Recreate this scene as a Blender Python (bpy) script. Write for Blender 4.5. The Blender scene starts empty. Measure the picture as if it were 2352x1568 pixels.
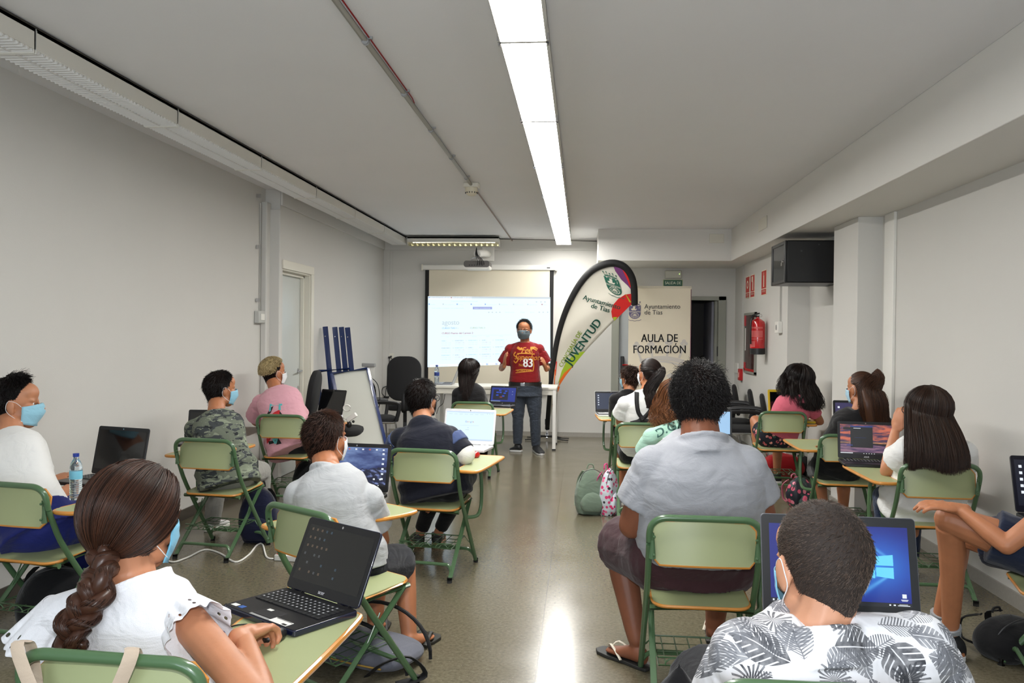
import bpy, bmesh, math, random
import numpy as np
from mathutils import Vector, Matrix, noise
from mathutils.bvhtree import BVHTree
PI = math.pi
SC = bpy.context.scene
COL = SC.collection
random.seed(5)
R = math.radians

# ------------------------------------------------------------ camera
FPX = 1900.0
EYE = Vector((0, 0, 1.5))
YAW, PITCH, ROLL = R(4.84), R(-0.46), R(0.60)
cam = bpy.data.cameras.new('camera')
cam.sensor_width = 36.0
cam.lens = FPX / 2352 * 36
cam.clip_start = 0.05
camo = bpy.data.objects.new('camera', cam)
COL.objects.link(camo)
CM = Matrix.Translation(EYE) @ (Matrix.Rotation(YAW, 4, 'Z') @ Matrix.Rotation(R(90) + PITCH, 4, 'X') @ Matrix.Rotation(ROLL, 4, 'Z'))
camo.matrix_world = CM
SC.camera = camo

def ray(px, py):
    return (CM.to_3x3() @ Vector(((px - 1176) / FPX, (784 - py) / FPX, -1))).normalized()
def W(px, py, Y):
    d = ray(px, py)
    return EYE + d * (Y / d.y)
def G(px, py, z=0.0):
    d = ray(px, py)
    return EYE + d * ((z - 1.5) / d.z)
def XW(px, py, X):
    d = ray(px, py)
    return EYE + d * (X / d.x)

# ------------------------------------------------------------ view, world and large lights
SC.view_settings.view_transform = 'Standard'
SC.view_settings.look = 'None'
SC.view_settings.gamma = 1
SC.view_settings.use_curve_mapping = False
SC.view_settings.exposure = 1.16
SC.cycles.max_bounces = 8
SC.cycles.use_denoising = True
world = bpy.data.worlds.new('world')
SC.world = world
world.use_nodes = True
world.node_tree.nodes['Background'].inputs[0].default_value = (0.8, 0.87, 1, 1)
world.node_tree.nodes['Background'].inputs[1].default_value = 0.25
def area(name, loc, rot, size, power, color, sy=None):
    l = bpy.data.lights.new(name, 'AREA')
    l.shape = 'RECTANGLE' if sy else 'SQUARE'
    l.size = size
    if sy: l.size_y = sy
    l.energy = power
    l.color = color
    o = bpy.data.objects.new(name, l)
    COL.objects.link(o)
    o.location = loc
    o.rotation_euler = rot
    return o
FLASH = area('camera_flash', (-0.04, 0.02, 1.68), (R(90), 0, YAW), 0.07, 15.5, (0.96, 0.97, 1.0))
# added cool fill light, unseen behind the photographer, standing in for daylight
area('rear_fill_light', (-0.4, -2.9, 1.75), (R(90), 0, 0), 3.6, 50, (0.80, 0.91, 1.0), 1.6)
LAMP_STRENGTH = 20.5
LAMP_COLOR = (1.0, 0.985, 0.945)

# ------------------------------------------------------------ materials
def c(r, g, b):
    return tuple(((v / 255) / 12.92 if v / 255 <= 0.04045 else ((v / 255 + 0.055) / 1.055) ** 2.4) for v in (r, g, b)) + (1,)
MATS = {}
class NT:
    def __init__(s, name):
        s.m = bpy.data.materials.new(name); s.m.use_nodes = True
        s.t = s.m.node_tree; s.n = s.t.nodes; s.b = s.n['Principled BSDF']; s.o = s.n['Material Output']
    def add(s, typ, ins=None, **kw):
        n = s.n.new(typ)
        for k, v in kw.items(): setattr(n, k, v)
        for k, v in (ins or {}).items(): s.put(n.inputs[k], v)
        return n
    def put(s, sock, v):
        if hasattr(v, 'is_output') or isinstance(v, bpy.types.NodeSocket): s.t.links.new(v, sock)
        else:
            if sock.type == 'RGBA' and len(v) == 3: v = tuple(v) + (1,)
            sock.default_value = v
    def math(s, op, a, b=0.0, c_=None, clamp=False):
        n = s.n.new('ShaderNodeMath'); n.operation = op; n.use_clamp = clamp
        s.put(n.inputs[0], a); s.put(n.inputs[1], b)
        if c_ is not None: s.put(n.inputs[2], c_)
        return n.outputs[0]
    def vmath(s, op, a, b=(0, 0, 0), out=0):
        n = s.n.new('ShaderNodeVectorMath'); n.operation = op
        s.put(n.inputs[0], a); s.put(n.inputs[1], b)
        return n.outputs[out]
    def mix(s, f, a, b):
        n = s.n.new('ShaderNodeMix'); n.data_type = 'RGBA'
        s.put(n.inputs[0], f); s.put(n.inputs[6], a); s.put(n.inputs[7], b)
        return n.outputs[2]
    def coord(s, w='Object'): return s.n.new('ShaderNodeTexCoord').outputs[w]
    def noise(s, vec, scale, detail=3, rough=.5, out=0, dist=0.0):
        n = s.add('ShaderNodeTexNoise', {'Vector': vec, 'Scale': scale, 'Detail': detail, 'Roughness': rough, 'Distortion': dist})
        return n.outputs[out]
    def ramp(s, f, stops, interp='LINEAR'):
        n = s.n.new('ShaderNodeValToRGB'); s.put(n.inputs[0], f)
        e = n.color_ramp.elements; n.color_ramp.interpolation = interp
        while len(e) < len(stops): e.new(0.5)
        for i, (p, cc) in enumerate(stops):
            e[i].position = p; e[i].color = cc if len(cc) == 4 else tuple(cc) + (1,)
        return n.outputs[0]
    def scale(s, vec, v):
        n = s.n.new('ShaderNodeMapping'); s.put(n.inputs[0], vec); n.inputs['Scale'].default_value = v
        return n.outputs[0]
    def bump(s, h, strength=.3, dist=.01):
        n = s.add('ShaderNodeBump', {'Height': h, 'Strength': strength, 'Distance': dist})
        s.t.links.new(n.outputs[0], s.b.inputs['Normal'])
    def sepxyz(s, v):
        n = s.n.new('ShaderNodeSeparateXYZ'); s.put(n.inputs[0], v); return n.outputs
    def combine(s, x, y, z=0.0):
        n = s.n.new('ShaderNodeCombineXYZ'); s.put(n.inputs[0], x); s.put(n.inputs[1], y); s.put(n.inputs[2], z); return n.outputs[0]

def M(name, col, rough=.5, metal=0.0, var=None, bump=None, emis=0, coat=0, trans=0, spec=None, sheen=0):
    """plain principled material with optional noise variation (scale, amount) and bump (scale, strength, distance)"""
    if name in MATS: return MATS[name]
    k = NT(name); b = k.b
    b.inputs['Base Color'].default_value = col
    b.inputs['Roughness'].default_value = rough
    b.inputs['Metallic'].default_value = metal
    if spec is not None: b.inputs['Specular IOR Level'].default_value = spec
    if coat: b.inputs['Coat Weight'].default_value = coat
    if sheen: b.inputs['Sheen Weight'].default_value = sheen
    if trans: b.inputs['Transmission Weight'].default_value = trans
    if emis:
        b.inputs['Emission Color'].default_value = col
        b.inputs['Emission Strength'].default_value = emis * (.54 if emis < 4 else 1)
        if emis > .2: b.inputs['Base Color'].default_value = (0.02, 0.02, 0.02, 1)
    if var:
        f = k.noise(k.coord(), var[0], 4)
        f = k.math('MULTIPLY_ADD', f, 2 * var[1], 1 - var[1])
        k.put(b.inputs['Base Color'], k.vmath('MULTIPLY', tuple(col[:3]), k.combine(f, f, f)))
    if bump:
        k.bump(k.noise(k.coord(), bump[0], 4), bump[1], bump[2])
    MATS[name] = k.m
    return k.m

def cloth(name, col, mel=0.0, weave=900, fold=.32, rough=.85, stripes=None):
    """knitted / woven cloth: slight melange, soft folds as bump"""
    if name in MATS: return MATS[name]
    k = NT(name); b = k.b; co = k.coord()
    f = k.noise(k.scale(co, (1, 1, 3.2)), 160, 3)
    f = k.math('MULTIPLY_ADD', f, 2 * mel, 1 - mel)
    k.put(b.inputs['Base Color'], k.vmath('MULTIPLY', tuple(col[:3]), k.combine(f, f, f)))
    b.inputs['Roughness'].default_value = rough
    b.inputs['Specular IOR Level'].default_value = .2
    b.inputs['Sheen Weight'].default_value = .15
    h = k.math('MULTIPLY_ADD', k.noise(k.scale(co, (1, 1, 1.8)), 7, 3, .5, 0, 1.2), 1.0, k.math('MULTIPLY', k.noise(co, weave / 2, 1), .05))
    k.bump(h, fold, .03)
    MATS[name] = k.m
    return k.m

def hairmat(name, c1, c2, rough=.32):
    if name in MATS: return MATS[name]
    k = NT(name); b = k.b
    g = k.n.new('ShaderNodeNewGeometry')
    k.put(b.inputs['Base Color'], k.mix(g.outputs['Random Per Island'], c1, c2))
    b.inputs['Roughness'].default_value = rough
    b.inputs['Specular IOR Level'].default_value = .35
    MATS[name] = k.m
    return k.m

# ------------------------------------------------------------ mesh building
def frame(d, up=(0, 0, 1)):
    d = Vector(d).normalized(); u = Vector(up)
    if abs(d.dot(u.normalized())) > .98: u = Vector((0, 1, 0)) if abs(d.y) < .9 else Vector((1, 0, 0))
    x = d.cross(u).normalized(); y = x.cross(d).normalized()
    return x, y, d

class MB:
    def __init__(s): s.v = []; s.f = []; s.m = []; s.X = None
    def add(s, vs, fs, mi=0):
        n = len(s.v)
        if s.X is not None: vs = [s.X @ Vector(p) for p in vs]
        s.v.extend([tuple(p) for p in vs]); s.f.extend([tuple(i + n for i in f) for f in fs]); s.m.extend([mi] * len(fs))
        return s
    def box(s, ctr, size, rot=None, mi=0):
        x, y, z = [k / 2 for k in size]
        vs = [Vector((a * x, b * y, d * z)) for a in (-1, 1) for b in (-1, 1) for d in (-1, 1)]
        if rot is not None: vs = [rot @ p for p in vs]
        c0 = Vector(ctr); vs = [p + c0 for p in vs]
        return s.add(vs, [(0, 1, 3, 2), (4, 6, 7, 5), (0, 4, 5, 1), (2, 3, 7, 6), (0, 2, 6, 4), (1, 5, 7, 3)], mi)
    def bx(s, x0, x1, y0, y1, z0, z1, mi=0):
        return s.box(((x0 + x1) / 2, (y0 + y1) / 2, (z0 + z1) / 2), (abs(x1 - x0), abs(y1 - y0), abs(z1 - z0)), None, mi)
    def loft(s, rings, cap=True, mi=0, closed=False):
        n = len(rings[0]); vs = [p for r_ in rings for p in r_]; fs = []
        m = len(rings)
        for i in range(m if closed else m - 1):
            a = i * n; b = ((i + 1) % m) * n
            for j in range(n):
                k = (j + 1) % n
                fs.append((a + j, a + k, b + k, b + j))
        if cap and not closed:
            fs.append(tuple(range(n - 1, -1, -1))); fs.append(tuple((m - 1) * n + j for j in range(n)))
        return s.add(vs, fs, mi)
    def tube(s, pts, r, n=10, mi=0, cap=True, up=(0, 0, 1), flat=1.0, closed=False):
        """tube along points; r number or list; flat = ratio of second radius"""
        pts = [Vector(p) for p in pts]; m = len(pts)
        rs = r if isinstance(r, (list, tuple)) else [r] * m
        rings = []; px = None
        for i, p in enumerate(pts):
            if closed: d = pts[(i + 1) % m] - pts[i - 1]
            else: d = pts[min(i + 1, m - 1)] - pts[max(i - 1, 0)]
            if d.length < 1e-9: d = Vector((0, 0, 1))
            d.normalize()
            if px is None: x, y, _ = frame(d, up)
            else:
                x = (px - d * px.dot(d)).normalized(); y = d.cross(x)
            px = x
            rr = rs[i]; ra, rb = (rr if isinstance(rr, (list, tuple)) else (rr, rr * flat))
            rings.append([p + x * math.cos(2 * PI * j / n) * ra + y * math.sin(2 * PI * j / n) * rb for j in range(n)])
        return s.loft(rings, cap, mi, closed)
    def ell(s, ctr, rad, rot=None, n=16, m=10, mi=0):
        c0 = Vector(ctr); rx, ry, rz = rad if isinstance(rad, (tuple, list)) else (rad,) * 3
        vs = [Vector((0, 0, rz))]
        for i in range(1, m):
            t = PI * i / m
            for j in range(n):
                a = 2 * PI * j / n
                vs.append(Vector((rx * math.sin(t) * math.cos(a), ry * math.sin(t) * math.sin(a), rz * math.cos(t))))
        vs.append(Vector((0, 0, -rz)))
        if rot is not None: vs = [rot @ p for p in vs]
        vs = [p + c0 for p in vs]
        fs = [(0, 1 + j, 1 + (j + 1) % n) for j in range(n)]
        for i in range(m - 2):
            a = 1 + i * n; b = a + n
            for j in range(n):
                k = (j + 1) % n; fs.append((a + j, b + j, b + k, a + k))
        a = 1 + (m - 2) * n
        fs += [(a + (j + 1) % n, a + j, len(vs) - 1) for j in range(n)]
        return s.add(vs, fs, mi)
    def lathe(s, prof, ctr=(0, 0, 0), n=24, rot=None, mi=0):
        rings = []
        for (r_, z) in prof:
            ring = [Vector((r_ * math.cos(2 * PI * j / n), r_ * math.sin(2 * PI * j / n), z)) for j in range(n)]
            if rot is not None: ring = [rot @ p for p in ring]
            rings.append([p + Vector(ctr) for p in ring])
        return s.loft(rings, True, mi)
    def prism(s, poly, d, fr=None, mi=0, side=None):
        """extrude 2-D polygon (x,y) by d along local z; fr = Matrix placing local frame"""
        fr = fr or Matrix.Identity(4); n = len(poly)
        vs = [fr @ Vector((p[0], p[1], 0)) for p in poly] + [fr @ Vector((p[0], p[1], d)) for p in poly]
        s.add(vs, [tuple(range(n - 1, -1, -1)), tuple(range(n, 2 * n))], mi)
        b = len(s.v) - 2 * n; sm = mi if side is None else side
        for j in range(n):
            k = (j + 1) % n; s.f.append((b + j, b + k, b + n + k, b + n + j)); s.m.append(sm)
        return s
    def mesh(s, name, mats):
        me = bpy.data.meshes.new(name)
        me.from_pydata(s.v, [], s.f)
        for m in (mats if isinstance(mats, (list, tuple)) else [mats]): me.materials.append(m)
        if len(me.materials) > 1: me.polygons.foreach_set('material_index', s.m)
        return me

SPLIT = {'border', 'red_edge', 'clip', 'crossbar', 'bracket', 'end_cap', 'back_bar', 'hinge', 'knockout', 'side_bar', 'weight', 'strap_pad', 'slot', 'ear_cup', 'screw_head', 'eyes_', 'mount', 'glass_'}
def islands(mb):
    par = list(range(len(mb.v)))
    def find(a):
        while par[a] != a: par[a] = par[par[a]]; a = par[a]
        return a
    for f in mb.f:
        r0 = find(f[0])
        for i in f[1:]: par[find(i)] = r0
    groups = {}
    for f, m in zip(mb.f, mb.m): groups.setdefault(find(f[0]), []).append((f, m))
    out = []
    for fs in groups.values():
        b = MB(); idx = {}
        for f, m in fs:
            for i in f:
                if i not in idx: idx[i] = len(b.v); b.v.append(mb.v[i])
            b.f.append(tuple(idx[i] for i in f)); b.m.append(m)
        out.append(b)
    return out
def obj(name, mb, mats, parent=None, smooth=40, bevel=0, loc=None, seg=2, fix=True):
    if name in SPLIT and isinstance(mb, MB) and parent is not None:
        parts = islands(mb)
        if 1 < len(parts) < 30:
            return [obj1(name, b, mats, parent, smooth, bevel, loc, seg, fix) for b in parts][0]
    return obj1(name, mb, mats, parent, smooth, bevel, loc, seg, fix)
def obj1(name, mb, mats, parent=None, smooth=40, bevel=0, loc=None, seg=2, fix=True):
    me = mb.mesh(name, mats) if isinstance(mb, MB) else mb
    if isinstance(mb, MB) and fix:
        bm = bmesh.new(); bm.from_mesh(me)
        bmesh.ops.recalc_face_normals(bm, faces=bm.faces); bm.to_mesh(me); bm.free()
    if smooth:
        me.shade_smooth()
        if smooth < 180: me.set_sharp_from_angle(angle=R(smooth))
    o = bpy.data.objects.new(name, me); COL.objects.link(o)
    if parent is not None: o.parent = parent
    if loc is not None: o.location = loc
    if bevel:
        md = o.modifiers.new('bevel', 'BEVEL'); md.width = bevel; md.segments = seg; md.limit_method = 'ANGLE'; md.angle_limit = R(40)
    return o
def tag(o, label=None, cat=None, group=None, kind=None):
    if label: o['label'] = label
    if cat: o['category'] = cat
    if group: o['group'] = group
    if kind: o['kind'] = kind
    return o
def thing(name, label, cat, loc=(0, 0, 0), rz=0.0, group=None, rot=None):
    o = bpy.data.objects.new(name, None); COL.objects.link(o); o.empty_display_size = .1
    o.location = loc; o.rotation_euler = rot or (0, 0, rz)
    return tag(o, label, cat, group)
def copy_tree(o, parent=None):
    n = o.copy(); COL.objects.link(n)
    if parent is not None: n.parent = parent; n.matrix_parent_inverse = o.matrix_parent_inverse
    for ch in list(o.children): copy_tree(ch, n)
    return n
def struct(name, mb, m, bevel=0, smooth=30):
    return tag(obj(name, mb, m, bevel=bevel, smooth=smooth), kind='structure')
def smoothline(pts, k=6, closed=False):
    pts = [Vector(p) for p in pts]; out = []; n = len(pts)
    for i in range(n if closed else n - 1):
        g = (lambda q: pts[q % n]) if closed else (lambda q: pts[max(0, min(n - 1, q))])
        a, b, d, e = g(i - 1), g(i), g(i + 1), g(i + 2)
        for j in range(k):
            t = j / k
            out.append(.5 * ((2 * b) + (d - a) * t + (2 * a - 5 * b + 4 * d - e) * t * t + (3 * b - a - 3 * d + e) * t ** 3))
    if not closed: out.append(pts[-1])
    return out
def rrect(w, h, r, n=5, cx=0, cy=0):
    out = []
    for (sx, sy, a0) in ((1, 1, 0), (-1, 1, 90), (-1, -1, 180), (1, -1, 270)):
        for i in range(n + 1):
            a = R(a0 + 90 * i / n)
            out.append((cx + sx * (w / 2 - r) + r * math.cos(a), cy + sy * (h / 2 - r) + r * math.sin(a)))
    return out
def MX(loc, rx=0, ry=0, rz=0):
    return Matrix.Translation(loc) @ Matrix.Rotation(rz, 4, 'Z') @ Matrix.Rotation(ry, 4, 'Y') @ Matrix.Rotation(rx, 4, 'X')
UP90 = R(90)

def text_mb(mb, txt, size, M4, mi=0, bold=0.0, sx=1.0, shear=0.0, align='CENTER', depth=.0006, space=1.0, line=1.0):
    """add lettering (filled outlines, slight thickness) to a mesh builder"""
    cu = bpy.data.curves.new('t', 'FONT'); cu.body = txt; cu.size = size; cu.offset = (0 if bold > .009 else bold) * size; cu.shear = shear
    cu.align_x = align; cu.resolution_u = 3; cu.space_character = space; cu.space_line = line
    o = bpy.data.objects.new('t', cu); COL.objects.link(o)
    me = bpy.data.meshes.new_from_object(o.evaluated_get(bpy.context.evaluated_depsgraph_get()))
    vs = [M4 @ Vector((v.co.x * sx, v.co.y, depth)) for v in me.vertices]
    fs_ = [tuple(p.vertices) for p in me.polygons]; mb.add(vs, fs_, mi)
    if bold > .009:
        for q in (-1, -.5, .5, 1):
            dv = M4.to_3x3() @ Vector((q * bold * size * sx, abs(q) * .25 * bold * size, .00012 * (q + 1.2))); mb.add([v + dv for v in vs], fs_, mi)
    bpy.data.objects.remove(o); bpy.data.curves.remove(cu); bpy.data.meshes.remove(me)
    return mb

def evaluate(me, mods, name):
    o = bpy.data.objects.new('tmp', me); COL.objects.link(o)
    for typ, kw in mods:
        md = o.modifiers.new(typ, typ)
        for k, v in kw.items(): setattr(md, k, v)
    dg = bpy.context.evaluated_depsgraph_get()
    out = bpy.data.meshes.new_from_object(o.evaluated_get(dg)); out.name = name
    bpy.data.objects.remove(o); bpy.data.meshes.remove(me)
    return out
def blobmesh(name, mb, vox, mats, smooth=3, fold=0.0, seed=0, horiz=1.0):
    """fuse overlapping closed volumes into one continuous skin"""
    me = mb.mesh(name, mats)
    bm = bmesh.new(); bm.from_mesh(me); bmesh.ops.recalc_face_normals(bm, faces=bm.faces); bm.to_mesh(me); bm.free()
    mods = [('REMESH', dict(mode='VOXEL', voxel_size=vox, use_smooth_shade=True))]
    if smooth: mods.append(('SMOOTH', dict(factor=.5, iterations=smooth)))
    me = evaluate(me, mods, name)
    me.materials.clear()
    for m in (mats if isinstance(mats, (list, tuple)) else [mats]): me.materials.append(m)
    if fold:
        n = len(me.vertices); co = np.empty(n * 3); me.vertices.foreach_get('co', co); co = co.reshape(-1, 3)
        no = np.empty(n * 3); me.vertex_normals.foreach_get('vector', no); no = no.reshape(-1, 3)
        rs = np.random.RandomState(seed + 3); h = np.zeros(n)
        wv = co + .03 * np.sin(co[:, [1, 2, 0]] * 19 + rs.rand(3) * 6) + .012 * np.sin(co[:, [2, 0, 1]] * 47 + rs.rand(3) * 6)
        for i in range(7):
            k = rs.randn(3) * np.array([14, 14, 34 * horiz]); ph = rs.rand() * 6.28
            h += np.abs(np.sin(wv @ k + ph)) ** .7 / (1 + .3 * i)
        h = (h - h.mean()) / h.std()
        co += no * (h * fold * .24)[:, None]
        me.vertices.foreach_set('co', co.ravel()); me.update()
    return me
# ------------------------------------------------------------ room
def wallmat(name, col, sc=6):
    k = NT(name); b = k.b; co = k.coord()
    f = k.math('MULTIPLY_ADD', k.noise(co, 1.3, 4), .05, .975)
    k.put(b.inputs['Base Color'], k.vmath('MULTIPLY', tuple(col[:3]), k.combine(f, f, f)))
    b.inputs['Roughness'].default_value = .75; b.inputs['Specular IOR Level'].default_value = .25
    k.bump(k.noise(co, 120, 3), .12, .004)
    return k.m
m_wall = wallmat('wall paint', c(207, 205, 200))
m_beam = wallmat('beam paint', c(224, 222, 217))
m_ceil = wallmat('ceiling paint', c(237, 237, 239))
m_white = M('white painted metal', c(228, 226, 220), .4)
m_offw = M('off white plastic', c(222, 218, 205), .45)
m_grey = M('grey plastic', c(150, 150, 150), .5)
m_black = M('black plastic', c(18, 18, 19), .4)
m_blackm = M('matte black', c(16, 16, 17), .75)
m_chrome = M('chrome', c(205, 205, 208), .18, 1.0)
m_red = M('red paint', c(178, 18, 20), .3)
m_darkgrey = M('dark grey', c(60, 60, 62), .5)

def floormat():
    k = NT('polished terrazzo'); b = k.b; co = k.coord()
    x, y, z = k.sepxyz(co)
    base = k.ramp(k.noise(co, 55, 5, .65), [(.3, c(86, 80, 64)), (.5, c(104, 97, 79)), (.72, c(117, 111, 92))])
    v = k.add('ShaderNodeTexVoronoi', {'Vector': co, 'Scale': 95.0})
    sp = k.math('LESS_THAN', v.outputs['Distance'], .2)
    spc = k.ramp(v.outputs['Color'], [(.0, c(90, 84, 70)), (.45, c(112, 106, 86)), (.8, c(168, 161, 140))], 'CONSTANT')
    col = k.mix(k.math('MULTIPLY', sp, .55), base, spc)
    f = k.math('MULTIPLY_ADD', k.noise(co, 1.1, 3), .12, .94)
    col = k.vmath('MULTIPLY', col, k.combine(f, f, f))
    def line(e, w): return k.math('LESS_THAN', k.math('ABSOLUTE', e), w)
    l1 = line(k.math('SUBTRACT', x, -.188), .0022)
    left = k.math('LESS_THAN', x, -.188)
    l2 = k.math('MULTIPLY', line(k.math('SUBTRACT', k.math('MODULO', k.math('ADD', y, 40 * 1.92 - 4.25 + .96), 1.92), .96), .0014), left)
    right = k.math('GREATER_THAN', x, -.188)
    l3 = k.math('MULTIPLY', line(k.math('SUBTRACT', y, 10.0), .002), 1.0)
    l4 = line(k.math('SUBTRACT', k.math('MODULO', k.math('ADD', x, .188 + 60 + 1.25), 2.5), 1.25), .0012)
    L = k.math('MAXIMUM', k.math('MAXIMUM', l1, k.math('MULTIPLY', l2, .6)), k.math('MULTIPLY', k.math('MAXIMUM', l3, l4), .5))
    col = k.mix(k.math('MULTIPLY', L, .8), col, c(60, 52, 38))
    k.put(b.inputs['Base Color'], col)
    r_ = k.math('MULTIPLY_ADD', k.noise(co, 3.5, 4), .12, .14)
    k.put(b.inputs['Roughness'], r_)
    b.inputs['Specular IOR Level'].default_value = .55
    k.bump(k.noise(co, 9, 2), .03, .004)
    return k.m
YB = 12.3; ZC = 2.92; XL = -3.15; XLF = -3.0; YJ = 8.0; XR = 2.45
struct('floor', MB().bx(-3.6, 3.0, -3.2, 17, -.08, 0), floormat(), smooth=0)
struct('ceiling', MB().bx(-3.6, 3.0, -3.2, 17, ZC, ZC + .1), m_ceil, smooth=0)
struct('wall_left', MB().bx(XL - .1, XL, -3.2, YJ, 0, ZC), m_wall)
# far part of the left wall stands a little forward and holds a doorway
DY0, DY1 = 8.08, 8.93; DZ = XW(700, 628, XLF).z
far = MB().bx(XLF - .2, XLF, YJ, DY0, 0, ZC).bx(XLF - .2, XLF, DY1, YB, 0, ZC).bx(XLF - .2, XLF, DY0, DY1, DZ, ZC)
struct('wall_left_far', far, m_wall)
struct('wall_front', MB().bx(-3.6, 3, -3.3, -3.2, 0, ZC), m_wall)
# back wall with exit doorway
EX0, EX1 = W(1414, 760, YB).x, W(1657, 760, YB).x; EZ = W(1640, 690, YB).z
bw = MB().bx(-3.3, EX0, YB, YB + .15, 0, ZC).bx(EX1, 2.9, YB, YB + .15, 0, ZC).bx(EX0, EX1, YB, YB + .15, EZ, ZC)
struct('wall_back', bw, m_wall)
struct('wall_right', MB().bx(XR, XR + .1, -3.2, YB, 0, ZC), m_wall)
struct('wall_right_far', MB().bx(2.22, XR + .05, 9.2, YB, 0, 2.5), m_wall)
struct('pillar', MB().bx(2.25, XR + .02, 7.02, 7.67, 0, 2.5), m_wall, bevel=.004)
struct('beam', MB().bx(1.94, XR + .05, -3.2, YB, 2.5, ZC), m_beam, bevel=.004)
struct('beam.001', MB().bx(.2, 1.95, 11.08, YB, 2.5, ZC), m_beam, bevel=.004)
# corridor behind the exit
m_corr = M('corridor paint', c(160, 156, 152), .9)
struct('wall_corridor', MB().bx(EX0 - .7, EX0 - .6, YB + .15, 16, 0, 2.7).bx(EX1 + .3, EX1 + .4, YB + .15, 16, 0, 2.7).bx(EX0 - .7, EX1 + .4, 16, 16.1, 0, 2.7).bx(EX0 - .7, EX1 + .4, YB + .15, 16.1, 2.6, 2.7), m_corr)
# pilaster strip and cornice on the left
struct('trim_1', MB().bx(XL, XL + .06, YJ - .12, YJ, 0, 2.78).bx(XL, XLF + .01, YJ - .03, YJ, 0, 2.72), m_wall, bevel=.01)
struct('trim_2', MB().bx(XLF, XLF + .025, YJ, YB, 2.76, ZC).bx(XLF, .2, YB - .025, YB, 2.76, ZC), m_wall, bevel=.006)
struct('trim_3', MB().bx(XLF, XLF + .1, YB - .022, YB, 0, 2.76).bx(XLF + .1, XLF + .14, YB - .01, YB, 0, 2.76), m_wall, bevel=.003)
struct('trim_4', MB().bx(XR - .025, XR, 6.72, 6.92, .06, 2.5), m_white, bevel=.004)
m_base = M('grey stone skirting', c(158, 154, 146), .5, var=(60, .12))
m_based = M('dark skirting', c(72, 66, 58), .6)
struct('baseboard_back', MB().bx(XLF, EX0 - .07, YB - .015, YB, 0, .065).bx(EX1 + .07, 2.22, YB - .015, YB, 0, .065), m_base)
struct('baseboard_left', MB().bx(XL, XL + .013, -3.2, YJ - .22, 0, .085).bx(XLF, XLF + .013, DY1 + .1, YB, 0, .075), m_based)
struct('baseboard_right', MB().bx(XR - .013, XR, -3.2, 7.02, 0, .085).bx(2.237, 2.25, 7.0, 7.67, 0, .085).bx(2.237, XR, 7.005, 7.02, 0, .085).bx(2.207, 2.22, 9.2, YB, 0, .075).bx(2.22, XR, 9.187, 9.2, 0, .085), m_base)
# left door
m_door = M('satin door leaf', c(196, 200, 196), .32, var=(3, .04))
d1 = struct('door_1', MB().bx(XLF - .14, XLF - .1, DY0, DY1, .005, DZ), m_door)
fr = MB()
fr.bx(XLF, XLF + .018, DY0 - .02, DY1 + .08, DZ, DZ + .09).bx(XLF, XLF + .018, DY1, DY1 + .08, 0, DZ).bx(XLF - .2, XLF + .002, DY1 - .015, DY1, 0, DZ).bx(XLF - .2, XLF + .002, DY0, DY1, DZ - .015, DZ).bx(XLF - .1, XLF - .06, DY1 - .045, DY1 - .015, 0, DZ).bx(XLF - .1, XLF - .06, DY0, DY1, DZ - .045, DZ - .015)
obj('door_frame', fr, m_offw, d1, bevel=.004)
hz = XW(692, 850, XLF - .1).z
h = MB().lathe([(.026, 0), (.026, .008), (.012, .01), (.01, .05), (.0, .05)], (XLF - .1, DY1 - .1, hz), 16, Matrix.Rotation(UP90, 3, 'Y'))
h.tube([(XLF - .052, DY1 - .1, hz), (XLF - .045, DY1 - .14, hz), (XLF - .045, DY1 - .23, hz - .004)], .009, 10)
h.lathe([(.024, 0), (.024, .008), (.0, .009)], (XLF - .1, DY1 - .1, hz - .19), 16, Matrix.Rotation(UP90, 3, 'Y'))
tag(obj('door_handle', h, m_chrome, d1), 'chrome lever handle and lock')
# exit door: frame, closed leaf with push bar, open leaf
m_frameg = M('grey green door frame', c(150, 151, 140), .45)
d2 = struct('door_2', MB().bx(EX0 - .06, EX0 + .05, YB - .03, YB + .15, 0, EZ + .06).bx(EX1 - .05, EX1 + .06, YB - .03, YB + .15, 0, EZ + .06).bx(EX0 - .06, EX1 + .06, YB - .03, YB + .15, EZ, EZ + .06).bx(EX1 - .09, EX1 - .05, YB + .05, YB + .15, 0, EZ), m_frameg, bevel=.005)
obj('door_leaf', MB().bx(EX0 + .05, EX0 + .85, YB + .03, YB + .08, .01, EZ - .01), M('light grey door leaf', c(176, 180, 182), .4), d2, bevel=.003)
xh = W(1429, 838, YB).x; zh = W(1429, 838, YB).z
pb = MB().bx(xh - .025, xh + .025, YB - .06, YB + .03, zh - .12, zh + .13)
tag(obj('lock_case', pb, m_black, d2, bevel=.008), 'black lock case of the push bar')
tag(obj('push_bar', MB().tube([(xh, YB - .05, zh + .0), (xh + .72, YB - .05, zh)], .018, 12), m_red, d2), 'red push bar')
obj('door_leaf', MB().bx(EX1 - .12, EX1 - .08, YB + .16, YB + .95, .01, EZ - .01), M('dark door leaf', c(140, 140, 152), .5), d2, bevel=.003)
obj('latch', MB().bx(EX1 - .06, EX1 - .045, YB - .02, YB + .03, 1.22, 1.36), m_black, d2, bevel=.002)

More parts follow.
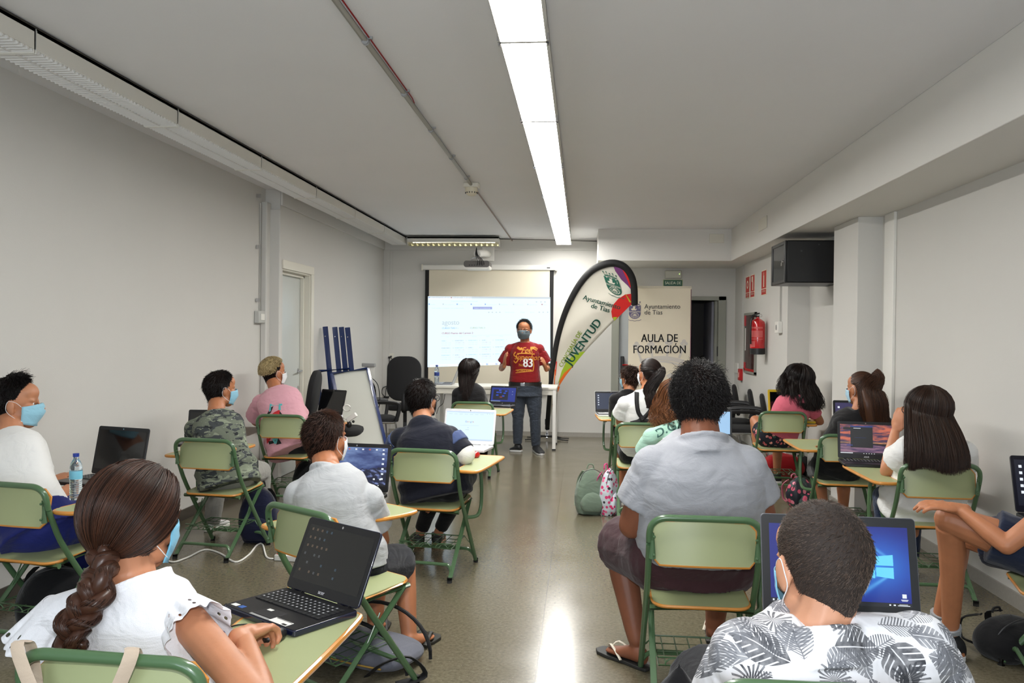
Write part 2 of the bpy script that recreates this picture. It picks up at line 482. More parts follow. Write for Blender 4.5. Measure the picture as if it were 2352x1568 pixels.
# ------------------------------------------------------------ ceiling lamps
m_lampw = M('lamp housing white', c(222, 219, 210), .35)
m_em = M('glowing lamp diffuser', tuple(LAMP_COLOR) + (1,), .5, emis=LAMP_STRENGTH)
JY = [3.68 + 1.37 * i for i in range(-1, 7)]
ORD = ['nearest the camera', 'second from the camera', 'third from the camera', 'middle one of seven', 'third from the back wall', 'second from the back wall', 'farthest, by the back wall']
def lamp_on(x0, x1, y0, y1, zb, label, group):
    t = thing('ceiling_light', label, 'light', ((x0 + x1) / 2, (y0 + y1) / 2, ZC), 0, group)
    cx, cy = (x0 + x1) / 2, (y0 + y1) / 2; w, l, hh = x1 - x0, y1 - y0 - .012, ZC - zb
    b = MB(); b.bx(-w / 2, w / 2, -l / 2, l / 2, -.012, -.001)
    for s in (-1, 1):
        b.bx(s * w / 2, s * (w / 2 - .004), -l / 2, l / 2, -hh, -.001)
        b.bx(-w / 2, w / 2, s * l / 2, s * (l / 2 - .006), -hh, -.001)
    obj('housing', b, m_lampw, t)
    d = MB().bx(-w / 2 + .005, w / 2 - .005, -l / 2 + .007, l / 2 - .007, -hh + .002, -hh + .006)
    obj('diffuser', d, m_em, t, smooth=0)
    cl = MB()
    for s in (-1, 1):
        for u in (-1, 1): cl.bx(s * w / 2, s * (w / 2 + .01), u * (l / 2 - .02) - .008, u * (l / 2 - .02) + .008, -hh - .004, -hh + .03)
    obj('clip', cl, m_chrome, t)
    return t
for i, y in enumerate(JY[:-1]):
    lamp_on(-.38, -.17, y, JY[i + 1], ZC - .12, 'glowing strip light of the lit row over the aisle, ' + ORD[i], 'glowing strip lights in the row over the aisle')
tf = MB().ell((-.17, JY[-1] + .02, ZC - .1), (.012, .01, .012)).bx(-.36, -.19, JY[-1], JY[-1] + .03, ZC - .1, ZC)
tag(obj('lamp_end_cap', tf, m_lampw), 'small white cap closing the far end of the glowing light row', 'cap')
# unlit louvred row on the left
m_fin = M('white louvre fins', c(226, 225, 222), .35)
def lamp_off(w, l, hh, pitch, lit=None):
    b = MB(); b.bx(-w / 2, w / 2, -l / 2, l / 2, -.03, -.001)
    for s in (-1, 1):
        b.bx(s * w / 2, s * (w / 2 - .012), -l / 2, l / 2, -hh + (.018 if pitch < .05 else .05), -.001)
        b.bx(-w / 2, w / 2, s * l / 2, s * (l / 2 - .006), -hh, -.001)
    f = MB(); n = int(l / pitch)
    for i in range(n):
        y = -l / 2 + pitch * (i + .5)
        f.box((0, y, -hh + .022), (w - .004, .012 if pitch < .05 else .030, .034), Matrix.Rotation(R(38), 3, 'X'))
    f.bx(-.004, .004, -l / 2 + .01, l / 2 - .01, -hh + .004, -hh + .04)
    return b, f
protoL = None
for i, y in enumerate(JY[:-1]):
    if protoL is None:
        t = thing('louvre_ceiling_light', '', 'light')
        b, f = lamp_off(.22, 1.36, .128, .034)
        obj('housing', b, m_lampw, t, bevel=.006); obj('louvre', f, m_fin, t, smooth=0)
        g = MB().bx(.111, .1118, -.68, -.676, -.12, -.02)
        obj('seam_clip', g, m_lampw, t)
        protoL = t
    else: t = copy_tree(protoL)
    t.location = (-2.675, (y + JY[i + 1]) / 2, ZC)
    tag(t, 'unlit white louvred light of the row along the left wall, ' + ORD[i], 'light', 'unlit louvred lights in the row along the left wall')
bx0, bx1 = W(935, 545, 11.75).x, W(1146, 545, 11.75).x
t = thing('louvre_ceiling_light', 'short louvred ceiling light with mirrored fins over the projector', 'light', ((bx0 + bx1) / 2, 11.85, ZC - .02), R(90))
b, f = lamp_off(.2, bx1 - bx0, .13, .078)
obj('housing', b, m_lampw, t, bevel=.005)
tag(obj('louvre', f, M('mirrored louvre', c(210, 200, 160), .2, .9), t, smooth=0), 'mirrored fins')
# faint glow of the tube inside
obj('lamp_tube', MB().tube([(0, -.6, -.07), (0, .6, -.07)], .013), M('faint fluorescent tube', (1, .93, .7, 1), .5, emis=1.6), t)
# conduits on the ceiling
xp = -1.05
con = MB().tube([(xp, -3, ZC - .02), (xp, 7.7, ZC - .02)], .015, 10)
con2 = MB().tube([(xp + .01, 7.8, ZC - .02), (xp - .0, 12.25, ZC - .02)], .008, 8)
t = tag(obj('ceiling_conduit', con, M('grey conduit', c(175, 172, 164), .5)), 'grey ceiling pipe with clips running to the smoke detector', 'pipe')
cl = MB()
for y in (2.2, 3.05, 3.9, 4.76, 5.62, 6.5, 7.35):
    cl.tube([(xp, y - .012, ZC - .02), (xp, y + .012, ZC - .02)], .0185, 12).box((xp + .025, y, ZC - .006), (.02, .012, .012))
obj('clip', cl, m_grey, t)
obj('red_cable', MB().tube([(xp + .02, -3, ZC - .006), (xp + .019, 4.9, ZC - .006), (xp + .012, 5.0, ZC - .01)], .0035, 6), m_red, t)
t = tag(obj('ceiling_conduit', con2, M('brown conduit', c(150, 128, 116), .6)), 'thin brownish ceiling pipe between smoke detector and back wall', 'pipe')
dy = 7.72
t = thing('smoke_detector', 'white smoke detector on a square base on the ceiling', 'smoke detector', (xp, dy, ZC))
obj('mount', MB().bx(-.075, .075, -.06, .06, -.045, 0), m_offw, t, bevel=.012)
obj('housing', MB().lathe([(.058, -.045), (.06, -.075), (.052, -.1), (.03, -.118), (0, -.12)], n=24), M('cream plastic', c(220, 212, 190), .5), t)
vg = MB()
for i in range(14):
    a = 2 * PI * i / 14; vg.box((math.cos(a) * .055, math.sin(a) * .055, -.092), (.012, .006, .012), Matrix.Rotation(a, 3, 'Z'))
obj('vent', vg, m_darkgrey, t)
tag(obj('ceiling_cable', MB().tube([(-2.5, 12.1, ZC - .012), (-1.25, 12.1, ZC - .012)], .008, 8).tube([(-1.25, 12.1, ZC - .012), (.2, 12.15, ZC - .04)], .008, 8), M('dark grey cable', c(84, 82, 76), .6)), 'dark cable run along the ceiling above the back wall', 'cable')
tag(obj('ceiling_cable', MB().tube([(-2.56, -3, ZC - .008), (-2.56, 12.1, ZC - .008)], .006, 6), M('dark grey cable', c(84, 82, 76), .6)), 'dark cable along the ceiling beside the unlit louvred lights', 'cable')

# ------------------------------------------------------------ wall fittings
def vbox(name, label, cat, w, d, hgt, loc, rz=0, mat=None, bevel=.004, group=None):
    t = obj(name, MB().bx(-w / 2, w / 2, 0, d, 0, hgt), mat or m_offw, bevel=bevel)
    t.location = loc; t.rotation_euler = (0, 0, rz)
    return tag(t, label, cat, group)
p = XW(594, 700, XL); cy = p.y
t = tag(obj('wall_conduit', MB().tube([(XL + .012, cy, XW(594, 725, XL).z), (XL + .012, cy, 2.76)], .009, 8), M('light grey conduit', c(190, 188, 182), .5)), 'thin grey pipe down the left wall to a switch box', 'pipe')
cl = MB()
for py in (450, 567, 689): cl.box((XL + .02, cy - .07, XW(590, py, XL).z), (.03, .03, .035))
obj('clip', cl, m_chrome, t)
z = XW(594, 742, XL).z
t = thing('switch_box', 'light grey surface switch box on the left wall', 'switch', (XL, cy - .02, z))
obj('case', MB().bx(0, .05, -.09, .07, 0, .12), M('light grey box', c(186, 186, 182), .45), t, bevel=.008)
obj('switch', MB().bx(.05, .056, -.05, .04, .03, .09), m_white, t, bevel=.002)
# beam plates
t = vbox('cover_plate', 'blank white cover plate on the cross beam front', 'cover plate', .19, .008, .12, (W(1646, 550, 11.08).x, 11.072, W(1646, 558, 11.08).z), 0, m_offw)
p = XW(1753, 515, 1.94)
t = vbox('cover_plate', 'small blank cover plate on the long right beam', 'cover plate', .4, .008, .13, (1.93, p.y, p.z - .06), R(-90), m_offw)
# server cabinet
t = thing('network_cabinet', 'black wall mounted network cabinet with glass door beside the pillar', 'cabinet', (2.45, 8.29, 2.02))
hc = .40
obj('case', MB().bx(-.53, 0, -.29, .29, 0, .012).bx(-.53, 0, -.29, .29, hc - .012, hc).bx(-.53, 0, -.29, -.278, 0, hc).bx(-.53, 0, .278, .29, 0, hc).bx(-.02, 0, -.29, .29, 0, hc), M('black satin steel', c(22, 22, 24), .35), t, bevel=.004)
g = obj('door', MB().bx(-.55, -.53, -.29, -.23, .0, hc).bx(-.55, -.53, .23, .29, .0, hc).bx(-.55, -.53, -.23, .23, 0, .035).bx(-.55, -.53, -.23, .23, hc - .035, hc), m_black, t, bevel=.006)
tag(obj('glass', MB().bx(-.543, -.539, -.23, .23, .035, hc - .035), M('smoked glass', c(70, 74, 78), .06, trans=.6), g), 'smoked glass pane')
obj('lock', MB().lathe([(.012, 0), (.012, .02), (0, .021)], (-.55, -.25, .2), 12, Matrix.Rotation(-UP90, 3, 'Y')).box((-.575, -.25, .175), (.004, .02, .03)), m_chrome, g)
obj('knockout', MB().box((-.24, -.291, .36), (.012, .002, .012)).box((-.4, -.291, .3), (.016, .002, .016)), m_darkgrey, t)
# safety signs on the right wall
def sign(y, z0, z1, w, kind, label):
    o = thing('fire_sign', label, 'sign', (2.219, y, z0))
    H = z1 - z0; mw, mr = M('sign white', c(232, 226, 205), .4), M('sign red', c(196, 42, 30), .4)
    F = Matrix(((0, 0, -1, 0), (-1, 0, 0, 0), (0, 1, 0, 0), (0, 0, 0, 1)))   # local x -> -Y, local y -> Z, local z -> -X
    b = MB(); b.bx(-.004, 0, -w / 2, w / 2, 0, H)
    obj('plate', b, mw, o)
    r_ = MB(); r_.bx(-.0055, -.004, -w / 2 + .008, w / 2 - .008, H * .27, H - .01).bx(-.0055, -.004, -w / 2 + .008, w / 2 - .008, .01, H * .24)
    obj('red_field', r_, mr, o)
    s = MB()
    cz = H * .62
    if kind == 0: s.lathe([(.055, 0), (.055, .001)], (-.0056, 0, cz), 20, Matrix.Rotation(-UP90, 3, 'Y'))
    elif kind == 1: s.bx(-.0065, -.0056, -.03, .05, cz + .02, cz + .09).bx(-.0065, -.0056, -.05, .0, cz - .09, cz + .02)
    else: s.bx(-.0065, -.0056, -.022, .022, cz - .09, cz + .05).bx(-.0065, -.0056, -.008, .008, cz + .05, cz + .09)
    obj('symbol', s, mw, o)
    if kind == 0: obj('symbol_dot', MB().lathe([(.03, 0), (.03, .001)], (-.0068, 0, cz), 16, Matrix.Rotation(-UP90, 3, 'Y')), mr, o)
    tx = {0: 'PULSADOR\nDE ALARMA', 1: 'MANGUERA', 2: 'EXTINTOR'}[kind]
    m = MB(); text_mb(m, tx, .036, Matrix.Translation((-.0058, 0, H * .12)) @ F, 0, .01, .85)
    obj('lettering', m, mw, o)
def zat(px, py, X=2.22): return XW(px, py, X)
for (a, b_, yt, yb, k_, lb) in ((1714, 1722.5, 636, 686, 0, 'red and white fire alarm sign, nearest the door on the right wall'), (1725, 1734, 632, 684, 1, 'red and white fire hose sign, middle one on the right wall'), (1750, 1761, 622, 679, 2, 'red and white extinguisher sign above the fire extinguisher')):
    ya, yb2 = zat(a, 650).y, zat(b_, 650).y
    sign((ya + yb2) / 2, zat(a, yb).z, zat(a, yt).z, abs(ya - yb2), k_, lb)
# hose cabinet
y1, y0 = zat(1714, 750).y, zat(1739, 750).y; z0, z1 = zat(1727, 858).z, zat(1727, 718).z
t = thing('fire_hose_cabinet', 'recessed fire hose cabinet with grey frame and red edges behind the extinguisher', 'fire hose cabinet', (2.22, (y0 + y1) / 2, z0))
hw = (y1 - y0) / 2; H = z1 - z0
obj('frame', MB().bx(-.03, 0, -hw, -hw + .03, 0, H).bx(-.03, 0, hw - .03, hw, 0, H).bx(-.03, 0, -hw, hw, 0, .03).bx(-.03, 0, -hw, hw, H - .03, H), M('grey steel frame', c(140, 140, 132), .45), t)
obj('door', MB().bx(-.022, -.012, -hw + .03, hw - .03, .03, H - .03), M('dark red panel', c(62, 14, 14), .25, coat=.5), t)
obj('red_edge', MB().bx(-.034, -.02, hw - .08, hw - .03, H - .17, H - .03).bx(-.034, -.02, hw - .08, hw - .03, .03, .14).bx(-.034, -.02, -hw + .03, hw - .03, .03, .06), m_red, t)
obj('label', MB().bx(-.026, -.022, hw - .09, hw - .06, H - .5, H - .2), M('white sticker', c(225, 225, 220), .5), t)
# extinguisher
p = XW(1740, 765, 2.11)
zb, zt = XW(1740, 814, 2.11).z, XW(1740, 718, 2.11).z
H = zt - zb
t = thing('fire_extinguisher', 'red fire extinguisher hanging on the right wall', 'fire extinguisher', (2.11, p.y, zb))
obj('cylinder', MB().lathe([(0, .06), (.086, .062), (.088, .075), (.088, H * .72), (.08, H * .79), (.05, H * .835), (.022, H * .86), (.02, H * .9), (0, H * .9)], n=28), M('extinguisher red', c(190, 20, 26), .15, coat=.6), t)
obj('base_ring', MB().lathe([(.07, 0), (.09, .005), (.09, .075), (.08, .08)], n=28), m_black, t)
obj('valve', MB().lathe([(.018, H * .88), (.018, H * .93), (0, H * .93)], n=12).box((-.03, -.01, H * .955), (.1, .03, .018), Matrix.Rotation(R(-18), 3, 'Y')).box((-.03, -.01, H * .92), (.09, .02, .012)), m_black, t)
obj('hose', MB().tube(smoothline([(-.02, -.02, H * .91), (-.08, -.06, H * .88), (-.095, -.07, H * .6), (-.09, -.055, H * .25)]), .01, 8), m_black, t)
obj('gauge_ring', MB().tube([(.03 + .012 * math.cos(a), -.03, H * .93 + .018 * math.sin(a)) for a in [i * PI / 8 for i in range(16)]], .003, 6, closed=True), m_chrome, t)
lb = MB()
for (za, zb_, a0, a1) in ((H * .18, H * .32, -170, -120), (H * .36, H * .38, -160, -60), (H * .41, H * .57, -160, -60), (H * .62, H * .66, -160, -60)):
    n = 8; rr = .0885
    vs = [(rr * math.cos(R(a0 + (a1 - a0) * i / n)), rr * math.sin(R(a0 + (a1 - a0) * i / n)), zz) for zz in (za, zb_) for i in range(n + 1)]
    lb.add(vs, [(i, i + 1, n + 2 + i, n + 1 + i) for i in range(n)])
obj('label', lb, M('extinguisher label', c(205, 90, 88), .4), t, fix=False)
# small boxes and conduits
p = XW(1704, 860, 2.22)
t = thing('fire_alarm_button', 'small red alarm button box low on the right wall', 'alarm button', (2.22, p.y, p.z - .08))
obj('case', MB().bx(-.045, 0, -.07, .07, 0, .16), m_red, t, bevel=.006)
obj('button', MB().bx(-.05, -.045, -.03, .03, .04, .11), M('alarm button face', c(225, 170, 160), .4), t, bevel=.003)
p = XW(1694, 845, 2.22)
vbox('wall_switch', 'white light switch beside the red alarm box', 'switch', .2, .02, .14, (2.2, p.y, p.z - .07), R(-90), m_white)
tag(obj('wall_conduit', MB().tube([(2.21, XW(1708, 700, 2.22).y, XW(1708, 845, 2.22).z), (2.21, XW(1708, 700, 2.22).y, 2.5)], .011, 8), M('light grey conduit', c(190, 188, 182), .5)), 'thin grey pipe down the corner to the red alarm box', 'pipe')
p = XW(1795, 745, 2.22)
t = tag(obj('wall_conduit', MB().tube([(2.21, p.y, p.z), (2.21, p.y, 2.5)], .011, 8), M('light grey conduit', c(190, 188, 182), .5)), 'thin grey pipe from beam to white socket under the network cabinet', 'pipe')
t = thing('wall_socket', 'white socket box under the network cabinet', 'socket', (2.22, p.y + .03, XW(1795, 765, 2.22).z))
obj('case', MB().bx(-.05, 0, -.08, .08, 0, .13), m_white, t, bevel=.006); obj('socket', MB().lathe([(.03, 0), (.03, .004)], (-.054, 0, .065), 16, Matrix.Rotation(UP90, 3, 'Y')), m_grey, t)
p = XW(2030, 700, XR)
# emergency lamp and exit sign
x0, x1 = W(1527, 630, YB).x, W(1565, 630, YB).x
t = thing('emergency_light', 'pale emergency lamp with green indicator above the exit sign', 'emergency light', ((x0 + x1) / 2, YB, W(1546, 640, YB).z))
w = x1 - x0
obj('case', MB().bx(-w / 2, w / 2, -.07, 0, 0, .12), M('yellowed diffuser', c(198, 196, 182), .35), t, bevel=.015)
obj('indicator', MB().ell((w / 2 - .035, -.071, .065), (.008, .004, .008)), M('green indicator', (.6, 1, .25, 1), emis=1.2), t)
x0, x1 = W(1523, 650, YB).x, W(1568, 650, YB).x; z1 = W(1546, 642, YB).z
t = thing('exit_sign', 'green SALIDA DE EMERGENCIA exit sign behind the banner top', 'sign', ((x0 + x1) / 2, YB - .003, z1 - .17))
w = x1 - x0
obj('border', MB().bx(-w / 2, w / 2, -.004, 0, 0, .17), M('sign edge', c(170, 180, 130), .5), t)
obj('field', MB().bx(-w / 2 + .008, w / 2 - .008, -.006, -.004, .008, .162), M('exit green', c(18, 84, 62), .4), t)
F0 = Matrix.Rotation(UP90, 4, 'X')
m = MB(); text_mb(m, 'SALIDA DE', .062, Matrix.Translation((0, -.0065, .1)) @ F0, 0, .02, .78); text_mb(m, 'EMERGENCIA', .062, Matrix.Translation((0, -.0065, .03)) @ F0, 0, .02, .68)
obj('lettering', m, M('sign lettering', c(215, 225, 200), .5), t)
# ------------------------------------------------------------ flat printed shapes
def text_fn(mb, txt, size, fn, mi=0, bold=0.0, sx=1.0, shear=0.0, align='CENTER', rot=0.0, space=1.0, line=1.0):
    """lettering mapped through fn(x, y) -> point"""
    t = MB(); text_mb(t, txt, size, Matrix.Identity(4), 0, bold, sx, shear, align, 0, space, line)
    cr, sr = math.cos(rot), math.sin(rot)
    vs = [fn(v[0] * cr - v[1] * sr, v[0] * sr + v[1] * cr) for v in t.v]
    return mb.add(vs, t.f, mi)
def poly_fn(mb, pts, fn, mi=0):
    return mb.add([fn(x, y) for x, y in pts], [tuple(range(len(pts)))], mi)
def strip_fn(mb, pts, w, fn, mi=0):
    """thin band of width w along a 2-D line"""
    L, Rr = [], []
    for i, p in enumerate(pts):
        a, b = pts[max(0, i - 1)], pts[min(len(pts) - 1, i + 1)]
        d = Vector((b[0] - a[0], b[1] - a[1])).normalized(); n = (-d.y, d.x)
        L.append(fn(p[0] + n[0] * w / 2, p[1] + n[1] * w / 2)); Rr.append(fn(p[0] - n[0] * w / 2, p[1] - n[1] * w / 2))
    k = len(pts)
    return mb.add(L + Rr, [(i, i + 1, k + i + 1, k + i) for i in range(k - 1)], mi)
def crest(mb, fn0, s, ink, paper):
    """town coat of arms: crown, shield with ship, waves and arch, scroll below.  unit width s, origin at shield top centre"""
    def lay(k): return lambda x, y: fn0(x * s, y * s, k)
    f1, f2, f3 = lay(1), lay(2), lay(3)
    sh = [(-.5, 0), (-.5, -.68)] + [(-.5 * math.cos(PI * i / 16), -.68 - .47 * math.sin(PI * i / 16)) for i in range(1, 16)] + [(.5, -.68), (.5, 0)]
    poly_fn(mb, sh, f1, ink)
    poly_fn(mb, [(-.33, -.3), (-.25, -.42), (.1, -.42), (.2, -.28), (.02, -.33), (.05, -.1), (-.13, -.07), (-.17, -.26)], f2, paper)
    for x in (-.36, -.05, .26): poly_fn(mb, [(x, 0), (x + .14, 0), (x + .07, -.08)], f2, paper)
    poly_fn(mb, [(.36, -.12), (.39, -.12), (.37, -.3), (.34, -.3)], f2, paper)
    for y in (-.5, -.57): strip_fn(mb, [(-.5 + i / 20, y + .012 * math.sin(i * 1.3)) for i in range(21)], .025, f2, paper)
    ring = [(.33 * math.cos(2 * PI * i / 28), -.84 + .21 * math.sin(2 * PI * i / 28)) for i in range(29)]
    for i in range(0, 28): strip_fn(mb, [ring[i], ring[i + 1]], .05 if i % 2 else .02, f2, paper)
    strip_fn(mb, [(.22 * math.cos(2 * PI * i / 28), -.84 + .13 * math.sin(2 * PI * i / 28)) for i in range(29)], .02, f2, paper)
    poly_fn(mb, [(-.15, -.92), (-.12, -.8), (0, -.75), (.12, -.8), (.15, -.92), (.08, -.92), (.05, -.84), (.02, -.84), (.02, -.92), (-.03, -.92), (-.04, -.84), (-.08, -.86), (-.1, -.92)], f2, paper)
    strip_fn(mb, [(-.55 + 1.1 * i / 24, -1.2 - .09 * math.sin(PI * i / 24) - .045 * abs(math.sin(3 * PI * i / 24))) for i in range(25)], .035, f1, ink)
    strip_fn(mb, [(-.42 + .84 * i / 12, .1 + .03 * math.cos(PI * (i - 6) / 6)) for i in range(13)], .09, f1, ink)
    for i in range(7): poly_fn(mb, [(-.33 + .11 * i - .02, .12), (-.33 + .11 * i, .14), (-.33 + .11 * i + .02, .12), (-.33 + .11 * i, .1)], f2, paper)
    for i, x in enumerate((-.44, -.22, 0, .22, .44)):
        y = .2 + (.1 if i % 2 else .04)
        poly_fn(mb, [(x - .055, y + .03), (x, y - .04), (x + .055, y + .03), (x, y + .12)], f1, ink)
        strip_fn(mb, [(x * .93, .14), (x, y)], .03, f1, ink)
        if i % 2 == 0: poly_fn(mb, [(x - .1, y + .06), (x - .03, y), (x + .03, y), (x + .1, y + .06), (x, y + .02)], f1, ink)

# ------------------------------------------------------------ projection screen
YS = 12.25
def PS(px, py, off=0.0): return W(px, py, YS - off)
x0, x1 = PS(970, 614).x, PS(1278, 614).x; zt = PS(1120, 608).z
t = thing('projection_screen', 'pull-down projection screen on the back wall showing a blue-white calendar page', 'projection screen', ((x0 + x1) / 2, YS, zt))
def LS(px, py, off=0.0):
    p = PS(px, py, off); return Vector((p.x - t.location.x, p.y - t.location.y, p.z - t.location.z))
w = x1 - x0
k = obj('case', MB().bx(-w / 2, w / 2, -.04, .05, -.08, 0), m_white, t, bevel=.015)
obj('end_cap', MB().bx(-w / 2 - .01, -w / 2 + .02, -.045, .045, -.09, .005).bx(w / 2 - .02, w / 2 + .01, -.045, .045, -.09, .005), m_offw, t, bevel=.008)
obj('badge', MB().bx(w / 2 - .14, w / 2 - .09, -.043, -.04, -.055, -.035), m_darkgrey, t)
q = [LS(977, 620), LS(1272, 620), LS(1272, 898), LS(977, 898)]
fl, frt, fz = q[0].x, q[1].x, q[2].z; bwid = LS(985, 700).x - q[0].x
m_scr = M('screen fabric', c(220, 212, 192), .9)
obj('fabric', MB().bx(fl + bwid, frt - bwid, -.002, .0, fz, -.07), m_scr, t, smooth=0)
tag(obj('border', MB().bx(fl, fl + bwid, -.003, .001, fz, -.07).bx(frt - bwid, frt, -.003, .001, fz, -.07), m_blackm, t, smooth=0), 'black side border of the screen')
obj('weight_bar', MB().bx(fl, frt, -.012, .012, fz - .03, fz), m_black, t)
# projected picture (light thrown on the fabric)
mp = [M('projected light', (.66, .84, .97, 1), emis=1.08), M('projected grey', (.62, .70, .76, 1), emis=.8), M('projected blue', (.30, .48, .86, 1), emis=.8), M('projected red', (.62, .28, .30, 1), emis=.7), M('projected olive', (.55, .58, .30, 1), emis=.75), M('projected white', (.86, .95, 1, 1), emis=.95), M('projected lilac', (.36, .42, .78, 1), emis=.8), M('projected dark', (.30, .32, .36, 1), emis=.7)]
# corner interpolation in picture space of the zoomed crop (480..1590, 705..1340)
A, B, C_, D = LS(983, 680, .004), LS(1264, 682, .004), LS(1264, 834, .004), LS(982, 843, .004)
def PJ(k):
    def f(u, v):
        p = A.lerp(B, u); r_ = D.lerp(C_, u); p = p.lerp(r_, v); return Vector((p.x, p.y - .0006 * k, p.z))
    return f
b = MB(); poly_fn(b, [(0, 0), (1, 0), (1, 1), (0, 1)], PJ(0), 0)
def U(x, y): return ((x - 480) / 1110, (y - 705) / 635)
def rect(b, x0, y0, x1, y1, mi, k=1):
    (a, c0), (d, e) = U(x0, y0), U(x1, y1); poly_fn(b, [(a, c0), (d, c0), (d, e), (a, e)], PJ(k), mi)
def wr(b, s, x, y, h, mi, bold=0, al='LEFT', sx=.9):
    fn = lambda X, Y: PJ(2)(*U(x + X, y - Y)); text_fn(b, s, h, fn, mi, bold, sx, align=al)
rect(b, 480, 705, 1590, 722, 1); rect(b, 480, 705, 880, 733, 5)
wr(b, 'horario curso.pdf', 510, 722, 14, 1); wr(b, 'horario curso.pdf', 710, 722, 14, 1); rect(b, 488, 712, 498, 721, 2, 2); rect(b, 690, 712, 700, 721, 3, 2)
wr(b, 'C:/escritorio/curso/horario/horario.pdf', 690, 754, 17, 1)
for x in (1460, 1500, 1536): rect(b, x, 746, x + 12, 758, 1)
for i, s in enumerate(('Sala Rasa', 'Inicio - plataforma', 'Servicios', 'Rellenar impreso', 'Ayuntamiento de T', 'Noticias Tias', 'Correo Servicio', 'Seguridad en la', 'Notas')):
    x = 486 + 128 * i; rect(b, x, 770, x + 12, 782, [2, 1, 2, 2, 2, 1, 1, 1, 3][i]); wr(b, s, x + 18, 783, 13, 1)
wr(b, 'Puede establecer el navegador como predeterminado', 515, 816, 15, 1); rect(b, 890, 799, 1066, 823, 6); wr(b, 'Establecer como predeterminado', 978, 816, 12, 5, 0, 'CENTER')
for x in (1030, 1062, 1098, 1130, 1485, 1520, 1560): rect(b, x, 845, x + 12, 855, 1)
wr(b, 'Vista de lectura', 1180, 855, 15, 1); wr(b, 'Dibujar', 1320, 855, 15, 1); wr(b, 'Borrar', 1410, 855, 15, 1)
wr(b, 'agosto', 610, 962, 66, 1, .02); wr(b, 'CURSO TIAS 1 -', 610, 1000, 22, 2, .02, sx=1.0); wr(b, 'CURSO TIAS 3', 866, 1000, 22, 4, .02, sx=.98); wr(b, 'CURSO Puerto del Carmen 2', 609, 1047, 24, 3, .03, sx=.98)
for i, s in enumerate(('lunes', 'Martes', 'Miercoles', 'Jueves', 'Viernes')): wr(b, s, 662 + 122 * i, 1076, 12, 1, 0, 'CENTER')
rect(b, 600, 1062, 1250, 1063.5, 1)
for r_ in range(3):
    for i in range(5):
        x = 607 + 122 * i; y = 1112 + 65 * r_
        wr(b, ('WORD %d' % (r_ + 1)) if (i + r_) % 3 == 0 else 'POWER POINT 2', x, y, 12, 7 if (i + r_) % 2 else 2, .01)
        wr(b, 'CT 9 10:00 - 11:30', x, y + 19, 12, 3 if i % 2 else 1); wr(b, 'CT 9 12:00 - 13:30', x, y + 37, 12, 1); wr(b, '%d' % (r_ * 7 + i + 3), x + 100, y, 12, 7)
rect(b, 480, 1318, 1590, 1340, 5); wr(b, 'Escribe aqui para buscar', 535, 1335, 15, 1); rect(b, 480, 1318, 500, 1340, 2)
for i in range(13): rect(b, 760 + 42 * i, 1322, 780 + 42 * i, 1337, [2, 1, 6][i % 3])
tag(obj('projected_picture', b, mp, t, smooth=0, fix=False), 'projected calendar page titled agosto')

# projector on its wall arm
p = W(1095, 610, 11.3); x0, x1 = W(1065, 608, 11.3).x, W(1124, 608, 11.3).x; w = (x1 - x0)
t = thing('projector', 'grey and white projector hanging on a white wall arm', 'projector', ((x0 + x1) / 2, 11.3, W(1095, 618, 11.3).z))
H = W(1095, 597, 11.3).z - t.location.z
pr = MB(); pr.prism([(x * 1.0, y) for x, y in rrect(w, H * .72, .035, 5, 0, H * .58)], .3, MX((0, 0, 0), UP90) @ Matrix.Translation((0, 0, -.3)))
obj('back_panel', pr, M('projector grey', c(92, 88, 86), .5), t)
obj('body', MB().prism(rrect(w * 1.0, H * .5, .03, 5, 0, H * .27), .3, MX((0, 0, 0), UP90) @ Matrix.Translation((0, 0, -.302))), m_white, t)
pt = MB()
for i in range(6): pt.bx(-w * .3 + i * .035, -w * .3 + i * .035 + .02, -.004, 0, H * .4, H * .48)
obj('ports', pt, m_black, t)
pw = W(1122, 585, YB)
arm = MB().tube([(0, .16, H), (0, .16, H + .07)], .02).tube(smoothline([(-.02, .15, H + .1), (.05, .45, H + .14), (pw.x - t.location.x, .93, pw.z - t.location.z)]), [.05] * 13, 14)
arm.bx(pw.x - t.location.x - .09, pw.x - t.location.x + .09, .95, .985, pw.z - t.location.z - .1, pw.z - t.location.z + .12)
tag(obj('wall_arm', arm, m_white, t, bevel=.01), 'white curved wall arm with mounting plate')
cb = MB()
for i in range(4): cb.tube(smoothline([(.0, -.01, H + .17), (-.01 + .01 * i, -.04, H + .07), (.02 + .025 * i, -.03, H * .9), (.015 + .03 * i, -.005, H * .5)]), .005, 6)
obj('cable', cb, m_black, t)
obj('bracket', MB().tube(smoothline([(-.08, .03, H * .92), (-.06, .05, H + .03), (.06, .05, H + .03), (.08, .03, H * .92)]), .005, 6), m_chrome, t)

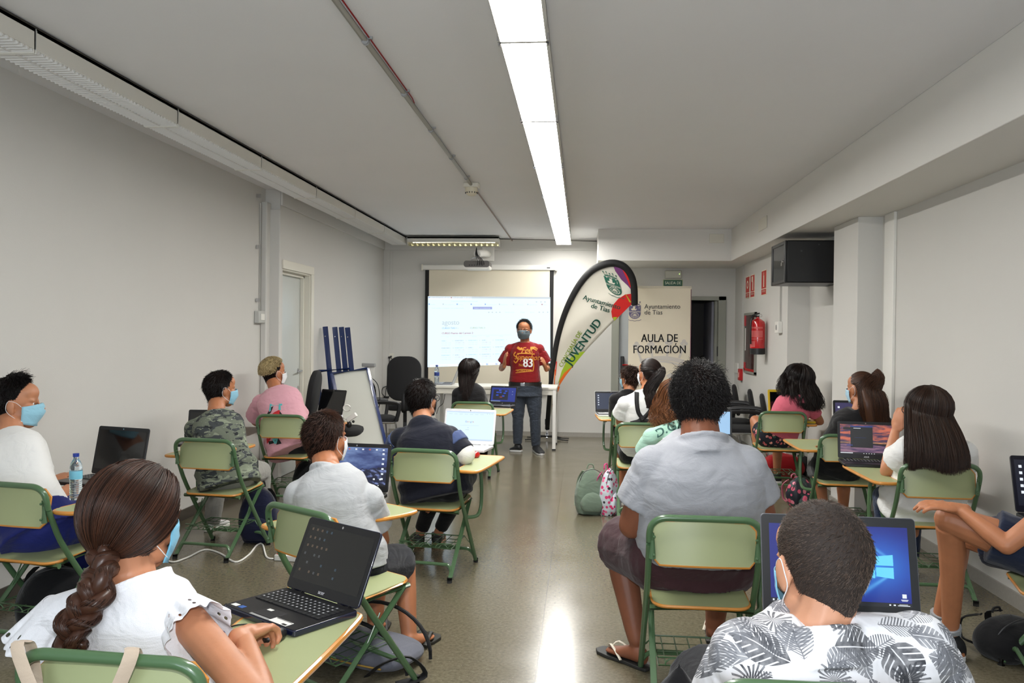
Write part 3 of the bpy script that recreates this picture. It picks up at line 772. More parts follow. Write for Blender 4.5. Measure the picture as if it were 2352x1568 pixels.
# ------------------------------------------------------------ teacher's desk
tx0, tx1 = W(992, 895, 10.8).x, W(1279, 895, 10.8).x; tz = W(1230, 889, 10.77).z
t = thing('desk', 'plain white desk in front of the projection screen', 'table', ((tx0 + tx1) / 2, 11.1, 0))
w = tx1 - tx0
m_desk = M('white laminate', c(226, 222, 210), .35)
obj('tabletop', MB().bx(-w / 2, w / 2, -.35, .35, tz - .03, tz), m_desk, t, bevel=.004)
obj('apron', MB().bx(-w / 2 + .04, w / 2 - .04, -.33, -.3, tz - .1, tz - .03).bx(-w / 2 + .04, w / 2 - .04, .3, .33, tz - .1, tz - .03).bx(-w / 2 + .01, -w / 2 + .04, -.33, .33, tz - .1, tz - .03).bx(w / 2 - .04, w / 2 - .01, -.33, .33, tz - .1, tz - .03), m_desk, t)
for sx in (-1, 1):
    for sy in (-1, 1):
        l = obj('leg', MB().box((sx * (w / 2 - .03), sy * .32, (tz - .03) / 2 + .01), (.045, .045, tz - .05)), m_white, t, bevel=.003)
        obj('foot', MB().box((sx * (w / 2 - .03), sy * .32, .009), (.048, .048, .018)), m_black, l)

# ------------------------------------------------------------ feather flag
def FY(py): return 11.85 - max(0.0, (1005 - py)) / 405 * .9
def FL(px, py, off=0.0): return W(px, py, FY(py) - off)
sl = [(1257, 985), (1259, 950), (1264, 890), (1270, 840), (1279, 785), (1292, 735), (1310, 690), (1333, 650), (1358, 622), (1385, 608), (1410, 604), (1433, 612), (1449, 632), (1456, 660), (1457, 699)]
t = thing('feather_flag', 'tall white feather flag with black sleeve and town coat of arms reading JUVENTUD', 'flag', (FL(1256, 1005).x, 11.85, 0))
def TL(p): return Vector(p) - t.location
slv = smoothline([TL(FL(x, y)) for x, y in sl], 5)
rw = [.032] * 16 + [.036 + .012 * min(1, i / 30) for i in range(len(slv) - 16)]
obj('pole_sleeve', MB().tube(slv, rw, 12), M('black flag sleeve', c(20, 20, 21), .7), t)
fab = [(1262, 957), (1266, 900), (1272, 845), (1281, 790), (1294, 740), (1312, 695), (1335, 655), (1360, 628), (1386, 614), (1409, 611), (1430, 618), (1445, 637), (1451, 662), (1452, 697)]
edge = [(1452, 697), (1435, 714), (1412, 735), (1385, 763), (1355, 795), (1325, 830), (1300, 862), (1282, 893), (1272, 925), (1264, 957)]
n = 14
def smp(path, m):
    P = smoothline([(x, y, 0) for x, y in path], 8); return [P[int(i * (len(P) - 1) / (m - 1))] for i in range(m)]
rA = smp(fab, 44); rB = smp(edge[::-1], 44)
vs = []; fs = []
for i in range(44):
    for j in range(n + 1):
        q_ = rA[i].lerp(rB[i], j / n); off = .02 * math.sin(j / n * PI) * math.sin(q_.y * .05 + q_.x * .03)
        vs.append(TL(FL(q_.x, q_.y, off)))
for i in range(43):
    for j in range(n): a = i * (n + 1) + j; fs.append((a, a + 1, a + n + 2, a + n + 1))
m_flag = [M('flag white', c(224, 220, 206), .7), M('flag green', c(34, 98, 80), .7), M('flag lime', c(158, 186, 42), .7), M('flag red', c(206, 32, 30), .7), M('flag purple', c(112, 56, 112), .7), M('flag orange', c(232, 110, 30), .7)]
cl_ = obj('cloth', MB().add(vs, fs), m_flag[0], t, smooth=180, fix=False)
sd = cl_.modifiers.new('solid', 'SOLIDIFY'); sd.thickness = .002
pr = MB()
def FF(k): return lambda x, y: TL(FL(x, y, .022 + .001 * k))
poly_fn(pr, [(1409, 611), (1430, 617), (1444, 635), (1451, 660), (1452, 668), (1441, 655), (1427, 642), (1413, 622)], FF(1), 4)
poly_fn(pr, [(1428, 616), (1437, 624), (1447, 641), (1451, 664), (1445, 655), (1440, 641)], FF(2), 3)
poly_fn(pr, [(1452, 674), (1452, 697), (1435, 714), (1412, 736), (1406, 729), (1404, 715), (1408, 700), (1420, 686), (1436, 676)], FF(1), 3)
poly_fn(pr, [(1408, 728), (1418, 728), (1411, 737)], FF(2), 2)
poly_fn(pr, [(1436, 674), (1438, 676), (1450, 694), (1446, 694)], FF(2), 2)
poly_fn(pr, [(1282, 880), (1290, 852), (1300, 832), (1316, 816), (1334, 808), (1344, 807), (1325, 830), (1300, 862)], FF(1), 2)
poly_fn(pr, [(1283, 888), (1286, 872), (1296, 856), (1316, 840), (1300, 862)], FF(2), 5)
poly_fn(pr, [(1268, 935), (1272, 916), (1281, 886), (1286, 888), (1274, 920)], FF(2), 5)
for a, b_, cc in (((1274, 848), (1271, 905), 5), ((1277, 830), (1275, 862), 3), ((1271, 880), (1280, 900), 4), ((1275, 905), (1268, 930), 4)):
    poly_fn(pr, [a, (a[0] + 2.5, a[1]), (b_[0] + 1.5, b_[1]), b_], FF(3), cc)
crest(pr, lambda x, y, k: FF(1 + k)(1403 + x * .94 + y * -.30, 638 - y * .94 + x * .30), 36, 1, 0)
def FT(cx, cy, k=2): return lambda x, y: FF(k)(cx + x, cy - y)
text_fn(pr, 'Ayuntamiento', 15.5, FT(1381, 699), 1, .02, 1.0, rot=R(-15.5)); text_fn(pr, 'de Tías', 15.5, FT(1378, 712), 1, .02, 1.0, rot=R(-15))
text_fn(pr, 'JUVENTUD', 27, FT(1347, 790), 1, .03, .93, rot=R(54)); text_fn(pr, 'CONCEJALÍA DE', 14, FT(1314, 804, 2), 2, .02, .9, rot=R(60))
obj('print', pr, m_flag, t, smooth=0, fix=False)
b0 = Vector((0, 0, 0))
st = MB().tube([slv[0], (0, 0, .28)], .02, 10).tube([(0, 0, .3), (0, 0, .02)], .011, 10).tube([(0, 0, .22), (0, 0, .30)], .03, 10)
obj('spike', st, m_black, t); obj('spindle', MB().tube([(0, 0, .03), (0, 0, .14)], .014, 10), m_chrome, t)
for a in (20, 150, 205, 335):
    d = Vector((math.cos(R(a)), math.sin(R(a)), 0))
    obj('base_foot', MB().tube(smoothline([(0, 0, .05), d * .1 + Vector((0, 0, .05)), d * .22 + Vector((0, 0, .022)), d * .33 + Vector((0, 0, .014))]), [(.012, .012)] * 12 + [(.02, .008)] * 7, 8), m_blackm, t)

# ------------------------------------------------------------ roll-up banner
YR = 11.65
x0, x1 = W(1444, 700, YR).x, W(1588, 700, YR).x; zt = W(1520, 658, YR).z
t = thing('roll_up_banner', 'cream roll-up banner reading AULA DE FORMACIÓN beside the exit door', 'banner', ((x0 + x1) / 2, YR, 0))
w = x1 - x0
obj('sheet', MB().bx(-w / 2, w / 2, 0, .003, .07, zt), M('banner cream', c(222, 212, 190), .6), t, smooth=0)
obj('top_rail', MB().bx(-w / 2, w / 2, -.006, .012, zt - .02, zt + .008), M('cream rail', c(196, 188, 168), .4), t)
obj('base', MB().bx(-w / 2 - .01, w / 2 + .01, -.1, .1, 0, .08), m_chrome, t, bevel=.02)
pr = MB()
mr_ = [M('banner ink', c(26, 28, 34), .6), M('banner violet', c(92, 88, 124), .6), MATS['banner cream'], M('banner faint', c(200, 194, 186), .6), M('banner edge', c(96, 30, 66), .6)]
def BN(k):
    def f(px, py):
        q_ = W(px, py, YR - .002 - .0006 * k); return Vector((q_.x - t.location.x, q_.y - t.location.y, q_.z))
    return f
poly_fn(pr, [(1586.5, 664), (1588, 664), (1586, 900), (1584.5, 900)], BN(1), 4)
crest(pr, lambda x, y, k: BN(k)(1458 + x, 701 - y), 27, 1, 2)
def BT(cx, cy): return lambda x, y: BN(4)(cx + x, cy - y)
text_fn(pr, 'Ayuntamiento', 14.8, BT(1480, 708.5), 0, .0, .98, align='LEFT'); text_fn(pr, 'de Tías', 14.8, BT(1480, 722), 0, .0, .98, align='LEFT')
text_fn(pr, 'AULA DE', 26, BT(1515, 785), 0, .016, .80); text_fn(pr, 'FORMACIÓN', 26, BT(1515, 811), 0, .016, .80)
cr = [(1470 + 100 * i / 20, 831 - 9 * math.sin(PI * i / 20)) for i in range(21)]
strip_fn(pr, cr, 10, BN(1), 3); strip_fn(pr, [(1455, 845)] + [(1466 + 106 * i / 20, 842 - 12 * math.sin(PI * i / 20)) for i in range(21)] + [(1582, 846)], 4, BN(1), 3)
for (x, y) in ((1462, 789), (1495, 786), (1536, 782), (1571, 784)):
    for qi, (dx, dy, r_) in enumerate(((0, 0, 5), (-5, 5, 4), (5, 5, 4), (0, 10, 3))): poly_fn(pr, [(x + dx + r_ * math.cos(a), y + dy + r_ * math.sin(a)) for a in [i * PI / 5 for i in range(10)]], BN(1.3 + .3 * qi), 3)
    strip_fn(pr, [(x, y + 8), (x + (1515 - x) * .2, y + 38)], 5, BN(2.6), 3)
for i in range(6): poly_fn(pr, [(1470 + 20 * i, 862), (1480 + 20 * i, 856), (1490 + 20 * i, 862), (1480 + 20 * i, 874)], BN(1), 3)
obj('print', pr, mr_, t, smooth=0, fix=False)

# ------------------------------------------------------------ leaning easel frame, whiteboard
m_blue = M('blue lacquer', c(22, 44, 96), .2, coat=.5)
def BL(px, py, Y): return W(px, py, Y)
for i, (xt, yt, xb) in enumerate(((747, 750, 762), (769, 751, 778), (784, 751, 792), (798, 752, 806))):
    top = W(xt, yt, 9.3); bot = W(xt + 30, 1071, 9.25); bot.z = .002
    o = thing('blue_post', ['blue steel post standing behind the whiteboard, set apart from its three neighbours', 'blue steel post behind the whiteboard, second along from the door', 'blue steel post behind the whiteboard, third along from the door', 'blue steel post behind the whiteboard, the farthest from the door'][i], 'post', bot, group='blue posts behind the whiteboard')
    d = top - bot
    obj('tube', MB().tube([(0, 0, 0), d], .030, 16), m_blue, o)
    obj('screw', MB().ell((d * .93) + Vector((-.0, -.03, 0)), .007), m_chrome, o)
t = thing('whiteboard', 'small whiteboard in a blue frame leaning by the left wall', 'whiteboard', G(812, 1092))
q = [W(763, 858, 9.1), W(845, 846, 9.2), W(903, 1086, 8.8), W(812, 1093, 8.7)]
q = [v - t.location for v in q]
obj('panel', MB().add(q + [v + Vector((0, .02, 0)) for v in q], [(0, 1, 2, 3), (4, 7, 6, 5), (0, 4, 5, 1), (1, 5, 6, 2), (2, 6, 7, 3), (3, 7, 4, 0)]), M('whiteboard face', c(214, 214, 205), .3), t, smooth=0)
fr = MB()
for i in range(4): fr.tube([q[i] + Vector((0, -.01, 0)), q[(i + 1) % 4] + Vector((0, -.01, 0))], .02, 8)
obj('frame', fr, m_blue, t)
t = tag(obj('easel_rail', MB().tube([W(732, 852, 9.1), W(808, 846, 9.3)], .018, 8).tube([W(733, 852, 9.1), W(738, 1010, 9.1)], .018, 8).tube([W(806, 842, 9.3), W(806, 852, 9.3)], .014, 8), m_blue), 'blue steel easel rail behind the whiteboard', 'easel')
t = thing('roller_blind', 'rolled white chart with grey bar beside the whiteboard', 'chart', W(847, 842, 10.3))
p0 = W(832, 840, 10.3) - t.location; p1 = W(862, 836, 10.3) - t.location
obj('bar', MB().box((p0 + p1) / 2, ((p1 - p0).length, .06, .045)), m_grey, t, bevel=.008)
obj('sheet', MB().bx(p0.x + .03, p1.x - .01, -.004, .004, .003 - t.location.z, 0), m_white, t)

# ------------------------------------------------------------ office chairs
m_uph = M('black upholstery', c(20, 20, 22), .85, bump=(500, .2, .002)); m_blk = M('black moulded plastic', c(24, 24, 26), .45)
def pad(w, d, th, r, fr):
    b = MB(); n = rrect(w, d, r, 7)
    for s, z in ((.86, -th / 2), (.97, -th / 2 + th * .18), (1, 0), (.97, th / 2 - th * .18), (.84, th / 2)):
        b.v.extend([tuple(fr @ Vector((x * s, y * s, z))) for x, y in n])
    k = len(n)
    for i in range(4):
        for j in range(k): b.f.append((i * k + j, i * k + (j + 1) % k, (i + 1) * k + (j + 1) % k, (i + 1) * k + j)); b.m.append(0)
    b.f += [tuple(range(k - 1, -1, -1)), tuple(4 * k + j for j in range(k))]; b.m += [0, 0]
    return b
def visitor_chair(loc, rz, label, group=None, hb=.86):
    """faces local +Y"""
    t = thing('visitor_chair', label, 'chair', loc, rz, group)
    obj('seat', pad(.46, .44, .07, .12, MX((0, .02, .46))), m_uph, t)
    obj('backrest', pad(.44, .42, .055, .15, MX((0, -.22, hb - .2), R(80))), m_uph, t)
    l = MB()
    for s in (-1, 1):
        l.tube(smoothline([(s * .25, .2, .0), (s * .25, .17, .40), (s * .24, .12, .43), (s * .23, -.15, .43), (s * .24, -.2, .38), (s * .25, -.3, .0)], 5), .012, 8)
    l.tube([(-.24, .1, .43), (.24, .1, .43)], .01, 8).tube([(-.24, -.15, .43), (.24, -.15, .43)], .01, 8)
    obj('leg_frame', l, m_chrome, t)
    for s in (-1, 1):
        obj('armrest', MB().tube(smoothline([(s * .26, -.2, .52), (s * .27, -.22, .64), (s * .28, -.1, .68), (s * .28, .14, .67), (s * .28, .2, .62), (s * .25, .17, .45)], 5), [(.016, .024)] * 26, 8), m_blk, t)
    obj('back_bar', MB().tube([(-.05, -.19, .42), (-.05, -.25, .6)], .012, 8).tube([(.05, -.19, .42), (.05, -.25, .6)], .012, 8), m_blk, t)
    return t
def swivel_chair(loc, rz, label, top=1.19, bw=.46, bh=.6):
    t = thing('office_chair', label, 'chair', loc, rz)
    obj('seat', pad(.5, .48, .08, .13, MX((0, .03, .5))), m_uph, t)
    obj('backrest', pad(bw, bh, .07, .17, MX((0, -.23, top - bh / 2), R(82))), m_uph, t)
    obj('back_bracket', MB().tube(smoothline([(0, -.05, .45), (0, -.28, .47), (0, -.29, .7)]), (.03), 8, flat=.4), m_blk, t)
    obj('gas_post', MB().tube([(0, 0, .12), (0, 0, .46)], .025, 12), m_black, t)
    for i in range(5):
        a = R(72 * i + 15); d = Vector((math.cos(a), math.sin(a), 0))
        l = obj('base_leg', MB().tube([Vector((0, 0, .12)), d * .28 + Vector((0, 0, .075))], [.03, .018], 8), m_blk, t)
        obj('caster', MB().lathe([(.026, -.012), (.026, .012)], d * .28 + Vector((0, 0, .027)), 14, Matrix.Rotation(a + PI / 2, 3, 'Z') @ Matrix.Rotation(UP90, 3, 'Y')), m_black, l)
    return t
for i, (px, Y, hb) in enumerate(((1694, 11.35, .86), (1731, 10.35, .86), (1760, 9.55, .86))):
    visitor_chair((W(px, 900, Y).x - .24, Y, 0), R(78), ['black visitor chair by the right wall, farthest of the row', 'black visitor chair by the right wall, middle one of the row', 'black visitor chair by the right wall, nearest of the row'][i], 'black visitor chairs along the right wall', hb)
visitor_chair((W(866, 960, 9.9).x, 9.9, 0), R(-62), 'black visitor chair holding a black backpack beside the whiteboard', None, .89)
swivel_chair((W(925, 930, 11.0).x, 11.15, 0), R(8), 'tall black swivel chair standing below the wall socket', 1.2)
swivel_chair((W(724, 930, 8.3).x + .22, 8.3, 0), R(-82), 'black office chair seen edge-on beside the door and blue posts', 1.12, .46, .5)
# wall socket with loose cables near the swivel chair
p = W(897, 816, YB)
t = thing('wall_socket', 'wall socket with hanging black cables on the back wall', 'socket', (p.x, YB, p.z - .03))
obj('plate', MB().bx(-.05, .05, -.012, 0, -.03, .06), m_offw, t, bevel=.004)
cb = MB().box((-.01, -.03, .0), (.03, .03, .03)).box((.015, -.03, .015), (.02, .03, .02))
cb.tube(smoothline([(-.01, -.03, 0), (-.012, -.04, -.12), (-.01, -.04, -.3), (-.03, -.05, -.42), (-.1, -.05, -.46), (-.11, -.05, -.55), (-.02, -.05, -.6), (.02, -.05, -.5), (-.04, -.05, -.44), (-.06, -.05, -.6), (-.03, -.05, -.72)]), .006, 6)
cb.tube(smoothline([(.015, -.03, 0), (.05, -.04, -.06), (.09, -.04, -.16), (.1, -.04, -.4)]), .005, 6)
cb.box((-.012, -.04, -.12), (.016, .02, .05)).box((-.05, -.04, -.6), (.08, .03, .03))
obj('cable', cb, m_black, t)
# ------------------------------------------------------------ school chairs with writing tablets
m_green = M('green enamel tube', c(78, 108, 74), .28, coat=.3, var=(12, .06))
m_lam = M('pale green laminate', c(162, 170, 126), .42, var=(5, .05))
m_edge = M('varnished beech edge', c(206, 138, 58), .35, var=(30, .12), coat=.2)
ZT = .67      # tablet height
def curved_board(w, h, th, r, dep, fr, n=14, mz=8):
    """board with rounded corners bent about the vertical axis; returns (faces, edge)"""
    out = rrect(w, h, r, 5); k = len(out); b = MB()
    def bend(x): return dep * (1 - (2 * x / w) ** 2)
    # grid front & back as strips between outline columns
    xs = sorted(set(round(-w / 2 + w * i / n, 5) for i in range(n + 1)))
    def ylim(x):
        ax = abs(x) - (w / 2 - r)
        return h / 2 - (r - math.sqrt(max(0, r * r - ax * ax)) if ax > 0 else 0)
    for s, mi in ((1, 0), (-1, 0)):
        vs = []
        for x in xs:
            y = ylim(x) if abs(x) < w / 2 - 1e-4 else h / 2 - r
            for j in range(mz + 1): vs.append(fr @ Vector((x, -bend(x) + s * th / 2, -y + 2 * y * j / mz)))
        m_ = mz + 1; fs = []
        for i in range(len(xs) - 1):
            for j in range(mz): a = i * m_ + j; fs.append((a, a + 1, a + m_ + 1, a + m_) if s < 0 else (a, a + m_, a + m_ + 1, a + 1))
        b.add(vs, fs, mi)
    rim = [fr @ Vector((x, -bend(x), y)) for x, y in [(x, (ylim(x) if abs(x) < w / 2 - 1e-4 else h / 2 - r)) for x in xs] + [(x, -(ylim(x) if abs(x) < w / 2 - 1e-4 else h / 2 - r)) for x in reversed(xs)]]
    e = MB().tube(rim, th * .56, 6, closed=True)
    return b, e
def tablet_outline(s):
    pts = [(.20, -.15), (.23, -.195), (.31, -.2), (.345, -.16), (.355, 0), (.36, .2), (.36, .39), (.345, .43), (.30, .44), (.12, .44), (.05, .435), (.025, .40), (.02, .32), (.03, .23), (.06, .16), (.12, .11), (.175, .06), (.2, .0), (.2, -.08)]
    P = smoothline([(x * s, y, 0) for x, y in pts], 3, closed=True)
    return [(p.x, p.y) for p in P]
def make_chair(side):
    """folding frame school chair; side = +1 tablet on the sitter's right, -1 left; faces +Y"""
    t = thing('school_chair', '', 'chair'); hw = .222; r = .0135
    for s in (-1, 1):
        obj('front_post', MB().tube(smoothline([(s * hw, -.225, .66), (s * hw, -.20, .60), (s * hw, -.115, .44), (s * (hw + .004), .19, .02)], 4), r, 10), m_green, t)
        l = obj('rear_leg', MB().tube([(s * (hw - .03), .15, .405), (s * (hw - .028), -.265, .02)], r, 10), m_green, t)
        for x, y in ((s * (hw + .004), .196), (s * (hw - .028), -.272)):
            obj('foot', MB().tube([(x, y, .03), (x, y - .0, 0)], .0165, 10), m_black, l)
    arch = [(-hw, -.2245, .655), (-hw, -.236, .70), (-hw + .012, -.243, .735), (-hw + .05, -.248, .757), (-.1, -.25, .76), (.1, -.25, .76), (hw - .05, -.248, .757), (hw - .012, -.243, .735), (hw, -.236, .70), (hw, -.2245, .655)]
    obj('back_frame', MB().tube(smoothline(arch, 4), r, 10), m_green, t)
    fb, fe = curved_board(.415, .165, .012, .03, .03, MX((0, -.205, .655), R(-10)))
    bk = obj('backrest', fb, m_lam, t, fix=False); obj('wood_edge', fe, m_edge, bk)
    bp = MB()
    for s in (-1, 1):
        bp.tube([(s * (hw - .012), -.232, .60), (s * (hw - .012), -.243, .70)], (.014, .006), 8)
        for z in (.615, .685): bp.ell((s * (hw - .018), -.248, z), .006, n=8, m=6)
    obj('bracket', bp, m_green, t)
    # seat
    so = rrect(.40, .37, .06, 5, 0, .0); F = MX((0, .005, .408), R(4))
    st = obj('seat', MB().prism(so, .012, F), m_lam, t, smooth=30)
    obj('wood_edge', MB().tube([F @ Vector((x, y, .005)) for x, y in so], .0075, 6, closed=True), m_edge, st)
    sf = MB()
    for s in (-1, 1): sf.tube([(s * (hw - .03), -.155, .388), (s * (hw - .03), .18, .405)], .011, 8)
    sf.tube([(-hw + .01, -.15, .385), (hw - .01, -.15, .385)], .012, 8).tube([(-hw + .03, .155, .4), (hw - .03, .155, .4)], .011, 8)
    obj('seat_rail', sf, m_green, t)
    bars = MB()
    bars.tube(smoothline([(-hw + .03, -.235, .045), (-hw + .05, -.225, .085), (-.12, -.22, .09), (.12, -.22, .09), (hw - .05, -.225, .085), (hw - .03, -.235, .045)], 4), .010, 8)
    bars.tube(smoothline([(-hw - .002, .165, .05), (-hw + .03, .15, .09), (-.12, .148, .095), (.12, .148, .095), (hw - .03, .15, .09), (hw + .002, .165, .05)], 4), .010, 8)
    obj('crossbar', bars, m_green, t)
    # wire book rack under the seat
    wz = .175; w_ = MB(); rx, y0, y1 = .175, -.19, .10
    w_.tube(smoothline([(-rx, y0, wz), (rx, y0, wz), (rx, y1, wz + .01), (-rx, y1, wz + .01)], 1, True), .004, 6, closed=True)
    w_.tube([(-rx, y0, wz + .03), (rx, y0, wz + .03)], .0035, 6)
    for i in range(6): x = -rx + rx * 2 * (i + .5) / 6; w_.tube([(x, y0, wz), (x, y1, wz + .01)], .003, 6)
    for i in range(1, 4): y = y0 + (y1 - y0) * i / 4; w_.tube([(-rx, y, wz + .004), (rx, y, wz + .004)], .003, 6)
    for i in range(3):
        x = -.11 + .11 * i; w_.tube([(x + .04 * math.cos(a), y0, wz + .028 * math.sin(a)) for a in [PI * k / 8 for k in range(9)]], .003, 6)
    for s in (-1, 1): w_.tube([(s * rx, -.1, wz), (s * (rx + .015), -.06, wz + .02), (s * (hw - .03), .02, .33)], .0035, 6).tube([(s * rx, y1, wz + .01), (s * (hw - .01), .08, wz - .02)], .0035, 6)
    obj('book_rack', w_, m_green, t)
    if side:
        s = side
        out = tablet_outline(s); F = Matrix.Translation((0, 0, ZT / 1.035 - .0145))
        tb = obj('tablet', MB().prism(out, .0145, F), m_lam, t, smooth=30)
        obj('wood_edge', MB().tube([F @ Vector((x, y, .0065)) for x, y in out], .0095, 8, closed=True), m_edge, tb)
        obj('tablet_arm', MB().tube(smoothline([(s * (hw - .01), -.02, .33), (s * (hw + .05), .03, .33), (s * .285, .09, .36), (s * .29, .10, .45), (s * .285, .10, .58), (s * .27, .12, .618), (s * .22, .20, .622), (s * .12, .34, .622)], 5), .012, 8).tube([(s * .31, .38, .622), (s * .28, -.12, .622)], .010, 8), m_green, t)
    return t
protoR = protoLft = protoN = None
CH = {}
def chair(key, x, y, rz, side, label, group='green school chairs with writing tablets'):
    global protoR, protoLft, protoN
    if side > 0:
        if protoR is None: protoR = make_chair(1); t = protoR
        else: t = copy_tree(protoR)
    elif side < 0:
        if protoLft is None: protoLft = make_chair(-1); t = protoLft
        else: t = copy_tree(protoLft)
    else:
        if protoN is None: protoN = make_chair(0); t = protoN
        else: t = copy_tree(protoN)
    t.location = (x, y, 0); t.rotation_euler = (0, 0, rz); t.scale = (.97, 1.035, 1.035)
    tag(t, label, 'chair', group)
    CH[key] = Matrix.Translation((x, y, 0)) @ Matrix.Rotation(rz, 4, 'Z')
    return t
def chair_at(key, px, py, rzd, side, label, D=None):
    """px, py: middle of the backrest top rail in the photo"""
    zt = .80
    d = ray(px, py)
    p = EYE + d * ((zt - 1.5) / d.z) if D is None else W(px, py, D)
    rz = R(rzd)
    off = Matrix.Rotation(rz, 3, 'Z') @ Vector((0, -.259, 0))
    return chair(key, p.x - off.x, p.y - off.y, rz, side, label)
chair_at('big', 1621, 1184, -1, 1, 'school chair in the aisle seat under the person in grey T-shirt and brown skirt')
chair_at('hood', 970, 1030, -8, 1, 'school chair under the boy in the dark hoodie, white laptop on its tablet')
chair_at('camo', 467, 1006, -8, -1, 'school chair under the boy in the camouflage T-shirt')
chair_at('pink', 644, 951, -3, 1, 'school chair under the boy in the pink T-shirt')
chair_at('left', 12, 1106, -10, 1, 'school chair under the boy in white T-shirt at the left wall')
chair_at('braid', 245, 1497, -3, 1, 'school chair under the girl with the long braid, beige straps over its back')
chair_at('grey', 683, 1163, -34, -1, 'school chair turned sideways under the boy in pale grey T-shirt and black shorts')
chair_at('back', 1085, 922, -2, 1, 'school chair under the dark haired girl in black before the desk')
chair_at('kid', 1458, 935, 2, -1, 'school chair under the small boy with glasses')
chair_at('strap', 1477, 970, 0, 0, 'school chair under the girl with black crossed straps')
chair_at('mint', 1585, 1004, 0, 1, 'school chair under the curly haired person in mint T-shirt')
chair_at('rose', 1799, 944, 0, 1, 'school chair under the girl in pink top and floral shorts, red bag below')
chair_at('pony', 1955, 997, -3, -1, 'school chair under the girl with the high ponytail')
chair_at('long', 2162, 1062, -2, -1, 'school chair under the girl with very long straight brown hair')
chair_at('leaf', 1885, 1566, 0, 1, 'school chair under the boy in the leaf print T-shirt')
chair('edge', 2.08, 3.72, R(74), 0, 'school chair cut off at the right edge under the boy in navy shorts')

# ------------------------------------------------------------ laptops
def icon_grid(b, f, rects):
    for (x0, y0, x1, y1, mi, k) in rects: poly_fn(b, [(x0, y0), (x1, y0), (x1, y1), (x0, y1)], lambda x, y, k=k: f(x, y, k), mi)
m_glass = M('glossy dark screen', c(12, 13, 15), .08, coat=.4)
def EM(name, r, g, b_, s=.8): return M('screen ' + name, c(r, g, b_), .4, emis=s)
def laptop(key, label, loc, rz, w, d, tilt, shell, deck, keycol, screen, logo=None, bez=.016, lidlogo=None, keys=True, chin=None):
    """origin at the middle of the base; screen hinge at local +Y, user at -Y; tilt = lid lean from vertical (deg)"""
    t = thing('laptop', label, 'laptop', loc, rz, 'open laptops on the chair tablets')
    th = .017; base = obj('base', MB().prism(rrect(w, d, .012, 4), th), shell, t, bevel=.003)
    obj('deck', MB().prism(rrect(w - .008, d - .008, .010, 4), .0012, Matrix.Translation((0, 0, th))), deck, t)
    if keys:
        kb = MB(); cols, rows = 15, 6; kw = (w - .04) / cols; kd = d * .44 / rows
        for r_ in range(rows):
            x = -(cols * kw) / 2; y = d * .42 - kd * (r_ + 1) - .012
            i = 0
            while i < cols:
                n = 1
                if r_ == 5 and i == 4: n = 5
                if i == cols - 2 and r_ in (1, 3): n = 2
                kb.bx(x + .001, x + kw * n - .0012, y + .001, y + kd - .0012, th + .001, th + .0042); x += kw * n; i += n
        obj('keyboard', kb, keycol, t, smooth=0)
        lg = MB()
        for r_ in range(5):
            for i in range(14): 
                x = -(cols * kw) / 2 + kw * (i + .3); y = d * .42 - kd * (r_ + 1) - .012 + kd * .4
                lg.bx(x, x + kw * .3, y, y + kd * .32, th + .0042, th + .0045)
        obj('key_legends', lg, M('key legend', c(170, 170, 175), .5) if keycol is not MATS.get('white keys') else M('grey legend', c(150, 150, 150), .5), t, smooth=0)
    obj('touchpad', MB().bx(-.045, .045, -d * .42, -d * .42 + .055, th + .001, th + .002), M('touchpad', c(40, 40, 44), .3) if deck is not MATS.get('white polycarbonate') else deck, t, bevel=.001)
    L = Matrix.Translation((0, d / 2 - .006, th)) @ Matrix.Rotation(R(-tilt), 4, 'X')    # lid frame: x right, z up, -y faces the user
    hL = w * .66 if chin is None else chin
    lid = obj('lid', MB().prism([(x, y + hL / 2 + .004) for x, y in rrect(w, hL, .012, 4)], .008, L @ Matrix.Rotation(UP90, 4, 'X') @ Matrix.Translation((0, 0, -.008))), shell, t, bevel=.002)
    obj('hinge', MB().tube([(-w * .4, d / 2 - .004, th), (-w * .25, d / 2 - .004, th)], .007, 8).tube([(w * .25, d / 2 - .004, th), (w * .4, d / 2 - .004, th)], .007, 8), deck, t)
    b0 = bez + .006
    sw, sh = w - 2 * bez, hL - bez - b0 - .012
    def f(u, v, k=0): return L @ Vector((-sw / 2 + sw * u, -.0008 - .0003 * k, b0 + .012 + sh * v))
    b = MB(); mats = screen(b, f, sw, sh)
    sc_ = obj('screen', b, mats, lid, smooth=0, fix=False)
    while GRIDS:
        g = GRIDS.pop(); picture(sc_, 'wallpaper', f, g[0], EMV(g[1]))
    bz = MB().prism([(x, y + hL / 2 + .004) for x, y in rrect(w - .004, hL - .004, .011, 4)], .0004, L @ Matrix.Rotation(UP90, 4, 'X'))
    obj('bezel', bz, deck if deck is not MATS.get('silver deck') else M('screen bezel', c(34, 34, 36), .35), lid)
    obj('webcam', MB().lathe([(.004, 0), (.004, .0008)], L @ Vector((0, -.0004, hL - bez * .45)), 12, L.to_3x3() @ Matrix.Rotation(UP90, 3, 'X')), m_chrome, lid)
    if logo:
        m = MB(); text_mb(m, logo[0], logo[1], L @ Matrix.Translation((0, -.001, b0 * .52)) @ Matrix.Rotation(UP90, 4, 'X'), 0, .02)
        obj('lettering', m, M('silver lettering', c(210, 210, 214), .4), lid)
    return t
m_lb = M('black laptop plastic', c(22, 22, 25), .35, bump=(900, .1, .001)); m_key = M('black keys', c(26, 27, 30), .45)
m_wl = M('white polycarbonate', c(226, 226, 228), .25, coat=.3); m_wk = M('white keys', c(232, 232, 234), .4)
m_gl = M('grey laptop plastic', c(98, 99, 106), .45); m_navy = M('deep blue laptop gloss', c(20, 24, 48), .18, coat=.5); m_sil = M('silver deck', c(150, 152, 158), .35, .3)
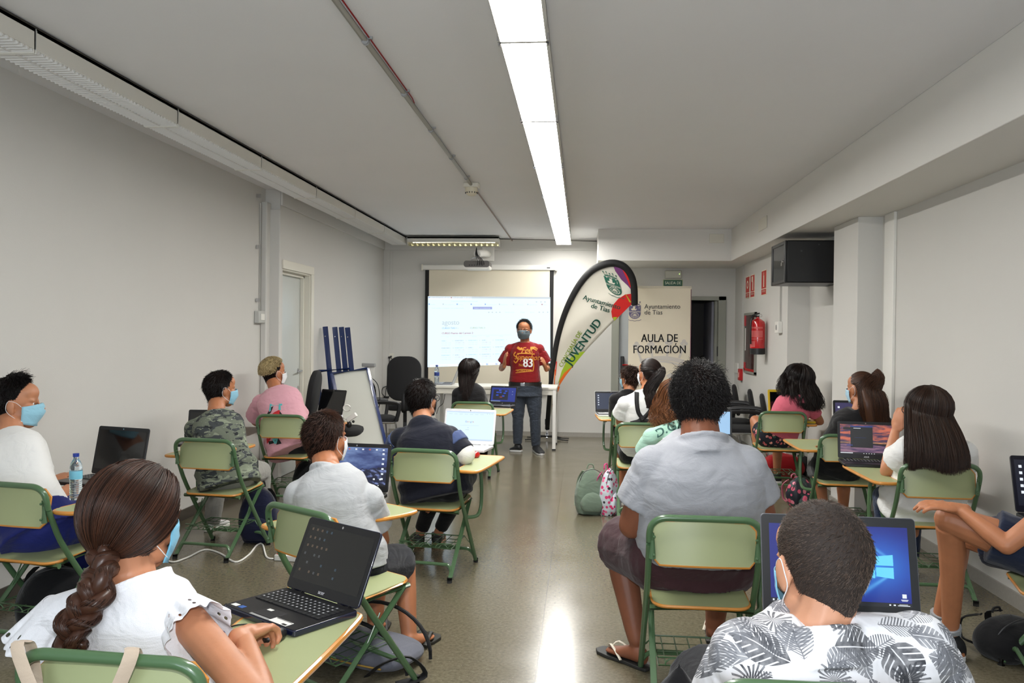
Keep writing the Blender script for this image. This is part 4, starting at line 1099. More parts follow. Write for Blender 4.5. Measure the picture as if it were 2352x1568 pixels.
def EMV(name, s=.9):
    k = NT('screen ' + name); a = k.add('ShaderNodeVertexColor', layer_name='col')
    k.put(k.b.inputs['Base Color'], (0.01, 0.01, 0.01, 1)); k.put(k.b.inputs['Emission Color'], a.outputs[0])
    k.b.inputs['Emission Strength'].default_value = s * .54; k.b.inputs['Roughness'].default_value = .4
    return k.m
GRIDS = []
def picture(parent, name, f, fn, mat, nu=110, nv=70, k=.5):
    """fine grid whose vertices carry the colours of the shown wallpaper"""
    vs = [f(i / nu, j / nv, k) for j in range(nv + 1) for i in range(nu + 1)]
    fs = [(j * (nu + 1) + i, j * (nu + 1) + i + 1, (j + 1) * (nu + 1) + i + 1, (j + 1) * (nu + 1) + i) for j in range(nv) for i in range(nu)]
    me = MB().add(vs, fs).mesh(name, mat)
    at = me.color_attributes.new('col', 'FLOAT_COLOR', 'POINT')
    data = []
    for j in range(nv + 1):
        for i in range(nu + 1): data.extend(c(*fn(i / nu, j / nv)))
    at.data.foreach_set('color', data)
    return obj(name, me, None, parent, smooth=0)
def fbm(x, y, s=3.0):
    return noise.fractal(Vector((x * s, y * s, 0)), .6, 2.1, 4)
def lerp3(a, b, t):
    t = max(0, min(1, t)); return tuple(a[i] + (b[i] - a[i]) * t for i in range(3))
def W_win(u, v):
    cx, cy = .77, .50; dx, dy = (u - cx) * 1.6, v - cy
    d = math.hypot(dx * .8, dy); col = lerp3((40, 130, 228), (8, 24, 120), d * 1.9)
    if u < .89:
        a = abs(dy) / (abs(.89 - u) + .06)
        for a0, w_ in ((1.15, .16), (.62, .1), (.3, .12)):
            g = math.exp(-((a - a0) / w_) ** 2) * max(0, 1 - abs(.89 - u) * 1.7); col = lerp3(col, (110, 200, 250), g * .75)
    return lerp3(col, (20, 70, 190), .35 * fbm(u, v, 4) * max(0, 1 - d))
def W_mount(u, v):
    col = lerp3((34, 46, 96), (112, 134, 178), v * 1.1 - .1 + .6 * fbm(u, v * 1.6, 2.5) - abs(u - .3) * .5)
    h = .36 + .16 * u * u + .05 * fbm(u, 0, 9)
    if v < h:
        col = lerp3((24, 28, 52), (120, 134, 186), 1.6 * fbm(u * 1.4 + v * .6, v, 9) - .1)
    return col
def W_sunset(u, v):
    if v > .36: return lerp3(lerp3((60, 46, 76), (196, 104, 80), 1.2 * fbm(u * .7, v * 2.6, 4) + .45), (206, 170, 96), max(0, .5 - abs(v - .38) * 9))
    if v > .26 + .1 * (1 - u) * .3 and v > .36 - .1 * abs(u - .2): return (28, 22, 34)
    return lerp3((70, 54, 86), (138, 104, 122), .5 + fbm(u, v * 4, 3))
def S_off(icons=0):
    def s(b, f, w, h):
        poly_fn(b, [(0, 0), (1, 0), (1, 1), (0, 1)], lambda x, y: f(x, y, 0), 0)
        R_ = random.Random(3)
        if icons:
            for i in range(8):
                for j in range(6):
                    if R_.random() < .82 and (i < 5 or j > 3): 
                        x, y = .05 + i * .075, .9 - j * .15
                        icon_grid(b, f, [(x, y, x + .028, y + .045, 1 + R_.randrange(3), 1)])
        return [m_glass, EM('dim grey', 92, 96, 100, .35), EM('dim blue', 62, 86, 104, .35), EM('dim tan', 118, 96, 76, .35)]
    return s
def S_win(b, f, w, h):
    """blue desktop with a glowing four-pane window and light beams"""
    mats = [EM('win deep', 10, 26, 128, .9), EM('win mid', 14, 60, 178, .9), EM('win light', 38, 118, 216, .95), EM('win pane', 96, 200, 246, 1.0), EM('win beam', 62, 150, 232, .95), EM('taskbar', 6, 8, 24, .7), EM('icon white', 225, 232, 240, .9), EM('win haze', 20, 84, 198, .9)]
    poly_fn(b, [(0, 0), (1, 0), (1, 1), (0, 1)], lambda x, y: f(x, y, 0), 0)
    cx, cy = .765, .50
    GRIDS.append((W_win, 'win'))
    for (x0, x1) in ((.645, .752), (.762, .885)):
        for s in (1, -1):
            k0, k1 = .012, .13 + (.02 if x1 > .7 else .0)
            poly_fn(b, [(x0, cy + s * k0), (x1, cy + s * k0), (x1, cy + s * (k1 + .0)), (x0, cy + s * (k1 - .025))], lambda x, y: f(x, y, 4), 3)
    icon_grid(b, f, [(0, 0, 1, .052, 5, 5), (.012, .015, .024, .038, 6, 6), (.045, .012, .06, .04, 6, 6), (.08, .015, .094, .036, 6, 6), (.11, .012, .126, .04, 7, 6), (.9, .018, .985, .026, 6, 6), (.91, .032, .97, .038, 6, 6), (.87, .018, .885, .035, 6, 6), (.84, .018, .852, .035, 6, 6), (.935, .115, .965, .165, 6, 6), (.925, .09, .975, .098, 6, 6), (.93, .078, .97, .085, 6, 6)])
    return mats
def S_mount(b, f, w, h):
    mats = [EM('dusk', 46, 62, 112, .85), EM('dusk light', 92, 116, 166, .85), EM('dusk pale', 150, 168, 200, .85), EM('ridge', 22, 26, 48, .7), EM('snow', 104, 120, 170, .75), EM('icon white', 225, 232, 240, .9), EM('icon red', 190, 90, 80, .8), EM('taskbar', 6, 8, 24, .7)]
    poly_fn(b, [(0, 0), (1, 0), (1, 1), (0, 1)], lambda x, y: f(x, y, 0), 0)
    GRIDS.append((W_mount, 'mount'))
    r_ = [(0, 0, 1, .045, 7, 3)]
    for i in range(9): r_.append((.04 + .11 * i, .93, .07 + .11 * i, .965, 6 if i in (3, 6) else 5, 3))
    for i in range(6): r_.append((.92, .82 - .13 * i, .955, .865 - .13 * i, 5, 3))
    for i in range(2): r_.append((.8 + .1 * i, .16, .83 + .1 * i, .2, 5, 3))
    for i in range(5): r_.append((.6 + .07 * i, .012, .62 + .07 * i, .03, 5, 3.5))
    icon_grid(b, f, r_)
    return mats
def S_search(b, f, w, h):
    mats = [EM('page', 214, 236, 250, .95), EM('page bar', 196, 216, 240, .9), EM('text grey', 130, 140, 150, .7), EM('g blue', 60, 110, 210, .8), EM('g red', 210, 60, 50, .8), EM('g yellow', 230, 180, 40, .85), EM('g green', 60, 150, 80, .8), EM('bar dark', 60, 90, 150, .8)]
    poly_fn(b, [(0, 0), (1, 0), (1, 1), (0, 1)], lambda x, y: f(x, y, 0), 0)
    r_ = [(0, .965, 1, 1, 1, 1), (.25, .95, .9, .953, 2, 1), (0, 0, 1, .045, 1, 1), (.3, .51, .7, .513, 2, 1), (.42, .36, .5, .366, 2, 1), (.46, .42, .49, .45, 1, 1)]
    for i in range(7): r_.append((.05 + .11 * i, .90, .12 + .11 * i, .905, 2, 1)); r_.append((.03 + .05 * i, .01, .045 + .05 * i, .03, 7, 2))
    for i in range(3): r_.append((.85 + .05 * i, .93, .865 + .05 * i, .94, 2, 1))
    icon_grid(b, f, r_)
    X = .405
    for ch, mi, dx in zip('Google', (3, 4, 5, 3, 6, 4), (.042, .034, .034, .034, .015, .03)):
        text_fn(b, ch, .085, lambda x, y: f(X + x * h / w, .62 + y, 2), mi, .0, 1.0, align='LEFT'); X += dx
    return mats
def S_puzzle(b, f, w, h):
    mats = [EM('navy', 22, 46, 140, .8), EM('dark', 14, 18, 46, .6), EM('tile blue', 30, 70, 190, .8), EM('pale', 150, 170, 200, .7), EM('red', 150, 50, 60, .7)]
    poly_fn(b, [(0, 0), (1, 0), (1, 1), (0, 1)], lambda x, y: f(x, y, 0), 0)
    r_ = [(.08, .12, .7, .85, 1, 1), (0, 0, .4, .05, 3, 1)]
    for (x, y) in ((.2, .6), (.32, .6), (.5, .55), (.2, .4), (.45, .35), (.55, .7), (.3, .75)): r_.append((x, y, x + .1, y + .1, 2, 2))
    r_.append((.36, .28, .46, .36, 4, 2)); r_.append((.85, .7, .89, .75, 3, 1)); r_.append((.85, .5, .89, .55, 3, 1))
    icon_grid(b, f, r_); return mats
def S_plain(rgb, s=.7, extra=True):
    def g(b, f, w, h):
        poly_fn(b, [(0, 0), (1, 0), (1, 1), (0, 1)], lambda x, y: f(x, y, 0), 0)
        icon_grid(b, f, [(.05, .82 - .14 * i, .09, .88 - .14 * i, 1, 1) for i in range(5)] + ([(.82, .9, .86, .94, 2, 1)] if extra else []) + [(0, 0, 1, .04, 3, 1)])
        return [EM('plain%d' % rgb[0], *rgb, s), EM('icon white', 225, 232, 240, .9), EM('icon red', 190, 90, 80, .8), EM('taskbar', 6, 8, 24, .7)]
    return g
def S_sunset(b, f, w, h):
    mats = [EM('sunset mauve', 92, 62, 84, .7), EM('sunset orange', 168, 96, 74, .75), EM('sunset violet', 58, 50, 88, .7), EM('editor dark', 26, 28, 32, .6), EM('editor bar', 40, 62, 130, .8), EM('white line', 210, 214, 220, .8), EM('water', 84, 66, 92, .7), EM('hill', 22, 18, 28, .5), EM('glow', 196, 160, 90, .8)]
    poly_fn(b, [(0, 0), (1, 0), (1, 1), (0, 1)], lambda x, y: f(x, y, 0), 0)
    GRIDS.append((W_sunset, 'sunset'))
    icon_grid(b, f, [(.2, .22, .63, .93, 3, 3), (.2, .91, .63, .95, 4, 3.5), (.06, .82, .2, .9, 3, 3), (.26, .86, .40, .88, 5, 4), (.28, .55, .5, .556, 4, 4), (.12, .28, .24, .31, 4, 4), (.03, .86, .05, .9, 4, 3), (.03, .76, .05, .8, 4, 3), (0, 0, 1, .06, 7, 3), (0, .02, .24, .05, 5, 4)] + [(.44 + .05 * i, .015, .46 + .05 * i, .035, 5, 4) for i in range(5)])
    return mats
def put(key, px, py, rzd, *a, z=ZT, **k):
    """px, py = middle of the hinge line on the tablet in the photo"""
    d_ = a[2]; p = G(px, py, z + .02); rz = R(rzd)
    off = Matrix.Rotation(rz, 3, 'Z') @ Vector((0, d_ / 2, 0))
    return laptop(key, a[0], (p.x - off.x, p.y - off.y, z + .001), rz, *a[1:], **k)
put('acer', 738, 1372, -34, 'small dark blue laptop with dim icons, on the tablet next to the braided girl', .345, .228, 24, m_navy, m_lb, m_key, S_off(1), ('acer', .017), bez=.018)
t_ = [o for o in COL.objects if o.get('label', '').startswith('small dark blue laptop')][0]
sb_ = MB().bx(-.155, -.128, -.098, -.082, .0185, .0188, 0).bx(-.12, -.098, -.098, -.080, .0185, .0188, 1).bx(.045, .125, -.107, -.078, .0185, .0189, 0).bx(.05, .12, -.082, -.0795, .0189, .0191, 2).bx(.1, .12, -.104, -.096, .0189, .0191, 2).bx(-.03, -.008, -.06, -.048, .0196, .0199, 0).bx(-.045, .045, -.109, -.1, .0185, .0192, 3)
obj('sticker', sb_, [M('white sticker', c(225, 225, 220), .5), M('blue sticker', c(50, 90, 160), .4), m_black, m_grey], t_, smooth=0)
put('leaf', 1932, 1420, -2.5, 'large grey laptop with glowing blue window picture before the leaf shirt boy', .44, .27, 14, m_gl, m_lb, m_key, S_win, None, bez=.024)
put('mount', 812, 1128, -6, 'black laptop with mountain dusk wallpaper in front of the pale grey T-shirt boy', .37, .25, 12, m_lb, m_lb, m_key, S_mount, None, bez=.016)
put('white', 1075, 1020, -9, 'white laptop showing a Google search page beside the hoodie boy', .395, .26, 15, m_wl, m_wl, m_wk, S_search, None, bez=.014)
put('puzzle', 1154, 928, -14, 'black laptop with blue puzzle picture on the tablet nearest the desk', .33, .22, 18, m_lb, m_sil, m_key, S_puzzle, ('hp', .012))
put('black', 757, 951, -26, 'black laptop with dark screen beside the pink T-shirt boy', .33, .24, 16, m_lb, m_lb, m_key, S_off(), ('acer', .014), chin=.25)
put('bigblack', 268, 1092, -16, 'black laptop with dark screen against the left wall', .37, .26, 12, m_lb, m_lb, m_key, S_off(), None, chin=.27)
put('camo', 482, 1010, 6, 'black laptop mostly hidden by the boy in camouflage T-shirt', .34, .25, 10, m_lb, m_lb, m_key, S_off(), None)
put('kid', 1405, 947, 6, 'laptop with white base and dark blue screen beside the small boy with glasses', .35, .24, 20, m_wl, m_lb, m_wk, S_plain((16, 40, 78), .6, False), None)
put('mint', 1628, 1006, -8, 'black laptop with pale blue page beside the curly haired person in mint', .36, .24, 16, m_lb, m_lb, m_key, S_plain((150, 190, 226), .9), None)
put('yellow', 1812, 961, 0, 'laptop with a yellow rim in front of the girl in pink', .40, .24, 12, M('yellow rim', c(206, 178, 30), .4), M('yellow rim', c(206, 178, 30), .4), m_key, S_off(), None, bez=.02, chin=.29)
put('pony', 1978, 1004, -2, 'black laptop with lilac icons hidden behind the high ponytail girl', .43, .25, 10, m_lb, m_lb, m_key, S_plain((58, 52, 96), .7), None, chin=.30)
put('sunset', 1990, 1054, -8, 'black laptop with sunset wallpaper and dark window beside the long haired girl', .36, .25, 12, m_lb, m_lb, m_key, S_sunset, ('ASUS', .014), chin=.25)
laptop('edge', 'black laptop cut off by the right edge of the picture', (2.21, 3.93, ZT + .002), R(-8), .37, .25, 20, m_lb, m_lb, m_key, S_plain((14, 18, 34), .6), None, chin=.27)
t = laptop('teacher', 'silver laptop seen edge-on on the white desk', (W(1022, 886, 11.1).x, 11.1, tz + .001), R(-88), .33, .23, 22, m_sil, m_sil, m_key, S_plain((150, 170, 200), .6), None)
t['group'] = ''
del t['group']

# ------------------------------------------------------------ bottles and small things
def bottle(label, loc, s=1.0, cap=(36, 60, 150), lab=(120, 190, 215)):
    t = thing('water_bottle', label, 'bottle', loc)
    prof = [(.001, 0), (.030, 0), (.034, .006)]
    for i in range(8): prof += [(.034, .015 + i * .012), (.0315, .021 + i * .012)]
    prof += [(.034, .115), (.034, .165), (.0315, .17), (.034, .178), (.030, .20), (.02, .222), (.014, .232), (.014, .245)]
    obj('body', MB().lathe([(r * s, z * s) for r, z in prof], n=24), M('clear bottle plastic', c(225, 235, 240), .05, trans=.93, spec=.5), t)
    obj('label', MB().lathe([(.0345 * s, .118 * s), (.0348 * s, .12 * s), (.0348 * s, .162 * s), (.0345 * s, .164 * s)], n=24), M('bottle label %d' % lab[0], c(*lab), .4), t)
    obj('cap', MB().lathe([(.0165 * s, .243 * s), (.017 * s, .262 * s), (.0, .264 * s)], n=20), M('blue cap', c(*cap), .35), t)
    return t
p = G(174, 1147, ZT)
bottle('half-clear water bottle with blue cap on the tablet by the left wall', (p.x, p.y, ZT + .0016), .86)
bottle('water bottle with blue label on the white desk', (W(1003, 884, 11.0).x, 11.0, tz + .001), 1.0, lab=(40, 60, 130))
# ------------------------------------------------------------ people
def skin(name, col, rough=.5):
    if name in MATS: return MATS[name]
    k = NT(name); b = k.b; co = k.coord()
    f = k.noise(co, 22, 3)
    k.put(b.inputs['Base Color'], k.mix(f, tuple(v * .86 for v in col[:3]) + (1,), tuple(min(1, v * 1.12) for v in col[:3]) + (1,)))
    b.inputs['Roughness'].default_value = rough
    b.inputs['Subsurface Weight'].default_value = .08; b.inputs['Subsurface Radius'].default_value = (.01, .004, .002)
    k.bump(k.noise(co, 260, 2), .1, .002)
    MATS[name] = k.m
    return k.m
SK = {'a': skin('skin light', c(206, 150, 118)), 'b': skin('skin tanned', c(178, 116, 80)), 'c': skin('skin brown', c(132, 80, 56)), 'd': skin('skin warm', c(190, 130, 96))}
def lerp(a, b, t): return Vector(a).lerp(Vector(b), t)
def cone(mb, a, b, ra, rb, n=14, round_=True, k=4, up=(0, 0, 1)):
    a, b = Vector(a), Vector(b)
    mb.tube([a.lerp(b, i / k) for i in range(k + 1)], [ra + (rb - ra) * i / k for i in range(k + 1)], n, up=up)
    if round_: mb.ell(a, ra, n=n, m=8); mb.ell(b, rb, n=n, m=8)
    return mb
def limb(mb, pts, rad, n=14, round_=True):
    P = smoothline(pts, 4); m = len(pts) - 1; rs = []
    for i in range(len(P)):
        t = i / 4; j = min(int(t), m - 1); f = t - j
        rs.append(rad[j] + (rad[j + 1] - rad[j]) * f)
    mb.tube(P, rs, n)
    if round_: mb.ell(P[0], rs[0] * .98, n=n, m=8); mb.ell(P[-1], rs[-1] * .98, n=n, m=8)
    return mb
def ering(ctr, sx, sy, rx, ry, n=24, pw=2.4):
    out = []
    for j in range(n):
        a = 2 * PI * j / n; ca, sa = math.cos(a), math.sin(a)
        out.append(ctr + sx * (rx * math.copysign(abs(ca) ** (2 / pw), ca)) + sy * (ry * math.copysign(abs(sa) ** (2 / pw), sa)))
    return out
def torso(mb, hip, neck, side, prof, back=.02, inf=0.0, t0=-1.0, t1=1.0):
    """prof: list (t, halfwidth, halfdepth) from hip (0) to neck (1)"""
    hip, neck = Vector(hip), Vector(neck); up = (neck - hip).normalized()
    side = (side - up * side.dot(up)).normalized(); fwd = up.cross(side)
    rings = []
    for (t, w, d) in prof:
        if t < t0 - 1e-6 or t > t1 + 1e-6: continue
        c0 = hip.lerp(neck, t) - fwd * (back * math.sin(PI * max(0, min(1, t))))
        rings.append(ering(c0, side, fwd, w + inf, d + inf))
    mb.loft(rings)
    return fwd
def hand(mb, wrist, d, nrm, k=1.0, curl=.5, left=False, spread=.1):
    """d: towards the fingertips, nrm: out of the back of the hand, thumb on the side (left flips it)"""
    d = Vector(d).normalized(); nrm = Vector(nrm); nrm = (nrm - d * nrm.dot(d)).normalized(); s = d.cross(nrm) * (-1 if left else 1)
    w = Vector(wrist)
    pal = w + d * .05 * k
    Rm = Matrix((s, d, nrm)).transposed()
    mb.ell(pal, (.038 * k, .052 * k, .016 * k), Rm)
    cone(mb, w - d * .02 * k, w + d * .03 * k, .024 * k, .022 * k)
    for i, (x, L) in enumerate(((-.030, .070), (-.010, .080), (.0105, .074), (.030, .058))):
        p = w + d * (.086 - .004 * abs(i - 1.2)) * k + s * x * k
        q = p - d * .03 * k; dd = (d + s * (x * 3 * spread)).normalized(); up = nrm
        pts = [q, p]; seg = (.42, .32, .26)
        for j in range(3):
            a = curl * (.5 + .35 * j); dd = (dd * math.cos(a) - up * math.sin(a)).normalized(); up = (up - dd * up.dot(dd)).normalized()
            p = p + dd * L * seg[j] * k; pts.append(p)
        r_ = [.0092 * k, .0092 * k, .0086 * k, .0082 * k, .0068 * k]
        mb.tube(pts, r_, 8); mb.ell(pts[-1], r_[-1], n=8, m=6)
        for j in (1, 2, 3): mb.ell(pts[j], r_[j], n=8, m=6)
    th = [w + d * .015 * k - s * .022 * k, w + d * .045 * k - s * .048 * k - nrm * .006 * k, w + d * .072 * k - s * .058 * k - nrm * .016 * k, w + d * .092 * k - s * .052 * k - nrm * .026 * k * (1 + curl)]
    mb.tube(th, [.014 * k, .0125 * k, .0105 * k, .008 * k], 8); mb.ell(th[-1], .008 * k, n=8, m=6)
    mb.ell(w + d * .035 * k - s * .022 * k - nrm * .004 * k, (.018 * k, .026 * k, .015 * k), Rm)
def foot(mb, ankle, toe, k=1.0, inf=0.0, floor=.0):
    a = Vector(ankle); t = Vector((toe[0], toe[1], 0)); b = Vector((a.x, a.y, 0)); d = (t - b).normalized(); s = Vector((d.y, -d.x, 0))
    L = (t - b).length + .05 * k; rings = []; h = b - d * .05 * k
    for (u, w, z) in ((0, .018, .04), (.06, .030, .062), (.2, .034, .078), (.4, .037, .062), (.62, .044, .042), (.82, .043, .028), (.95, .033, .022), (1.0, .018, .016)):
        c0 = h + d * (L * u); w = w * k + inf; z = z * k + inf
        rings.append([c0 + s * (w * math.cos(x)) + Vector((0, 0, floor + z * .5 + z * .5 * math.sin(x))) for x in [2 * PI * j / 14 for j in range(14)]])
    mb.loft(rings)
def headmat(ctr, yaw, pitch=0, roll=0):
    return Matrix.Translation(ctr) @ Matrix.Rotation(R(yaw), 4, 'Z') @ Matrix.Rotation(R(pitch), 4, 'X') @ Matrix.Rotation(R(roll), 4, 'Y')
def head(mb, H, k, ears=True):
    def e(c0, r_, rot=None):
        Rm = H.to_3x3() if rot is None else H.to_3x3() @ rot
        mb.ell(H @ (Vector(c0) * k), tuple(v * k for v in r_), Rm, 20, 14)
    e((0, -.012, .02), (.073, .094, .086)); e((0, .018, -.04), (.058, .066, .068)); e((0, .052, -.088), (.034, .032, .025))
    for s in (-1, 1):
        e((s * .034, .056, -.026), (.028, .028, .03)); e((s * .03, .066, .018), (.022, .014, .008)); e((s * .045, .02, -.07), (.02, .04, .022))
        if ears:
            e((s * .077, -.008, -.012), (.008, .019, .030), Matrix.Rotation(R(s * -18), 3, 'Z')); e((s * .074, .0, -.034), (.007, .011, .012))
    e((0, .036, .046), (.060, .052, .048)); e((0, .062, .020), (.046, .022, .011))
    for s in (-1, 1): e((s * .030, .066, .012), (.017, .014, .006)); e((s * .030, .066, -.009), (.016, .012, .005))
    mb.tube([H @ (Vector(p) * k) for p in ((0, .083, .014), (0, .097, -.012), (0, .108, -.030))], [.008 * k, .011 * k, .014 * k], 10)
    e((0, .1, -.032), (.017, .012, .010)); e((0, .086, -.056), (.024, .010, .006)); e((0, .084, -.066), (.021, .010, .006))
def eyes(H, k, parent):
    b = MB()
    for s in (-1, 1):
        b.ell(H @ (Vector((s * .030, .0675, .002)) * k), .0105 * k, None, 12, 8, 0)
        b.ell(H @ (Vector((s * .030, .0725, .002)) * k), .0065 * k, None, 10, 8, 1)
    obj('eyes', b, [M('eye white', c(225, 220, 214), .2), M('iris', c(40, 26, 18), .15)], parent)
def mask(H, k, parent, col=(120, 186, 214), name='face_mask', loops=True, edge=True):
    b = MB(); na, nv = 22, 8; vs = []
    for j in range(nv + 1):
        v = j / nv
        for i in range(na + 1):
            a = R(-74 + 148 * i / na); mid = math.cos(a) ** 2
            z = .004 * mid - .012 * (1 - mid) - (.105 - .028 * (1 - mid)) * v
            rad = 1.0 - .22 * max(0, v - .45) ** 1.2 * 1.4
            y = .012 + (.086 + .018 * mid * math.sin(PI * min(1, v * 1.1 + .12)) + .002 * math.sin(v * 20)) * math.cos(a) * rad
            x = (.0735 * rad) * math.sin(a)
            vs.append(H @ (Vector((x, y, z)) * k))
    m_ = na + 1
    b.add(vs, [(j * m_ + i, j * m_ + i + 1, (j + 1) * m_ + i + 1, (j + 1) * m_ + i) for j in range(nv) for i in range(na)])
    o = obj(name, b, cloth('mask %d %d' % col[:2], c(*col), 0, 900, .25, .7), parent, smooth=180, fix=False)
    sd = o.modifiers.new('s', 'SOLIDIFY'); sd.thickness = .0015; sd.offset = 1
    if loops:
        l = MB()
        for s in (-1, 1):
            l.tube(smoothline([H @ (Vector(p) * k) for p in ((s * .070, .036, -.014), (s * .078, .014, .006), (s * .083, -.014, .012), (s * .083, -.024, -.01), (s * .078, -.020, -.035), (s * .076, .006, -.058), (s * .064, .040, -.078))], 4), .0011 * k, 6)
        obj('ear_loop', l, M('white elastic', c(228, 230, 232), .6), o)
    return o
def glasses(H, k, parent):
    b = MB()
    for s in (-1, 1):
        b.tube([H @ (Vector((s * .032 + .026 * math.cos(a), .100 - .006 * abs(math.cos(a)), .004 + .018 * math.sin(a))) * k) for a in [2 * PI * i / 16 for i in range(16)]], .0022 * k, 6, closed=True)
        b.tube([H @ (Vector(p) * k) for p in ((s * .058, .096, .008), (s * .078, .05, .008), (s * .083, -.01, .006), (s * .084, -.02, -.006))], .002 * k, 6)
    b.tube([H @ (Vector(p) * k) for p in ((-.007, .103, .006), (.007, .103, .006))], .002 * k, 6)
    obj('glasses', b, m_black, parent)

# ---- hair
CC = Vector((0, -.012, .02)); CR = Vector((.073, .094, .086))
def sk(H, k, az, th, off, tilt=20):
    """point on the skull: az from the face (0) to the back (180), th from the crown"""
    T = Matrix.Rotation(R(tilt), 3, 'X')
    a_ = abs((math.degrees(az) + 180) % 360 - 180); TH = R(108)
    ex = max(0, th - TH) if a_ > 95 else 0; th = min(th, TH) if a_ > 95 else th
    d = T @ Vector((math.sin(th) * math.sin(az), math.sin(th) * math.cos(az), math.cos(th)))
    sc_ = 1 / math.sqrt(sum((d[i] / CR[i]) ** 2 for i in range(3)))
    if ex: return H @ ((CC + d * sc_) * k + d * off + Vector((-d.x * .55, .42, -1)) * (ex * .105 * k))
    return H @ ((CC + d * sc_) * k + d * off)
def hlimit(az, lim, tilt=20):
    """hairline angle from the crown for azimuth az, lim = (front, temple, side, back)"""
    a = abs((math.degrees(az) + 180) % 360 - 180); pts = [(0, lim[0]), (50, lim[1]), (76, lim[2]), (94, lim[2] - 3), (112, lim[3] - 2), (150, lim[3] + 2), (180, lim[3])]
    for (x0, y0), (x1, y1) in zip(pts, pts[1:]):
        if a <= x1: return R(y0 + (y1 - y0) * (a - x0) / (x1 - x0))
    return R(lim[3])
def strands(name, paths, rad, mat, parent, taper=.35, nside=3):
    P = np.array(paths, dtype=float); N, K, _ = P.shape
    T = np.gradient(P, axis=1); T /= np.linalg.norm(T, axis=2, keepdims=True) + 1e-9
    ref = np.array([.31, .77, .2]); A = np.cross(T, ref); A /= np.linalg.norm(A, axis=2, keepdims=True) + 1e-9
    B = np.cross(T, A); prof = np.linspace(1, taper, K)[None, :, None] * (rad if np.isscalar(rad) else np.array(rad)[:, None, None])
    V = np.stack([P + prof * (A * math.cos(2 * PI * i / nside) + B * math.sin(2 * PI * i / nside)) for i in range(nside)], axis=2)
    V = V.reshape(-1, 3)
    idx = np.arange(N * K * nside).reshape(N, K, nside)
    q = []
    for i in range(nside):
        j = (i + 1) % nside
        q.append(np.stack([idx[:, :-1, i], idx[:, :-1, j], idx[:, 1:, j], idx[:, 1:, i]], axis=-1).reshape(-1, 4))
    Q = np.concatenate(q)
    me = bpy.data.meshes.new(name)
    me.vertices.add(len(V)); me.vertices.foreach_set('co', V.ravel())
    me.loops.add(Q.size); me.loops.foreach_set('vertex_index', Q.ravel().astype(np.int32))
    me.polygons.add(len(Q)); me.polygons.foreach_set('loop_start', (np.arange(len(Q)) * 4).astype(np.int32))
    me.update(calc_edges=True); me.validate()
    me.materials.append(mat)
    return obj(name, me, None, parent, smooth=180)
m_scalp = M('hair base', c(22, 16, 14), .95, spec=.05)
def cap_shell(H, k, lim, vol, volf=None, n=40, m=12):
    b = MB(); vs = []
    for j in range(m + 1):
        t = j / m
        for i in range(n):
            az = 2 * PI * i / n; th = hlimit(az, lim) * max(t, .001)
            v = vol if volf is None else vol * volf(az, t)
            off = v * (1 - max(0, (t - .8) / .2) ** 2 * .9) + .001
            vs.append(sk(H, k, az, th, off))
    b.add(vs, [(j * n + i, j * n + (i + 1) % n, (j + 1) * n + (i + 1) % n, (j + 1) * n + i) for j in range(m) for i in range(n)])
    return b
def short_hair(H, k, parent, mat, lim=(54, 70, 97, 140), vol=.010, n=2500, L=.028, lift=.45, rad=.0011, curl=0, seed=1, volf=None, swirl=.5, K=5, shellmat=None):
    hs = obj('hair', cap_shell(H, k, lim, vol * .72, volf), shellmat if shellmat and shellmat.name.startswith('hair base') else m_scalp, parent, smooth=180)
    rs = random.Random(seed); paths = []
    for _ in range(n):
        az = rs.uniform(0, 2 * PI); t = math.sqrt(rs.random()) * .99; th = hlimit(az, lim) * t + .01
        v = (vol if volf is None else vol * volf(az, t)) * (1 - max(0, (t - .8) / .2) ** 2 * .9)
        lv = rs.uniform(.35, .75)
        p0 = Vector(sk(H, k, az, th, v * lv))
        e = .05; p1 = Vector(sk(H, k, az + swirl * e / max(.3, math.sin(th)), th + e, v * lv))
        nn = (Vector(sk(H, k, az, th, v + .02)) - Vector(sk(H, k, az, th, v))).normalized(); tt = (p1 - p0).normalized()
        LL = L * rs.uniform(.6, 1.2) * (1 if volf is None else max(.25, volf(az, t))); jit = Vector((rs.gauss(0, 1), rs.gauss(0, 1), rs.gauss(0, 1))) * .22
        path = []; ph = rs.uniform(0, 6.28); sidev = nn.cross(tt)
        for q_ in range(K):
            u = q_ / (K - 1)
            p = p0 + (tt + jit) * LL * u + nn * (LL * lift * (u - .45 * u * u))
            if curl: p += (sidev * math.sin(ph + u * 7) + nn * math.cos(ph + u * 7)) * curl * u
            path.append(tuple(p))
        paths.append(path)
    strands('strands', paths, rad, mat, hs)
    return hs
